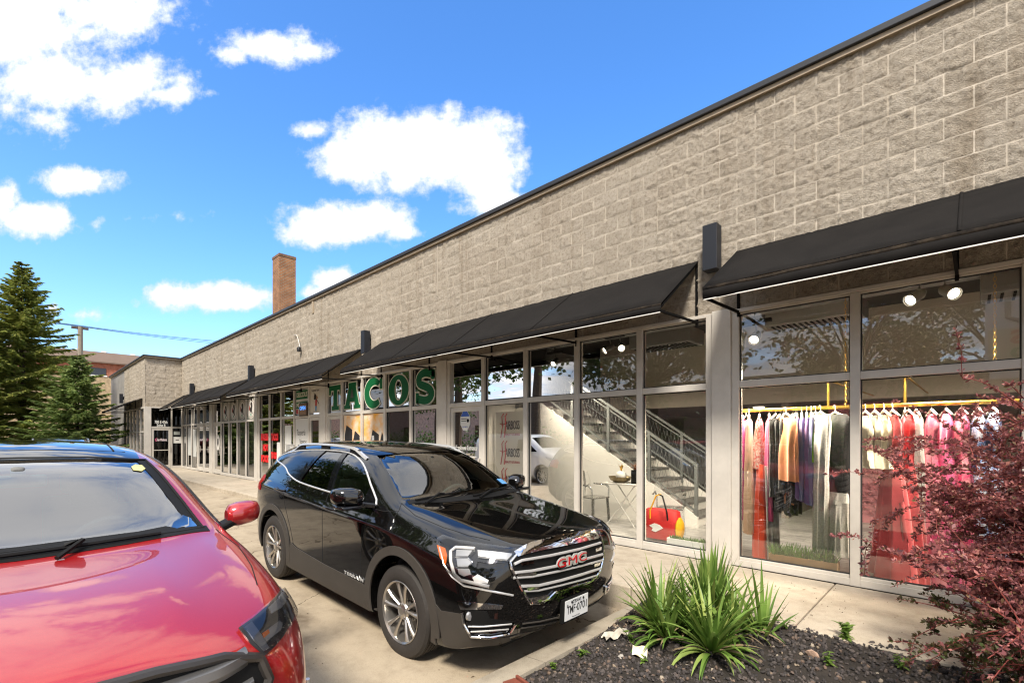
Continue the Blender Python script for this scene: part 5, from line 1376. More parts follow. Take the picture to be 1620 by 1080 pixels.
# spruces on the left
def spruce(x, y, h, rad, label, m_, seed, step=.34, z0=-.0, per=8, zb=.3):
    r = random.Random(seed); o = thing('spruce_tree', (x, y, z0), label, 'tree', 'spruces beyond the parked cars')
    tr = MB(); tr.tube([(x, y, z0), (x + .03, y, z0 + h*.5), (x, y, z0 + h)], [h*.018, h*.011, .012], 9); nd = MB(); lb = MB()
    z = zb
    while z < h - .12:
        f = 1 - z/h; L0 = rad*(f**.82)*(1 if z > 1.0 else .9); nb_ = max(4, int(per*(.55 + .6*f)))
        a0 = r.uniform(0, 6.28)
        for k in range(nb_):
            az = a0 + 2*PI*k/nb_ + r.gauss(0, .22); ln = L0*r.choice((.62,.8,.95,1.0,1.08,1.22))*r.uniform(.9, 1.1) + .10; hd = Vector((math.cos(az), math.sin(az), 0)); sd_ = Vector((-math.sin(az), math.cos(az), 0))
            P = []; n = max(3, int(ln/.22)); 
            for j in range(n + 1):
                t = j/n; P.append(Vector((x, y, z0 + z)) + hd*ln*t + Vector((0, 0, ln*(.18*f*0 + .10*(1-f) - .30*t*f + .24*t*t))))
            lb.tube(P, [.018*(1-.8*j/n)*(.5 + f) for j in range(n+1)], 4, cap=False)
            for j in range(1, n + 1):
                q = P[j]; t = j/n
                nt_ = 6
                for s_ in range(-nt_, nt_ + 1):
                    w = (.10 + .34*min(1, (1 - t)*1.5 + .15))*min(1, ln/.8)*r.uniform(.7, 1.2)
                    d = (hd*r.uniform(.5, 1.0) + sd_*(s_/nt_)*r.uniform(.7, 1.2) + Vector((0, 0, r.uniform(-.55, .02)))).normalized()
                    ww = r.uniform(.028, .052); nn = d.cross(Vector((r.gauss(0,.5), r.gauss(0,.5), 1))).normalized()
                    c = P[j-1].lerp(q, r.random()); l2 = w + .08
                    nd.poly([c - nn*ww*.3, c + d*l2*.45 - nn*ww, c + d*l2, c + d*l2*.45 + nn*ww])
                    up = d.cross(nn); nd.poly([c, c + d*l2*.5 + up*ww, c + d*l2*.92, c + d*l2*.5 - up*ww*.6])
        z += step*(.55 + .6*f)*r.uniform(.85, 1.15)
    nd.poly([(x-.03, y, z0+h-.2), (x, y, z0+h+.25), (x+.03, y, z0+h-.2)])
    tr.build('trunk', M_BARK, o); lb.build('limbs', M_BARK, o); nd.build('needles', m_, o, recalc=False)
    return o
spruce(-38, .35, 11.4, 4.1, 'tall dark spruce at the left edge above the red car', M_SPR, 4)
spruce(-34, 2.35, 6.1, 2.7, 'shorter bluish green spruce beside the far wing of the shops', M_SPR2, 9, step=.28)
spruce(-37, -1.6, 9.6, 3.4, 'spruce half hidden behind the tall one at the left edge', M_SPR, 15)
# brick building far behind, pole and wires
bb_ = thing('brick_building', (-80, 8, 0), 'large brick building with brown metal roof behind the spruces', 'building')
mb = MB(); mb.box(-100, -80, -14, 30, 9.42, 11.2); mb.build('red_brick_wall', brick_mat('red_brick', (.40,.085,.035), (.33,.07,.03), (.34,.22,.16)), bb_)
mb = MB(); mb.box(-100, -80, -14, 30, 0, 9.418); mb.build('tan_brick_wall', brick_mat('tan_brick', (.46,.32,.16), (.40,.27,.13), (.42,.36,.27)), bb_)
mb = MB(); mb.quads([[(-79.7, -14.3, 11.2), (-79.7, 30.3, 11.2)], [(-81.5, -14.3, 12.75), (-81.5, 30.3, 12.75)], [(-100, -14.3, 12.9), (-100, 30.3, 12.9)]]); mb.box(-79.72, -79.6, -14.3, 30.3, 11.12, 11.28)
mb.build('roof', mat('brown_metal_roof', (.155,.105,.075), .6, var=.15, vs=1), bb_)
for y in (5.5, 8.0, 11.0, 14.0):
    mb = MB(); mb.box(-81.9, -81.4, y, y + .45, 12.7, 12.9); mb.build('roof_vent', M_WHITE, bb_)
for y in (6.2, 10.3, 15.0):
    mb = MB(); mb.box(-80.02, -79.96, y, y + 2.1, 9.6, 10.5); w_ = mb.build('window', mat('window_dark', (.03,.035,.045), .15), bb_)
    mb = MB(); mb.box(-80.05, -79.93, y - .1, y + 2.2, 9.44, 9.598); mb.build('sill', M_WHITE, w_)
for y in (4.4, 11.0):
    mb = MB(); mb.box(-80.02, -79.9, y, y + .7, 8.2, 8.9); mb.build('wall_vent', M_CAP, bb_)
pl = thing('utility_pole', (-60, 4.37, 0), 'wooden utility pole with crossarm rising behind the brick building roofline', 'pole')
mb = MB(); mb.tube([(-60, 4.37, 0), (-60, 4.37, 12.0)], [.24, .19], 10); mb.build('post', mat('weathered_wood', (.26,.22,.17), .9, var=.3, vs=6), pl)
mb = MB(); mb.box(-60.1, -59.9, 3.75, 4.95, 11.75, 11.95); mb.build('crossarm', mat('dark_wood', (.07,.045,.03), .9), pl)
for k, (ya, za, zb_) in enumerate(((3.9, 12.05, 12.5), (4.3, 12.1, 12.75), (4.8, 12.0, 12.2))):
    mb = MB()
    for (A, B) in (((-60, ya, za), (-60, 30, zb_ + 1.0)), ((-60, ya, za), (-60, -12, za + .6))):
        P = [Vector(A).lerp(Vector(B), t/14) - Vector((0, 0, (1.5 if B[1] > 0 else .5)*4*(t/14)*(1 - t/14)*.35)) for t in range(15)]; mb.tube(P, .022, 5)
    tag(mb.build('power_line', M_BLACK), ('lowest power line from the pole to the roof', 'highest power line from the pole to the roof', 'middle power line from the pole to the roof')[(2, 1, 0)[k] if k != 2 else 0] if 0 else ['middle of the three power lines strung from the wooden pole', 'highest of the three power lines strung from the wooden pole', 'lowest of the three power lines strung from the wooden pole'][k], 'power line', 'power lines on the wooden pole')
# broad trees and a van across the lot, seen mirrored in the glass
def broad_tree(h, rad, seed):
    r = random.Random(seed); o = bpy.data.objects.new('broad_tree', None); COL.objects.link(o)
    tr = MB(); tr.tube([(0,0,0), (.1,0,h*.3), (0,.1,h*.55)], [.24, .18, .10], 9); lf = MB()
    cl = []
    for k in range(34):
        a = r.uniform(0, 6.28); u = r.uniform(-.75, 1); q = math.sqrt(max(0, 1 - u*u))*r.uniform(.45, 1); c = Vector((rad*q*math.cos(a), rad*q*math.sin(a), h*.64 + u*h*.34)); cl.append(c)
        tr.tube([(0, .05, h*.42), (c.x*.5, c.y*.5, (c.z + h*.45)/2), c], [.07, .045, .012], 5)
    for c in cl:
        for _ in range(280):
            p = c + Vector((r.gauss(0,.55), r.gauss(0,.55), r.gauss(0,.42))); d = Vector((r.gauss(0,1), r.gauss(0,1), r.gauss(-.2,.7))).normalized(); s_ = d.cross(Vector((r.gauss(0,1), r.gauss(0,1), 1))).normalized(); ln = r.uniform(.14, .28)
            lf.poly([p, p + d*ln*.5 + s_*ln*.36, p + d*ln, p + d*ln*.5 - s_*ln*.36])
    tr.build('trunk', M_BARK, o, local=True); lf.build('crown', M_TREE, o, local=True, recalc=False)
    return o
bt = broad_tree(9.5, 3.4, 3)
TL = [(-3.6, -12.5, 0, 1.0, 'broad green tree mirrored in the upper panes left of the dress rail'), (1.2, -11.5, 1.3, .95, 'broad green tree mirrored beside the red and green sign'), (-10.5, -8.5, 2.2, 1.05, 'broad green tree mirrored in the salon windows'), (-17.0, -7.6, 3.9, 1.45, 'broad green tree mirrored in the TACOS windows'), (-24.5, -8.2, 5.1, 1.5, 'broad green tree mirrored in the far stickered windows'), (6.5, -9.5, .7, .9, 'broad green tree behind the photographer mirrored in the car doors'), (-33, -13, 2.9, 1.1, 'broad green tree across the lot beyond the spruces')]
for k, (x, y, a, s_, lb) in enumerate(TL):
    o = bt if k == 0 else copy_tree(bt)
    o.location = (x, y, -.1); o.rotation_euler = (0, 0, a); o.scale = (s_, s_, s_); tag(o, lb, 'tree', 'broad trees across the lot')
# ---- white delivery van behind the red SUV, and a blue SUV farther down the row
VST = [st(.72, .30, .70, [(.76,.45),(.78,.62),(.76,.80),(.70,.92),(.64,.96),(.52,.985)], [1.0,1.005,1.005]),
 st(.55, .26, .84, [(.88,.45),(.89,.64),(.87,.86),(.80,.98),(.74,1.02),(.60,1.05)], [1.06,1.065,1.065]),
 st(.1, .25, .88, [(.91,.45),(.915,.68),(.90,.95),(.84,1.10),(.78,1.16),(.68,1.18)], [1.19,1.195,1.195]),
 st(-.15, .25, .88, [(.91,.45),(.915,.7),(.905,1.0),(.86,1.16),(.80,1.26),(.72,1.30)], [1.31,1.315,1.315]),
 st(-.75, .25, .88, [(.91,.45),(.915,.7),(.91,1.02),(.88,1.20),(.80,1.55),(.68,1.74)], [1.76,1.765,1.77]),
 st(-1.2, .25, .88, [(.91,.45),(.915,.7),(.91,1.02),(.89,1.20),(.82,1.62),(.70,1.80)], [1.82,1.825,1.83]),
 st(-3.3, .25, .88, [(.91,.45),(.915,.7),(.91,1.02),(.89,1.20),(.82,1.62),(.70,1.80)], [1.82,1.825,1.83]),
 st(-3.62, .34, .85, [(.88,.50),(.885,.7),(.88,1.02),(.85,1.20),(.79,1.55),(.66,1.70)], [1.72,1.725,1.73])]
vme = body_mesh(VST, [-.04, .03, .04, .04, .02, 0, 0], .10, [0,0,0,0,0,0,0], .03, [(6, 1, 7, .4), (9, 0, 3, .3)])
VB = Body(vme, EYE, Matrix.Translation((-10.9, -1.75, -.02)))
VAN = thing('white_van', (-10.9, -1.75, -.02), 'white delivery van mirrored in the hair salon windows', 'van')
VWS = [(-.70,1.30),(0,1.32),(.70,1.30),(.62,1.66),(0,1.70),(-.62,1.66)]
VWF = [(-.25,1.17),(-1.25,1.17),(-1.25,1.60),(-.85,1.58)]
vc = [prism_y([(.0 + .40*math.cos(2*PI*k/40) + x, .34 + .40*math.sin(2*PI*k/40)) for k in range(40)], *sorted((s_*.6, s_*1.2))) for x in (0, -2.65) for s_ in (-1, 1)]
obj_from(boolean(vme.copy(), vc), 'body', mat('white_van_paint', (.78,.78,.77), .12, coat=.5), VAN, 35)
vp = lambda name, m_, f, **k: part(name, m_, f, VAN, **k)
vp('windscreen', M_GBLK, lambda b: VB.patch(b, 'front', VWS, .004, .01, .06))
for sg in (1, -1):
    vp('side_window', M_GBLK, lambda b: VB.patch(b, 'left', VWF, .004, .01, .06), flip=sg)
    vp('headlight', M_LAMPIN, lambda b: VB.patch(b, 'left', [(.50,.80),(.20,.95),(.12,1.02),(.45,.95)], .006, .012, .05), flip=sg)
    vp('door_mirror', M_MBLK, lambda b: b.box(-.62, -.44, .93, 1.08, 1.12, 1.36), flip=sg, bevel=.03)
vp('grille', M_MBLK, lambda b: VB.patch(b, 'front', [(-.42,.70),(.42,.70),(.36,.90),(-.36,.90)], .006, .012, .06), smooth=None)
vp('bumper', M_PLAST, lambda b: VB.patch(b, 'front', [(-.70,.36),(.70,.36),(.74,.52),(-.74,.52)], .008, .02, .06))
for x, y, s_ in ((0, -.79, -1), (0, .79, 1), (-2.65, -.79, -1), (-2.65, .79, 1)): wheel(VAN, x, y, s_, .32, .20, .22, 'even', (M_TYRE, M_RIM, M_DISC))
M_BLUE = mat('blue_car_paint', (.012,.025,.075), .1, coat=1)
bc = copy_tree(CAR); bc.location = (-23.2, 1.15, .02); bc.rotation_euler = (0, 0, R(178))
tag(bc, 'dark blue SUV mostly hidden behind the red car roof near the spruces', 'car')
for ch in bc.children:
    if ch.name.startswith(('body', 'door_mirror')) and ch.type == 'MESH':
        ch.data = ch.data.copy(); ch.data.materials.clear(); ch.data.materials.append(M_BLUE)
for ch in list(bc.children):
    if ch.name.startswith(('badge', 'licence_plate', 'door_badge', 'windscreen_sticker')):
        for c2 in list(ch.children): bpy.data.objects.remove(c2)
        bpy.data.objects.remove(ch)
# pole sign across the lot, mirrored in the dress shop
sg_ = thing('pole_sign', (1.9, -5.2, 0), 'white and cream shop sign with red and green lettering mirrored in the dress shop window', 'sign')
SX, SY = 1.9, -5.2
mb = MB(); mb.box(SX - 1.6, SX + 1.05, SY - .15, SY + .12, 3.1, 5.4); mb.build('cabinet', M_WHITE, sg_)
mb = MB(); mb.box(SX - 1.55, SX + 1.0, SY + .122, SY + .135, 3.5, 4.32); mb.build('cream_panel', mat('cream_panel', (.62,.56,.38), .6), sg_)
def back_text(mb, txt, size, x, y, z, w):
    vs, fs = text_geo(txt, size, .004, 'CENTER', .014); ww = max(v[0] for v in vs) - min(v[0] for v in vs)
    mb.add([(x - v[0]*w/ww, y + v[2], z + v[1]) for v in vs], fs)
mb = MB(); back_text(mb, 'TAS', .46, SX - .55, SY + .142, 4.08, 1.25); mb.build('red_lettering', mat('sign_red', (.50,.04,.03), .5), sg_)
mb = MB(); back_text(mb, '3360', .32, SX - .6, SY + .142, 3.70, 1.1); mb.build('green_lettering', mat('sign_green', (.03,.25,.08), .5), sg_)
mb = MB(); mb.tube([(SX - 1.2, SY + .13, 5.2), (SX - 1.2, SY + .13, 4.6), (SX - 1.0, SY + .13, 4.48), (SX + .9, SY + .13, 4.45)], .06, 8); mb.build('sign_emblem', mat('sign_grey', (.25,.24,.23), .6), sg_)
mb = MB(); mb.tube([(SX, SY, -.13), (SX, SY, 3.1)], .12, 10); mb.build('post', M_MBLK, sg_)

# low brick row across the lot: only seen mirrored in glass and paint
rw = thing('brick_row', (-12, -26, 0), 'long low pinkish brick building across the lot mirrored in the shop glass', 'building')
mb = MB(); mb.box(-190, 45, -36, -26, -.2, 5.6); mb.build('wall', brick_mat('pink_brick', (.42,.24,.18), (.36,.20,.15), (.42,.36,.30)), rw)
mb = MB(); mb.box(-190.3, 45.3, -36.3, -25.7, 5.602, 6.0); mb.build('roof', M_CAP, rw)
for k in range(14):
    x_ = -66 + k*7.8; mb = MB(); mb.box(x_, x_ + 2.2, -26.02, -25.97, 1.2, 3.2); w_ = mb.build('window', M_GBLK, rw); mb = MB(); mb.box(x_ - .1, x_ + 2.3, -26.05, -25.94, 1.05, 1.198); mb.build('sill', M_WHITE, w_)
hd = MB(); r_ = random.Random(31)  # unseen leafy row added to keep the bright horizon out of reflections
for _ in range(14000):
    q = Vector((r_.uniform(-110, 30), -18.5 + r_.gauss(0, .5), abs(r_.gauss(1.2, .7)))); d = Vector((r_.gauss(0,1), r_.gauss(0,1), r_.gauss(0,1))).normalized(); s2 = d.cross(Vector((0,.3,1))).normalized(); l2 = r_.uniform(.2, .42)
    hd.poly([q, q + d*l2*.5 + s2*l2*.35, q + d*l2, q + d*l2*.5 - s2*l2*.35])
ho = hd.build('screen_hedge', M_TREE, None, recalc=False); tag(ho, 'unseen green hedge in front of the brick row across the lot', 'screen_hedge', kind='stuff')

# ------------------------------------------------------------------ shop interiors
def plank_mat(name, c1, c2, mort):
    m, t, p = node_mat(name); g = mnode(t, 'ShaderNodeNewGeometry')
    br = mnode(t, 'ShaderNodeTexBrick', i_Scale=1.0); t.links.new(g.outputs['Position'], br.inputs[0]); br.inputs['Brick Width'].default_value = 1.2; br.inputs['Row Height'].default_value = .19; br.inputs['Mortar Size'].default_value = .004
    br.inputs['Color1'].default_value = (*c1, 1); br.inputs['Color2'].default_value = (*c2, 1); br.inputs['Mortar'].default_value = (*mort, 1)
    mp = mnode(t, 'ShaderNodeMapping'); mp.inputs['Scale'].default_value = (1.2, 9, 1); t.links.new(g.outputs['Position'], mp.inputs[0])
    n = mnode(t, 'ShaderNodeTexNoise', i_Scale=2.2, i_Detail=7, i_Roughness=.7); t.links.new(mp.outputs[0], n.inputs[0])
    t.links.new(mul(t, br.outputs[0], ramp(t, n.outputs[0], [(.35, (.45,.44,.43)), (.6, (1,1,1))])), p.inputs['Base Color']); p.inputs['Roughness'].default_value = .35
    return m
M_FLOOR = plank_mat('grey_plank_floor', (.48,.47,.45), (.36,.35,.34), (.15,.15,.15))
M_DFLOOR = plank_mat('brown_plank_floor', (.20,.13,.08), (.15,.10,.06), (.05,.04,.03))
M_IWALL = mat('interior_white_wall', (.66,.64,.59), .8, var=.05, vs=1.2)
M_BULK = mat('interior_beige_bulkhead', (.55,.50,.41), .85, var=.05, vs=.8)
M_DWALL = mat('interior_dark_wall', (.13,.11,.09), .85, var=.2, vs=1)
M_BROWN = mat('interior_brown_wall', (.26,.19,.12), .85, var=.2, vs=1)
M_GREYM = mat('grey_steel_rail', (.20,.215,.21), .45, .4)
M_GOLD = mat('brushed_gold', (.62,.38,.08), .3, .9)
def room(x0, x1, y1, wall, floor, ceil_z=3.75, ceil=M_CEIL):
    mb = MB(); mb.box(x0, x1, 6.07, y1, .05, .14); mb.build('interior_floor', floor, BLD)
    mb = MB(); mb.box(x0, x1, y1, y1 + .1, .14, 5.1); mb.build('interior_wall', wall, BLD)
    mb = MB(); mb.box(x0, x1, 6.32, y1, ceil_z, ceil_z + .08); mb.build('interior_ceiling', ceil, BLD)
def party(x, m_): mb = MB(); mb.box(x - .06, x + .06, 6.075, 16, .14, 5.1); mb.build('interior_wall', m_, BLD)
room(-7.6, 5.9, 15.6, M_IWALL, M_FLOOR, 3.80)
room(-12.9, -7.75, 11.0, M_BROWN, M_DFLOOR, 3.35); room(-18.1, -13.1, 12.0, M_DWALL, M_DFLOOR, 3.35)
room(-23.6, -18.3, 10, M_IWALL, M_DFLOOR, 3.4); room(-28.9, -23.8, 12, M_DWALL, M_DFLOOR, 3.4)
party(-7.63, M_IWALL); party(-12.95, M_BROWN); party(-18.2, M_DWALL); party(-23.7, M_DWALL)
mb = MB(); mb.box(-41, -29.2, 4.9, 5.0, .1, 5.1); mb.box(-35, -29.3, 5.0, 12, .1, .14); mb.build('interior_wall', M_DWALL, BLD)
# mezzanine: beige bulkhead across the back half, dark soffit beneath
mb = MB(); mb.box(-6.55, 5.9, 9.9, 10.05, 2.30, 3.80); mb.build('bulkhead', M_BULK, BLD)
mb = MB(); mb.box(-6.55, 5.9, 10.05, 15.6, 2.30, 2.40); mb.build('soffit', mat('soffit_paint', (.16,.14,.12), .8), BLD)
mb = MB(); mb.box(-2.62, -2.5, 10.05, 15.6, .14, 2.3); mb.box(-2.5, 5.9, 12.9, 13.0, .14, 2.3); mb.build('interior_wall', mat('interior_taupe_wall', (.22,.19,.16), .85, var=.1, vs=1), BLD)
# landing with a white wall and panel door under it
mb = MB(); mb.box(-7.57, -6.75, 7.95, 9.5, 2.20, 2.32); mb.box(-7.57, -6.75, 8.45, 8.55, .14, 2.198); mb.build('landing', M_IWALL, BLD)
dp = MB(); dp.box(-7.35, -6.80, 8.395, 8.445, .14, 2.08)
for (a, b, c, d) in ((-7.28, -7.10, 1.2, 1.95), (-7.04, -6.87, 1.2, 1.95), (-7.28, -7.10, .3, 1.05), (-7.04, -6.87, .3, 1.05)): dp.box(a, b, 8.378, 8.394, c, d)
dpo = dp.build('inner_door', M_WHITE, BLD, bevel=.01)
mb = MB(); mb.lathe([(0,-.05), (.028,-.03), (.03,0), (0,.02)], (-6.86, 8.35, 1.08), 'y', 12); mb.build('handle', M_SATIN, dpo, smooth=50)
# stairs
ST = thing('staircase', (-5.2, 8.5, .14), 'white staircase with grey treads and mesh railing rising to the left inside the hair salon', 'staircase')
n = 12; rise = 2.18/n; run = .285; x0 = -3.35
tr = MB(); ri = MB(); sd = MB()
for k in range(n):
    x = x0 - k*run; z = .14 + (k+1)*rise
    tr.box(x - run - .02, x + .015, 7.97, 9.27, z - .045, z); ri.box(x - .02, x - .004, 7.98, 9.26, z - rise + .002, z - .047)
tr.build('treads', mat('grey_stair_tread', (.19,.185,.175), .6, var=.2, vs=4), ST); ri.build('risers', M_WHITE, ST)
for y in (7.92, 9.29):
    q = [(x0 + .03, .14), (x0 + .03, .14 + rise*1.02), (x0 - n*run, .14 + rise*(n + .5)), (x0 - n*run, .14 + rise*(n - .95)), (x0 - .25, .14)] if y > 9 else [(x0 + .03, .14), (x0 + .03, .14 + rise*1.02), (x0 - n*run, .14 + rise*(n + .5)), (x0 - n*run, .14)]
    mb = MB(); mb.prism(q, 'y', y - .02, y + .03); mb.build('stringer', M_WHITE, ST)
for y in (7.93, 9.27):
    def zz(x): return .14 + rise + (x0 - x)/run*rise
    rl = MB()
    rl.bar((x0 + .02, y, zz(x0) + .86), (x0 - n*run, y, zz(x0 - n*run) + .86), .045); rl.bar((x0 - .02, y, zz(x0) + .10), (x0 - n*run, y, zz(x0 - n*run) + .10), .03)
    rl.bar((x0 - .1, y, zz(x0 - .1) + .78), (x0 - n*run, y, zz(x0 - n*run) + .78), .022)
    for k in range(5):
        x = x0 - k*n*run/4; rl.bar((x, y, zz(x) - .12 if k else .14), (x, y, zz(x) + .88), .05)
    for j in range(44):       # woven mesh panel
        x = x0 - j*n*run/44
        for s_ in (1, -1):
            xb = x - (.0 if s_ > 0 else .0); 
            rl.bar((x, y, zz(x) + .10), (x - .18*s_, y, zz(x - .18*s_) + .78), .0035)
    rl.build('railing', M_GREYM, ST)
lr = MB()
for z in (2.42, 2.75, 3.05, 3.28): lr.bar((-7.5, 7.97, z), (-6.78, 7.97, z), .035)
for x in (-7.5, -7.15, -6.78): lr.bar((x, 7.97, 2.3), (x, 7.97, 3.3), .045)
lr.build('landing_railing', M_GREYM, ST)
# painted name panel on the left (hair salon)
hp = thing('salon_banner', (-7.2, 7.3, .14), 'white standing banner repeating the salon name in grey and red letters', 'banner')
mb = MB(); mb.box(-7.50, -6.62, 7.28, 7.32, .20, 2.20); mb.build('panel', M_WHITE, hp)
mb = MB(); mb2 = MB()
for z in (1.90, 1.32, .74):
    wall_text(mb, 'AIRBOSS', .26, -6.99, 7.275, z, .42, spacing=.9); wall_text(mb2, 'BEAUTY STUDIOS', .07, -6.99, 7.275, z - .19, .42)
    for dx in (-7.30, -7.20): mb2.tube([(dx + .06, 7.272, z + .26), (dx, 7.272, z + .2), (dx + .02, 7.272, z), (dx - .03, 7.272, z - .25)], .009, 6)
    mb2.tube([(-7.36, 7.272, z + .05), (-7.28, 7.272, z + .02), (-7.14, 7.272, z + .06)], .008, 6)
mb.build('lettering', mat('banner_grey', (.05,.05,.055), .6), hp); mb2.build('red_lettering', mat('banner_red', (.42,.02,.03), .6), hp)
# ductwork with grilles, track lamps
def duct(x0, x1, y, z, label):
    D = thing('air_duct', ((x0+x1)/2, y, z), label, 'air duct')
    mb = MB(); mb.box(x0, x1, y, y + .6, z, z + .26); mb.build('duct_box', M_DUCT, D, bevel=.01)
    mb = MB(); [mb.box(x0 + .06 + k*(x1-x0-.16)/14, x0 + .085 + k*(x1-x0-.16)/14, y + .08, y + .5, z - .012, z - .001) for k in range(15)]; mb.build('grille', M_MBLK, D)
M_DUCT = mat('galvanised_duct', (.26,.255,.24), .5, .3, var=.15, vs=2)
duct(-4.6, -3.45, 7.9, 3.28, 'grey ceiling air duct above the salon staircase'); duct(-2.2, -1.05, 7.6, 3.26, 'grey ceiling air duct above the coloured dresses'); duct(.05, 1.6, 7.4, 3.22, 'grey ceiling air duct above the red gown at the right edge')
mb = MB(); mb.tube([(-7, 7.5, 3.62), (5.5, 7.5, 3.62)], .20, 14); mb.build('round_duct', M_DUCT, BLD, smooth=50)
M_LAMPON = mat('lit_lamp', (1,1,1), .5, emit=(1, .86, .66), es=5)
def track(x, y, z, label, e=75, heads=2):
    T = thing('track_lamp', (x, y, z + .22), label, 'lamp', 'lit ceiling spot lamps')
    mb = MB(); mb.box(x - .18, x + .18, y - .03, y + .03, z + .20, z + .24); mb.bar((x, y, z + .22), (x, y, 3.75), .014)
    mb.build('base', M_MBLK, T)
    for k in range(heads):
        s_ = -1 if k == 0 else 1
        if heads == 1: s_ = 0
        ax = Vector((s_*.55, -.75, -.55)).normalized(); c = Vector((x + s_*.13, y, z + .03)); a = ax.orthogonal().normalized(); b = ax.cross(a)
        hd = MB(); rows = []
        for rr, hh in ((.03, -.12), (.05, -.08), (.058, .05), (.061, .075)): rows.append([c + ax*hh + (a*math.cos(t) + b*math.sin(t))*rr for t in [2*PI*q/16 for q in range(16)]])
        hd.quads(rows, True); hd.poly(rows[0]); hd.bar(c - ax*.08, (x + s_*.1, y, z + .21), .015)
        ho = hd.build('lamp_head', M_DUCT, T, smooth=50)
        em = MB(); em.poly([c + ax*.06 + (a*math.cos(t) + b*math.sin(t))*.05 for t in [2*PI*q/16 for q in range(16)]]); em.build('lit_face', M_LAMPON, ho, recalc=False)
    l_ = bpy.data.lights.new('track_lamp_light', 'SPOT'); l_.energy = e*1.6; l_.spot_size = R(152); l_.spot_blend = .6; l_.color = (1, .86, .68); l_.shadow_soft_size = .12
    lo = bpy.data.objects.new('track_lamp_light', l_); COL.objects.link(lo); lo.parent = T; lo.location = (0, -.08, -.52); lo.rotation_euler = (R(14), 0, 0)
track(-4.35, 7.0, 3.12, 'pair of lit spot lamps above the white folding table'); track(-.30, 6.28, 3.02, 'pair of lit spot lamps in the upper pane right of the dress shop mullion', 200)
track(-5.95, 7.4, 3.1, 'single lit spot lamp beside the salon landing', 70, 1); track(-1.93, 6.3, 2.84, 'small lit spot lamp in the corner of the upper pane beside the wide pillar', 150, 1); track(2.6, 6.3, 3.0, 'lit spot lamp behind the purple bush', 150, 2)
for k, (x, y) in enumerate(((-3.3, 11.0), (-1.9, 11.2), (-1.2, 11.8))):
    o = thing('ceiling_light', (x, y, 2.3), ['small lit ceiling light under the mezzanine above the stairs', 'small lit ceiling light under the mezzanine left of the dress rail', 'small lit ceiling light deep in the dress shop'][k], 'lamp'); mb = MB(); mb.lathe([(0, 2.27), (.10, 2.275), (.11, 2.298)], (x, y, 0), 'z', 16); mb.build('lit_face', M_LAMPON, o)
# folding table with ornaments, clear chairs, bag, planters
TB = thing('folding_table', (-4.35, 7.35, .14), 'white folding table with crossed legs inside the salon window', 'table')
mb = MB(); mb.box(-4.68, -4.02, 7.15, 7.55, .84, .865); mb.build('table_top', M_WHITE, TB, bevel=.006)
for y in (7.19, 7.51):
    for s_ in (1, -1): mb = MB(); mb.tube([(-4.35 - .27*s_, y, .84), (-4.35 + .27*s_, y, .14)], .010, 6); mb.build('leg', M_WHITE, TB)
o = thing('wire_bowl', (-4.45, 7.35, .865), 'round bronze wire bowl on the white folding table', 'bowl'); mb = MB(); mb.lathe([(.09, .87), (.17, .91), (.20, .965), (.205, .97), (.19, .962), (.16, .915), (.0, .885)], (-4.45, 7.35, 0), 'z', 24); mb.build('basket', mat('bronze_wire', (.30,.23,.12), .4, .6, var=.5, vs=60), o, smooth=40)
o = thing('white_ornament', (-4.42, 7.33, .89), 'white pineapple ornament with gold leaves in the wire bowl', 'ornament'); mb = MB(); mb.lathe([(.04, .89), (.085, .93), (.095, .99), (.075, 1.05), (0, 1.075)], (-4.42, 7.33, 0), 'z', 18); mb.build('fruit', M_WHITE, o, smooth=60)
mb = MB(); rr = random.Random(3); [blade(mb, (-4.42, 7.33, 1.06), rr.uniform(0, 6.28), rr.uniform(.8, 1.5), .14, .03, .6, rr, 4) for _ in range(10)]; mb.build('crown_leaves', M_GOLD, o, smooth=180, recalc=False)
o = thing('black_vase', (-4.12, 7.32, .865), 'square black vase with dried brown grass on the white folding table', 'vase'); mb = MB(); mb.box(-4.19, -4.05, 7.26, 7.38, .866, 1.10); mb.build('pot', M_MBLK, o, bevel=.008)
mb = MB(); [blade(mb, (-4.12, 7.32, 1.08), rr.uniform(0, 6.28), rr.uniform(.4, 1.5), .17, .012, .6, rr, 4) for _ in range(40)]; mb.build('dried_grass', mat('dried_grass', (.25,.11,.05), .9), o, recalc=False)
M_ACR = glass('clear_acrylic', (.93,.95,.96), 1.0, .03, .03, haze=.10)
def clear_chair(x, y, rz, label):
    o = thing('clear_chair', (x, y, .14), label, 'chair', 'clear acrylic chairs', rz); L_ = dict(local=True)
    mb = MB(); mb.box(-.21, .21, -.21, .21, .43, .45); mb.build('seat', M_ACR, o, bevel=.008, **L_)
    mb = MB(); mb.quads([[(-.20*math.cos(t), .20 + .03*math.cos(2*t), .46), (-.21*math.cos(t), .23 + .03*math.cos(2*t), .70), (-.15*math.cos(t), .26 + .02, .90 - .02*abs(math.cos(t)))] for t in [PI*k/12 for k in range(13)]]); mb.build('backrest', M_ACR, o, smooth=180, recalc=False, **L_)
    for a in (-.18, .18):
        for b in (-.18, .18): mb = MB(); mb.bar((a, b, .43), (a*1.12, b*1.12, 0), .032); mb.build('leg', M_ACR, o, **L_)
        mb = MB(); mb.tube([(a*1.2, .2, .66), (a*1.25, -.1, .66), (a*1.2, -.18, .6), (a*1.15, -.18, .44)], .014, 8); mb.build('armrest', M_ACR, o, smooth=60, **L_)
clear_chair(-3.35, 6.95, R(200), 'clear acrylic chair behind the red and yellow bag'); clear_chair(-4.95, 7.25, R(80), 'clear acrylic chair left of the white folding table')
BG = thing('sports_bag', (-3.30, 6.62, .14), 'red bag with yellow sides and a white arrowhead badge on the salon floor', 'bag')
mb = MB(); rows = []
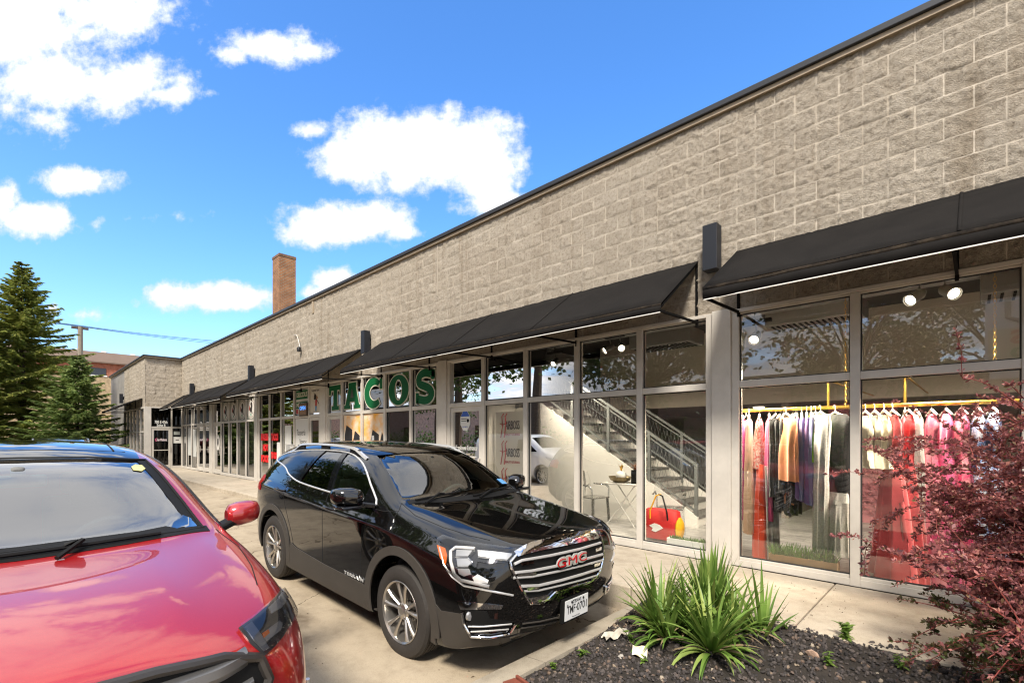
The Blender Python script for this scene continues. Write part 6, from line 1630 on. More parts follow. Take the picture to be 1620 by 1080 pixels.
for z, w, d in ((.17, .27, .12), (.20, .28, .13), (.40, .28, .13), (.58, .25, .10), (.60, .22, .05)):
    rows.append([(-3.30 + w*(abs(math.cos(t))**.45)*math.copysign(1, math.cos(t)), 6.62 + d*(abs(math.sin(t))**.6)*math.copysign(1, math.sin(t)), z) for t in [2*PI*k/28 for k in range(28)]])
mb.quads(rows, True); mb.poly(rows[0]); mb.poly(rows[-1]); mb.build('body', mat('red_cloth', (.45,.012,.010), .7), BG, smooth=60)
for s_ in (1, -1):
    mb = MB(); mb.lathe([(0, -.03), (.13, -.02), (.14, 0), (.10, .03), (0, .035)], (0,0,0), 'x', 14); mb.v = [(-3.30 + s_*.265 + p[0], 6.62 + p[1]*.9, .34 + p[2]*1.2) for p in mb.v]; mb.build('side_pocket', mat('yellow_cloth', (.70,.36,.01), .7), BG, smooth=60)
    mb = MB(); mb.tube([(-3.30 + .14*s_, 6.50 + .02, .40), (-3.30 + .13*s_, 6.49, .58), (-3.30 + .05*s_, 6.52, .80), (-3.30 - .02*s_, 6.54, .82)], .012, 6); mb.build('strap', M_MBLK if s_ > 0 else mat('yellow_strap', (.70,.36,.01), .7), BG, smooth=60)
mb = MB(); mb.prism([(-3.44,.36), (-3.36,.40), (-3.28,.385), (-3.22,.345), (-3.28,.31), (-3.34,.275), (-3.40,.29), (-3.38,.33)], 'y', 6.478, 6.484); mb.build('badge', M_WHITE, BG)
def grass_box(x0, x1, y, m_, gm, label, h, seed):
    o = thing('planter_box', ((x0+x1)/2, y, .145), label, 'planter'); mb = MB(); mb.box(x0, x1, y, y + .012, .145, .30); mb.box(x0, x1, y + .13, y + .142, .145, .30); mb.box(x0 + .0, x0 + .012, y + .0125, y + .1295, .145, .30); mb.box(x1 - .012, x1, y + .0125, y + .1295, .145, .30); mb.box(x0 + .012, x1 - .012, y + .012, y + .13, .15, .27)
    mb.build('box', m_, o); r_ = random.Random(seed); mb = MB()
    for _ in range(int(620*(x1 - x0))): blade(mb, (r_.uniform(x0 + .02, x1 - .02), r_.uniform(y + .02, y + .12), .27), r_.uniform(0, 6.28), r_.uniform(.7, 1.55), h*r_.uniform(.5, 1.2), .011, r_.uniform(.2, 1), r_, 3)
    mb.build('grass', gm, o, recalc=False)
M_GRS = leaf_mat('planter_grass', [(0, (.06,.15,.02)), (1, (.13,.27,.05))], .3, .5, 9); M_GRS2 = leaf_mat('planter_moss', [(0, (.05,.12,.02)), (1, (.10,.20,.04))], .3, .6, 9)
grass_box(-2.98, -2.42, 6.10, M_WHITE, M_GRS2, 'white planter box of low green moss behind the salon window', .07, 4)
grass_box(-1.72, -1.05, 6.09, mat('pine_wood', (.50,.32,.15), .6, var=.2, vs=5), M_GRS, 'pale wooden planter box of tall grass behind the dress shop window', .17, 6)
# dress rail -------------------------------------------------------
RY, RZ = 6.45, 1.985
RK = thing('dress_rail', (1.2, RY, RZ), 'long gold clothes rail hanging inside the dress shop window', 'clothes rail')
mb = MB(); mb.tube([(-2.30, RY, RZ), (5.6, RY, RZ)], .022, 12); mb.build('rail', M_GOLD, RK, smooth=50)
for x in (-1.20, -.52, 1.2, 3.0, 4.6):
    mb = MB(); mb.tube([(x, RY, 2.30), (x, RY, RZ + .0)], .012, 8); mb.lathe([(.05, 2.28), (.05, 2.30)], (x, RY, 0), 'z', 12); mb.bar((x, RY, 2.295), (x, 9.9, 2.34), .016); mb.build('hanger_rod', M_GOLD, RK, smooth=50)
def chain(x, y, z0, z1, label):
    o = thing('chain', (x, y, z1), label, 'chain'); mb = MB(); z = z1; k = 0
    while z > z0:
        P = [(x + .011*math.cos(t)*(k % 2), y + .011*math.cos(t)*(1 - k % 2), z + .022*math.sin(t)) for t in [2*PI*q/8 for q in range(9)]]; mb.tube(P, .0016, 5); z -= .034; k += 1
    mb.build('links', M_GOLD, o, smooth=60)
chain(-1.02, 6.35, 2.0, 3.7, 'thin gold chain hanging above the coloured dresses'); chain(.14, 6.35, 2.35, 3.7, 'thin gold chain hanging in front of the mirrored sign')
def cloth(name, c, rough=.75, var=.12, vs=10): return mat(name, c, rough, var=var, vs=vs, sheen=.3)
def pattern(name, c, d, vs): return mat(name, d, .75, var=.9, vs=vs, dark=c, det=2)
def garment(x, label, name, cat, m_, prof, rot=0.0, y=0.0, hanger=True, dep=.055, fold=.010, nf=7, seed=1, legs=None, extra=None, grp='clothes on the gold rail'):
    """cloth hanging from the rail; prof = [(z, half width across the rail, thickness factor)]"""
    r_ = random.Random(seed*13 + int(x*100)); o = thing(name, (x, RY + y, prof[0][0]), label, cat, grp, R(90) + rot)
    def shell(prf, cx):
        mb = MB(); rows = []; n = 44; ph = r_.uniform(0, 6)
        zs = []
        for (a, b) in zip(prf[:-1], prf[1:]):
            k = max(1, int((a[0] - b[0])/.06))
            zs += [(a[0] + (b[0]-a[0])*j/k, a[1] + (b[1]-a[1])*j/k, a[2] + (b[2]-a[2])*j/k) for j in range(k)]
        zs.append(prf[-1]); z0_ = prf[0][0]; span = z0_ - prf[-1][0]
        for z, w, d in zs:
            f = fold*min(1, (z0_ - z)/max(.15, span*.5))*(1 + (w/.2)); row = []
            for k in range(n):
                t = 2*PI*k/n; u = math.cos(t)*w
                v = math.sin(t)*dep*d + f*math.sin(nf*t + ph + .7*noise.noise((z*2, k*.1, x))) + .006*noise.noise((u*9, z*5, x*3))
                row.append((cx + u + f*.5*math.sin(nf*1.3*t + ph), v, z - prof[0][0] + .006*math.sin(nf*t + ph)*(1 if z == prf[-1][0] else 0)))
            rows.append(row)
        mb.quads(rows, True); return mb
    if legs: 
        for s_ in (-1, 1): 
            b_ = shell([(z, w, d) for z, w, d in legs[1]], legs[0]*s_); b_.build('trouser_leg', m_, o, smooth=180, local=True)
    shell(prof, 0).build('cloth', m_, o, smooth=180, local=True)
    if hanger:
        h = MB(); zt = RZ - prof[0][0]; h.tube([(0, .0, zt - .06), (0, 0, zt), (.012, 0, zt + .022), (.03, 0, zt + .012), (.03, 0, zt - .005)], .0035, 6)
        w = max(prof[0][1], .15); h.tube([(-w, 0, -.045 + .03), (-w*.5, 0, zt - .09), (0, 0, zt - .055), (w*.5, 0, zt - .09), (w, 0, -.045 + .03)], [.008, .012, .013, .012, .008], 8)
        h.build('hanger', M_HANG, o, smooth=60, local=True)
    if extra: extra(o)
    return o
M_HANG = mat('ivory_hanger', (.62,.58,.50), .4)
M_PINK = cloth('hot_pink_cloth', (.74,.10,.28)); M_MAG = cloth('magenta_cloth', (.48,.02,.22)); M_NUDE = cloth('beige_cloth', (.74,.54,.38)); M_RORG = cloth('orange_red_cloth', (.75,.06,.01)); M_WCL = cloth('white_cloth', (.72,.71,.68)); M_BCL = cloth('black_cloth', (.010,.010,.012))
M_ORG = cloth('apricot_cloth', (.85,.36,.16)); M_PUR = cloth('lilac_cloth', (.33,.21,.50)); M_PERI = cloth('blue_lilac_cloth', (.34,.36,.66)); M_LIME = cloth('lime_cloth', (.36,.80,.02)); M_LACE = pattern('white_lace', (.60,.58,.54), (.84,.83,.80), 60); M_CREAM = cloth('cream_cloth', (.74,.67,.52)); M_CORAL = cloth('coral_red_cloth', (.62,.06,.075), .7); M_FLOR = pattern('pink_floral_cloth', (.70,.30,.34), (.62,.04,.16), 9); M_BLUP = pattern('blue_print_cloth', (.14,.24,.55), (.60,.62,.70), 14); M_GREY = cloth('grey_cloth', (.36,.37,.39)); M_LILW = pattern('pale_lilac_print', (.60,.50,.62), (.70,.66,.70), 12); M_STR = pattern('red_white_stripe', (.55,.05,.04), (.70,.62,.55), 40)
def top_(z0, l, w, w2=None): return [(z0, w*.72, .3), (z0 - .05, w, .7), (z0 - l*.5, w*.92, 1), (z0 - l, w2 or w, 1.05)]
def gown(z0, l, w, hem): return [(z0, w*.55, .3), (z0 - .10, w, .7), (z0 - .38, w*.62, .75), (z0 - .6, w*.9, 1), (z0 - l, hem, 2.2)]
T0 = 1.88
garment(-2.13, 'magenta ruffled top at the left end of the gold rail', 'top', 'top', M_MAG, top_(T0, .62, .17), .1)
garment(-2.10, 'long magenta dress half hidden behind the ruffled top', 'dress', 'dress', M_MAG, top_(T0 - .02, 1.25, .15), -.1, .05)
garment(-2.04, 'long straight beige dress', 'dress', 'dress', M_NUDE, top_(T0, 1.42, .17, .19), .3, -.03)
garment(-1.925, 'red and white striped strappy top above the orange red trousers', 'top', 'top', M_STR, top_(T0, .62, .15), .2)
def stripes(o):
    for dx in (-.135, .135): mb = MB(); mb.tube([(dx*.9, -.045, -.02), (dx, -.06, -.5), (dx*1.15, -.07, -1.13)], .011, 6); mb.build('side_stripe', M_WCL, o, local=True)
garment(-1.90, 'long orange red trousers with white side stripes reaching to the floor', 'trousers', 'trousers', M_RORG, [(1.32, .11, .8), (1.15, .14, 1), (.75, .14, 1.2), (.17, .21, 1.5)], .35, -.05, False, extra=stripes)
garment(-1.79, 'long grey and white trousers beside the orange red pair', 'trousers', 'trousers', M_GREY, [(1.35, .09, .8), (1.1, .12, 1), (.7, .12, 1.1), (.17, .18, 1.2)], .2, .02, False)
garment(-1.815, 'long pink dress between the striped trousers and the black blouses', 'dress', 'dress', M_PINK, top_(T0, 1.24, .15), .25)
for k, (x, l) in enumerate(((-1.745, .95), (-1.70, 1.12), (-1.655, .9), (-1.56, 1.15), (-1.53, 1.0))): garment(x, 'black blouse in the row between the pink dress and the lilac dresses', 'blouse', 'blouse', M_BCL, top_(T0, l, .17), .1*(k % 3 - 1), .02*(k % 2))
garment(-1.60, 'apricot blazer with long sleeves', 'blazer', 'blazer', M_ORG, top_(T0, .74, .20), .8, -.12)
garment(-1.585, 'apricot trousers hanging below the matching blazer', 'trousers', 'trousers', M_ORG, [(1.25, .12, .7), (1.0, .13, 1), (.86, .13, 1)], .3, -.02, False)
for k, x in enumerate((-1.515, -1.46, -1.405, -1.355)): garment(x, ['first lilac dress right of the apricot blazer', 'second lilac dress from the apricot blazer', 'third lilac dress from the apricot blazer', 'lilac dress nearest the lime green top'][k], 'dress', 'dress', (M_PUR, M_PERI, M_PUR, M_PERI)[k], top_(T0, .94 + .02*k, .16, .18), .25, -.02*k)
garment(-1.30, 'bright lime green short sleeved top', 'top', 'top', M_LIME, top_(T0 + .02, .54, .18, .19), .8, -.12)
garment(-1.235, 'tall narrow white lace garment left of the black mesh top', 'lace_dress', 'dress', M_LACE, [(1.90, .14, .5), (1.8, .16, .8), (1.3, .10, .9), (.36, .09, 1.1)], .8, -.20)
def hole(o):
    for z, w in ((-.30, .09), (-.52, .12)): mb = MB(); mb.lathe([(0, -.004), (w, -.004), (w, .004), (0, .004)], (.02, -.072, z), 'y', 24); mb.build('cut_out', M_LILW, o, local=True)
garment(-1.115, 'sheer black mesh top with round cut outs beside the mullion', 'top', 'top', M_BCL, top_(1.90, .86, .22, .19), .85, -.10, extra=hole)
garment(-1.085, 'white lace trousers hanging beside the mullion', 'trousers', 'trousers', M_LACE, [(1.05, .15, .9), (.92, .17, 1)], .85, -.20, False, legs=(.095, [(.95, .085, 1.1), (.7, .08, 1.2), (.37, .085, 1.3)]))
for k, x in enumerate((-.85, -.77, -.69)): garment(x, ['cream mini dress next to the mullion', 'cream mini dress in the middle of the three', 'cream mini dress nearest the coral red gown'][k], 'dress', 'dress', M_CREAM, [(T0, .07, .4), (T0 - .16, .14, .9), (T0 - .34, .10, .8), (T0 - .56, .17, 1.3)], .55, -.03)
garment(-.615, 'floor length coral red gown spreading at the hem', 'gown', 'gown', M_CORAL, gown(T0, 1.72, .16, .34), .5, -.06, fold=.016)
garment(-.49, 'second floor length coral red gown partly behind the bush', 'gown', 'gown', M_CORAL, gown(T0, 1.68, .15, .30), .4, .0, fold=.016)
garment(-.53, 'pale lilac blouse with white edge behind the coral gowns', 'blouse', 'blouse', M_LILW, top_(T0, .9, .15), .2, .12)
garment(-.43, 'white shirt dress behind the coral gowns', 'dress', 'dress', M_WCL, top_(T0, 1.3, .15), .3)
for k, x in enumerate((-.31, -.20, -.09)): garment(x, ['pink floral gown left of the bush middle', 'pink floral gown half covered by the bush', 'pink floral gown deepest behind the bush'][k], 'gown', 'gown', (M_FLOR, M_PINK, M_FLOR)[k], gown(T0, 1.70, .15, .26), .35, 0, fold=.014)
for k, x in enumerate((.03, .13)): garment(x, ['blue printed dress behind the bush', 'second blue printed dress behind the bush'][k], 'dress', 'dress', M_BLUP, gown(T0, 1.5, .14, .22), .3)
for k in range(8): garment(.75 + .3*k, 'clothing on the rail hidden behind the purple bush', 'dress', 'dress', (M_PINK, M_WCL, M_BCL, M_CORAL)[k % 4], top_(T0, 1.1, .16), .3, grp='clothes hidden behind the bush')
# stool with red seat, gold legs; pink flower wall deeper in
S_ = thing('bar_stool', (-.72, 8.3, .14), 'gold legged stool with red seat behind the cream dresses', 'stool')
mb = MB(); mb.lathe([(0, .80), (.17, .80), (.19, .84), (.17, .88), (0, .89)], (-.72, 8.3, 0), 'z', 20); mb.build('seat', mat('red_velvet', (.35,.01,.03), .8), S_, smooth=40)
for a, b in ((-1,-1), (1,-1), (1,1), (-1,1)): mb = MB(); mb.tube([(-.72 + .12*a, 8.3 + .12*b, .80), (-.72 + .2*a, 8.3 + .2*b, .14)], .012, 6); mb.build('leg', M_GOLD, S_)
fw_ = thing('flower_wall', (-1.5, 10.6, .14), 'pink flower wall panel deep in the dress shop', 'flower panel'); mb = MB(); r_ = random.Random(4)
for _ in range(900): blade(mb, (r_.uniform(-1.9, -1.0), 10.4 + r_.uniform(0,.08), r_.uniform(.3, 2.25)), r_.uniform(PI, 2*PI), r_.uniform(-.6, .8), .07, .05, 1.2, r_, 2)
mb.build('petals', leaf_mat('pink_petal', [(0, (.40,.10,.13)), (1, (.62,.28,.30))], .2), fw_, recalc=False); mb = MB(); mb.box(-1.95, -.95, 10.5, 10.56, .14, 2.28); mb.build('board', mat('pink_board', (.35,.12,.14), .8), fw_)

# ------------------------------------------------------------------ signs and lettering on the glass
GY = FY - .006
def slab(strokes, th, y, mb, mi=None): 
    for p in strokes: mb.prism(p, 'y', y - th, y, mi)
M_GRN = mat('sign_green_vinyl', (.005,.115,.038), .55, var=.1, vs=4, spec=.2); M_CRM = mat('cream_outline', (.66,.64,.52), .5)
def off_poly(P, d):
    """grow a counter-clockwise polygon by d (mitred)"""
    n = len(P); out = []
    A = sum(P[i][0]*P[(i+1)%n][1] - P[(i+1)%n][0]*P[i][1] for i in range(n)); sg = 1 if A > 0 else -1
    for i in range(n):
        a, b, c = Vector(P[i-1]), Vector(P[i]), Vector(P[(i+1) % n]); e = (b-a).normalized(); f = (c-b).normalized(); n1 = Vector((e.y, -e.x))*sg; n2 = Vector((f.y, -f.x))*sg
        m_ = (n1 + n2); m_ = m_/max(.35, m_.length_squared/2) if m_.length > 1e-4 else n1
        out.append(tuple(b + m_*d))
    return out
def ring_prism(mb, outer, inner, y0, y1):
    n = len(outer); A = [(p[0], y0, p[1]) for p in outer]; B = [(p[0], y0, p[1]) for p in inner]; A2 = [(p[0], y1, p[1]) for p in outer]; B2 = [(p[0], y1, p[1]) for p in inner]
    mb.quads([A2, A, B, B2], True)
def stroke(path, w):
    """thick polyline -> polygon"""
    Lf, Rt = [], []
    for i, p in enumerate(path):
        a = Vector(path[max(0, i-1)]); b = Vector(path[min(len(path)-1, i+1)]); d = (b-a).normalized(); nn = Vector((-d.y, d.x)); ww = w[i] if isinstance(w, list) else w
        Lf.append(tuple(Vector(p) + nn*ww/2)); Rt.append(tuple(Vector(p) - nn*ww/2))
    return Lf + Rt[::-1]
TAC = thing('tacos_lettering', (-10.3, GY, 2.7), 'large green slab letters spelling TACOS with cream outlines on the upper panes', 'sign')
def letter(ch, cx, polys, rings=()):
    lo = MB(); fi = MB()
    for p in polys: lo.prism(off_poly(p, .030), 'y', GY - .006, GY - .001); fi.prism(p, 'y', GY - .011, GY - .0065)
    for o_, i_ in rings:
        ring_prism(lo, off_poly(o_, .030), off_poly(i_, -.030), GY - .006, GY - .001); ring_prism(fi, o_, i_, GY - .011, GY - .0065)
    a = fi.build('letter', M_GRN, TAC); lo.build('letter_outline', M_CRM, a)
ZB, ZT_ = 2.385, 3.045; Hh = ZT_ - ZB
def P_(cx, w, pts): return [(cx + (u - .5)*w, ZB + v*Hh) for u, v in pts]
letter('T', -12.32, [P_(-12.32, .72, [(0,1),(0,.62),(.13,.62),(.17,.80),(.36,.80),(.36,.16),(.22,.16),(.22,0),(.78,0),(.78,.16),(.64,.16),(.64,.80),(.83,.80),(.87,.62),(1,.62),(1,1)])])
Ao = P_(-11.40, .84, [(0,0),(.40,0),(.40,.14),(.33,.14),(.36,.27),(.64,.27),(.67,.14),(.60,.14),(.60,0),(1,0),(1,.14),(.92,.14),(.72,.86),(.76,.86),(.76,1),(.28,1),(.28,.86),(.30,.86),(.08,.14),(0,.14)])
letter('A', -11.4, [Ao])
mbh = MB(); mbh.prism(P_(-11.40, .84, [(.40,.42),(.60,.42),(.52,.76),(.48,.76)]), 'y', GY - .014, GY - .0112); mbh.build('letter_hole', mat('dark_hole', (.05,.045,.03), .4), TAC)
c_ = [(-10.335 + .36*.92*math.cos(t), (ZB+ZT_)/2 + Hh*.42*math.sin(t)) for t in [R(48 + 264*k/30) for k in range(31)]]
letter('C', -10.3, [stroke(c_, [.13 + .10*math.sin(PI*k/30) for k in range(31)]), P_(-10.335, .80, [(.84,.98),(.84,.62),(.96,.62),(.96,.98)])])
def ell(cx, a, b, n=40): return [(cx + a*math.cos(2*PI*k/n), (ZB+ZT_)/2 + b*math.sin(2*PI*k/n)) for k in range(n)]
letter('O', -9.29, [], [(ell(-9.29, .40, Hh*.51), ell(-9.29, .15, Hh*.36))])
sp = [(-8.29 + x*.70, ZB + z*Hh) for x, z in ((.36,.80),(.22,.90),(0,.94),(-.22,.88),(-.33,.74),(-.26,.60),(-.04,.52),(.20,.43),(.34,.28),(.26,.13),(.05,.06),(-.18,.09),(-.36,.21))]
letter('S', -8.29, [stroke(smooth_poly(sp, 3)[:36], .165), P_(-8.29, .72, [(.82,.70),(.95,.70),(.95,1.0),(.82,1.0)]), P_(-8.29, .72, [(.05,0),(.18,0),(.18,.32),(.05,.32)])])
# painted skyline in the lower panes
SK = thing('painted_skyline', (-10.85, FY + .02, 1.3), 'painted black and orange city skyline on the lower panes under the letters A and C', 'painting')
mb = MB(); mb.box(-11.85, -10.915, FY - .010, FY - .007, .25, 2.22); mb.box(-10.82, -9.86, FY - .010, FY - .007, .25, 2.22); mb.build('sky', mat('skyline_paint', (.74,.70,.62), .7, var=.95, vs=2.6, dark=(.85,.38,.02), det=3), SK)
mb = MB(); r_ = random.Random(8)
for (a, b, z) in ((-11.80, -11.40, 1.85), (-11.36, -11.02, 1.70), (-10.50, -10.12, 1.72), (-10.08, -9.90, 1.66)): mb.prism([(a, .26), (b, .26), (b, z), (a + .1, z + .12), (a, z - .15)], 'y', FY - .013, FY - .0105)
mb.build('dark_towers', mat('skyline_black', (.015,.015,.017), .7), SK)
mb = MB()
for (a, b, z) in ((-11.62, -11.48, 1.55), (-11.25, -11.12, 1.45), (-10.78, -10.66, 1.4), (-10.44, -10.33, 1.70), (-10.28, -10.18, 1.5)): mb.box(a, b, FY - .016, FY - .0135, .26, z)
mb.build('pale_towers', mat('skyline_grey', (.55,.55,.55), .7), SK)
# signs beside the shop door
def panel_sign(name, x0, x1, z0, z1, m_, label, cat='sign', y=FY - .010, th=.004):
    o = thing(name, ((x0+x1)/2, y, (z0+z1)/2), label, cat); mb = MB(); mb.box(x0, x1, y - th, y, z0, z1); mb.build('board', m_, o); return o
o = panel_sign('food_sign', -14.88, -14.02, 2.36, 3.08, mat('sign_cream', (.62,.60,.52), .6), 'upper pane sign reading DELICIOUS MEXICAN on green bands')
mb = MB(); mb.box(-14.86, -14.04, FY - .019, FY - .0145, 2.80, 3.06); mb.box(-14.86, -14.04, FY - .019, FY - .0145, 2.52, 2.72); mb.build('green_band', M_GRN, o)
mb = MB(); wall_text(mb, 'DELICIOUS', .20, -14.45, FY - .0195, 2.925, .76, offset=.006); wall_text(mb, 'MEXICAN', .17, -14.45, FY - .0195, 2.62, .76, offset=.006); mb.build('lettering', M_CRM, o)
mb = MB(); mb.box(-14.86, -14.50, FY - .019, FY - .0145, 2.37, 2.50); mb.build('red_band', mat('sign_red_band', (.40,.02,.025), .5), o)
mb = MB(); wall_text(mb, 'F', .14, -14.68, FY - .0195, 2.435, .07, offset=.008); mb.build('red_band_letter', M_CRM, o)
o = thing('open_sign', (-14.2, FY - .06, 2.33), 'small framed lit OPEN sign in front of the Mexican food sign', 'sign'); mb = MB(); mb.box(-14.46, -13.92, FY - .10, FY - .07, 2.28, 2.66); mb.build('frame', mat('sign_frame_brown', (.07,.04,.02), .5), o)
mb = MB(); mb.box(-14.42, -13.96, FY - .106, FY - .1005, 2.32, 2.62); mb.build('face', mat('open_sign_face', (.30,.16,.07), .5, var=.4, vs=8), o); mb = MB(); wall_text(mb, 'OPEN', .15, -14.19, FY - .107, 2.51, .40, offset=.004); mb.build('lettering', mat('open_blue', (.08,.30,.85), .4, emit=(.08,.3,.9), es=.6), o)
o = panel_sign('mural_panel', -13.87, -13.20, 2.36, 3.09, mat('mural_cream', (.62,.57,.49), .7), 'cream fanlight panel with a small painted figure holding a pole and faint script', 'painting')
mb = MB(); wall_text(mb, 'Taqueria Vantas', .10, -13.52, FY - .0150, 3.0, .56, shear=.2, offset=-.001); mb.tube([(-13.62, FY - .016, 2.92), (-13.50, FY - .016, 2.78), (-13.30, FY - .016, 2.60)], .008, 5); mb.build('black_lines', M_MBLK, o)
for pts, m_, nm in (([(-13.62,2.86),(-13.52,2.90),(-13.46,2.82),(-13.52,2.72),(-13.64,2.74)], mat('mural_hair', (.03,.018,.01), .7), 'hair'), ([(-13.54,2.72),(-13.42,2.74),(-13.45,2.55),(-13.55,2.55)], mat('mural_red', (.42,.03,.03), .7), 'shirt'), ([(-13.55,2.548),(-13.45,2.548),(-13.47,2.40),(-13.53,2.40)], mat('mural_blue', (.04,.22,.45), .7), 'trousers'), ([(-13.50,2.80),(-13.42,2.84),(-13.36,2.76),(-13.44,2.742)], mat('mural_skin', (.42,.22,.12), .7), 'face')):
    mb = MB(); mb.prism(pts, 'y', FY - .0175, FY - .0145); mb.build(nm, m_, o)
o = panel_sign('name_panel', -14.92, -14.0, .25, 2.22, mat('name_panel_grey', (.60,.59,.56), .6), 'pale full height panel with handwritten shop name below the food sign')
mb = MB(); wall_text(mb, 'Taqueria', .26, -14.52, FY - .0145, 1.80, .62, shear=.1, offset=-.002); wall_text(mb, 'Vantas', .26, -14.38, FY - .0145, 1.52, .50, shear=.1, offset=-.002); wall_text(mb, 'mexican food', .07, -14.38, FY - .0145, 1.36, .42); mb.build('lettering', M_MBLK, o)
o = panel_sign('menu_paper', -15.75, -15.25, .6, 2.03, M_WHITE, 'tall white menu paper taped inside the dark pane', 'notice'); o = panel_sign('notice_paper', -16.42, -16.08, .55, 1.50, M_WHITE, 'shorter white notice paper beside the red window lettering', 'notice')
mbx = thing('mail_box', (-15.0, FY - .12, 1.25), 'grey metal letter box on the frame beside the name panel', 'letter box'); mb = MB(); mb.box(-15.27, -14.93, FY - .17, FY - .06, 1.0, 1.42); mb.build('box', M_SATIN, mbx, bevel=.01); mb = MB(); mb.box(-15.29, -14.91, FY - .18, FY - .05, 1.425, 1.45); mb.build('lid', M_SATIN, mbx)
M_RV = mat('red_vinyl', (.75,.012,.015), .5)
o = thing('red_window_lettering', (-17.0, GY, 1.3), 'blocky red vinyl lettering across two dark panes', 'sign')
r_ = random.Random(2)
for tx_, sz_, x_, z_, w_ in (('FRESH', .30, -17.46, 1.66, .82), ('HOT', .28, -17.46, 1.30, .5), ('FOOD', .30, -17.46, .92, .80), ('TACOS', .30, -16.62, 1.66, .6), ('TO GO', .28, -16.68, 1.05, .5)): mb = MB(); wall_text(mb, tx_, sz_, x_, GY - .004, z_, w_, offset=.02); mb.build('word', M_RV, o)
# round stickers over the blinds
M_STB = mat('sticker_brown_black', (.03,.022,.02), .6); M_STR2 = mat('sticker_red', (.40,.05,.03), .6); M_STG = mat('sticker_green', (.20,.36,.26), .6); M_STW = mat('sticker_white', (.70,.66,.60), .5)
for k, (a, b) in enumerate(zip(xsb[:-1], xsb[1:])):
    cx = (a + b)/2; cz = 2.70; y = FY - .008
    bd = thing('window_vinyl', (cx, y, cz), ['round bird sticker on the far left blind window', 'round bird sticker second from the left among the blind windows', 'round bird sticker third from the left among the blind windows', 'round bird sticker next to the pillar and red lettering'][k], 'sticker', 'round stickers above the blinds')
    mb = MB(); mb.box(a + .05, b - .05, y - .002, y, 2.33, 3.09); mb.build('backing', mat('sticker_backing', (.27,.27,.22), .6), bd)
    mb = MB(); mb.lathe([(0, 0), (.42, 0), (.42, .003), (0, .003)], (cx, y - .006, cz), 'y', 36); mb.v = [(cx + (p[0]-cx)*.95, p[1], cz + (p[2]-cz)*.86) for p in mb.v]; mb.build('disc', M_STW, bd)
    mb = MB()
    ring_prism(mb, [(cx + .365*math.cos(2*PI*q/60), cz + .335*math.sin(2*PI*q/60)) for q in range(60)], [(cx + (.325 + .02*(q % 3 == 0))*math.cos(2*PI*q/60), cz + (.295 + .02*(q % 3 == 0))*math.sin(2*PI*q/60)) for q in range(60)], y - .009, y - .0065)
    mb.build('rim_lettering', mat('sticker_text', (.40,.33,.28), .6), bd)
    for pts, m_, nm in (([(-.02,.24),(.10,.22),(.14,.08),(.10,-.05),(.16,-.18),(.08,-.2),(.02,-.08),(-.06,-.14),(-.14,-.02),(-.10,.06),(-.04,.02),(0,.1),(-.06,.16)], M_STB, 'bird'), ([(-.20,.10),(-.13,.12),(-.12,-.06),(-.19,-.05)], M_STR2, 'wing'), ([(-.08,-.15),(.06,-.21),(.04,-.28),(-.06,-.26)], M_STG, 'leaf')):
        mb = MB(); mb.prism([(cx + u, cz + v) for u, v in pts], 'y', y - .011, y - .0092); mb.build(nm, m_, bd)
    vb = thing('vertical_blind', (cx, FY + .12, 1.2), ['cream vertical blind in the far left stickered window', 'cream vertical blind second from the left', 'cream vertical blind third from the left', 'cream vertical blind next to the red lettering pillar'][k], 'blind', 'vertical blinds')
    mb = MB()
    for q in range(9): x = a + .09 + q*.103; mb.quads([[(x, FY + .10, .27), (x + .085, FY + .15, .27)], [(x, FY + .10, 2.22), (x + .085, FY + .15, 2.22)]])
    mb.build('slats', mat('cream_blind', (.55,.53,.46), .7), vb, recalc=False); mb = MB(); mb.box(a + .05, b - .05, FY + .08, FY + .17, 2.221, 2.26); mb.build('head_rail', M_ALU, vb)
ds = thing('door_sticker', (-22.9, FY - .04, 1.45), 'oval white sticker on the glass door left of the blinds', 'sticker'); mb = MB(); mb.lathe([(0, 0), (.24, 0), (.24, .003), (0, .003)], (-22.915, FY - .014, 1.45), 'y', 28); mb.v = [(p[0], p[1], 1.45 + (p[2]-1.45)*1.35) for p in mb.v]; mb.build('disc', M_STW, ds); mb = MB(); mb.prism([(-23.0,1.6),(-22.84,1.62),(-22.82,1.4),(-22.92,1.28),(-23.02,1.4)], 'y', FY - .018, FY - .0145); mb.build('bird', M_STB, ds)
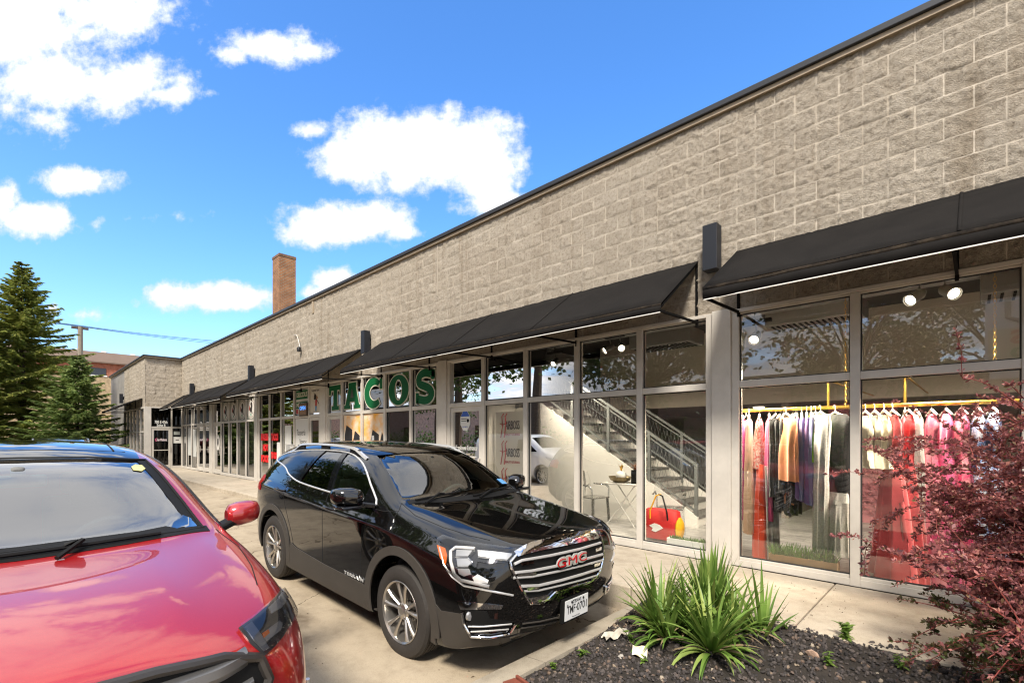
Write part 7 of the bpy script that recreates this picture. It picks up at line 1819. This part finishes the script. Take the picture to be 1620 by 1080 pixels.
# salon door lettering and shield sticker
o = thing('door_lettering', (-6.96, FY - .01, 1.35), 'white lettering Employee Entrance on the salon door glass', 'sign'); mb = MB()
wall_text(mb, 'Employee Entrance', .13, -6.97, FY - .0125, 1.45, .62); mb.box(-7.27, -6.68, FY - .013, FY - .0105, 1.28, 1.295); wall_text(mb, 'Ring For Entry', .13, -6.97, FY - .0125, 1.08, .36); mb.build('lettering', M_WHITE, o)
o = thing('shield_sticker', (-7.0, FY - .012, 2.0), 'eight sided blue and white security sticker on the salon door', 'sticker'); mb = MB(); mb.prism([(-7.0 + .15*math.cos(PI/8 + k*PI/4), 1.97 + .20*math.sin(PI/8 + k*PI/4)) for k in range(8)], 'y', FY - .013, FY - .0095); mb.build('plate', M_WHITE, o)
mb = MB(); mb.prism([(-7.128,2.05),(-6.872,2.05),(-6.945,2.145),(-7.055,2.145)], 'y', FY - .016, FY - .0135); wall_text(mb, 'SECURITY', .03, -7.0, FY - .0140, 1.85, .16); mb.build('blue_top', mat('shield_blue', (.03,.10,.42), .5), o); mb = MB(); mb.box(-7.11, -6.95, FY - .016, FY - .0135, 2.0, 2.012); mb.box(-7.11, -6.97, FY - .016, FY - .0135, 1.96, 1.972); mb.lathe([(0,0),(.035,0),(.035,.003),(0,.003)], (-6.92, FY - .016, 1.97), 'y', 12); mb.build('dark_mark', M_MBLK, o)
# wing door lettering
WX = X + .006
def end_text(mb, txt, size, x, y, z, w, offset=0.0, shear=0.0):
    vs, fs = text_geo(txt, size, .002, 'CENTER', offset); ww = max(v[0] for v in vs) - min(v[0] for v in vs)
    mb.add([(x + v[2], y + v[0]*w/ww + v[1]*shear, z + v[1]) for v in vs], fs)
o = thing('address_lettering', (WX, 5.1, 2.38), 'white address lettering 700 E 47th Suite B above the recessed black door', 'sign'); mb = MB(); end_text(mb, '700 E 47th', .19, WX, 5.10, 2.42, .52, .006); end_text(mb, 'Suite B', .15, WX, 5.10, 2.27, .36, .005); mb.build('lettering', M_WHITE, o)
o = thing('door_name_lettering', (WX, 5.1, 1.55), 'white and pink script shop name on the recessed black door', 'sign'); mb = MB(); end_text(mb, 'CharMaison', .17, WX, 5.10, 1.55, .48, .006, .15); mb.build('lettering', mat('script_white', (.72,.60,.62), .5), o); mb = MB(); mb.tube([(WX + .01, 4.92, 1.62), (WX + .01, 4.86, 1.58), (WX + .01, 4.87, 1.5), (WX + .01, 4.93, 1.49)], .014, 6); mb.build('pink_initial', mat('script_pink', (.65,.08,.2), .5), o)
o = thing('side_light_notice', (WX, 5.75, 1.5), 'white notice sheet in the side light next to the black door', 'notice'); mb = MB(); mb.box(WX, WX + .004, 5.60, 5.93, 1.38, 1.70); mb.build('sheet', M_WHITE, o); mb = MB(); mb.box(WX + .0045, WX + .006, 5.70, 5.84, 1.52, 1.56); mb.build('print', M_STB, o)
o = thing('hours_notice', (WX, 5.75, 1.9), 'pale opening hours sheet above the white notice in the side light', 'notice'); mb = MB(); mb.box(WX, WX + .004, 5.62, 5.88, 1.80, 1.97); mb.build('sheet', mat('notice_grey', (.45,.48,.45), .6), o)
# papers in the far dark panes
for k, (x, z) in enumerate(((-27.6, 1.55), (-26.6, 1.5))):
    o = panel_sign('window_paper', x - .3, x + .25, z - .75, z + .55, mat('paper_pale', (.50,.50,.47), .7), ['pale paper sheet in the pane closest to the recessed corner', 'pale paper sheet beside the double glass doors'][k], 'notice')
# inside the taco shop: counter and bright menu
o = thing('menu_stand', (-8.45, 6.5, .14), 'orange and white menu display behind the pane under the letter S', 'display'); mb = MB(); mb.box(-8.6, -8.2, 6.45, 6.50, .14, 2.0); mb.build('board', mat('menu_orange', (.60,.16,.03), .6, var=.8, vs=7, dark=(.25,.06,.02)), o); mb = MB(); [mb.box(-8.57, -8.23, 6.44, 6.449, .7 + .2*k, .76 + .2*k) for k in range(6)]; mb.build('price_bands', M_WHITE, o)
o = thing('counter', (-10.2, 9.0, .14), 'brown service counter at the back of the taco shop', 'counter'); mb = MB(); mb.box(-12.5, -8.2, 8.8, 9.5, .14, 1.1); mb.build('base', M_BROWN, o); mb = MB(); mb.box(-12.55, -8.15, 8.75, 9.55, 1.102, 1.15); mb.build('worktop', mat('worktop', (.30,.22,.14), .4), o)
o = thing('beer_sign', (-13.45, 6.4, 1.5), 'blue and white round beer sign behind the door glass', 'sign'); mb = MB(); mb.lathe([(0,0),(.2,0),(.2,.03),(0,.03)], (-13.35, 6.3, 1.85), 'y', 24); mb.build('disc', mat('beer_blue', (.05,.12,.45), .5), o); mb = MB(); mb.box(-13.47, -13.23, 6.285, 6.295, 1.80, 1.90); mb.build('band', M_WHITE, o)
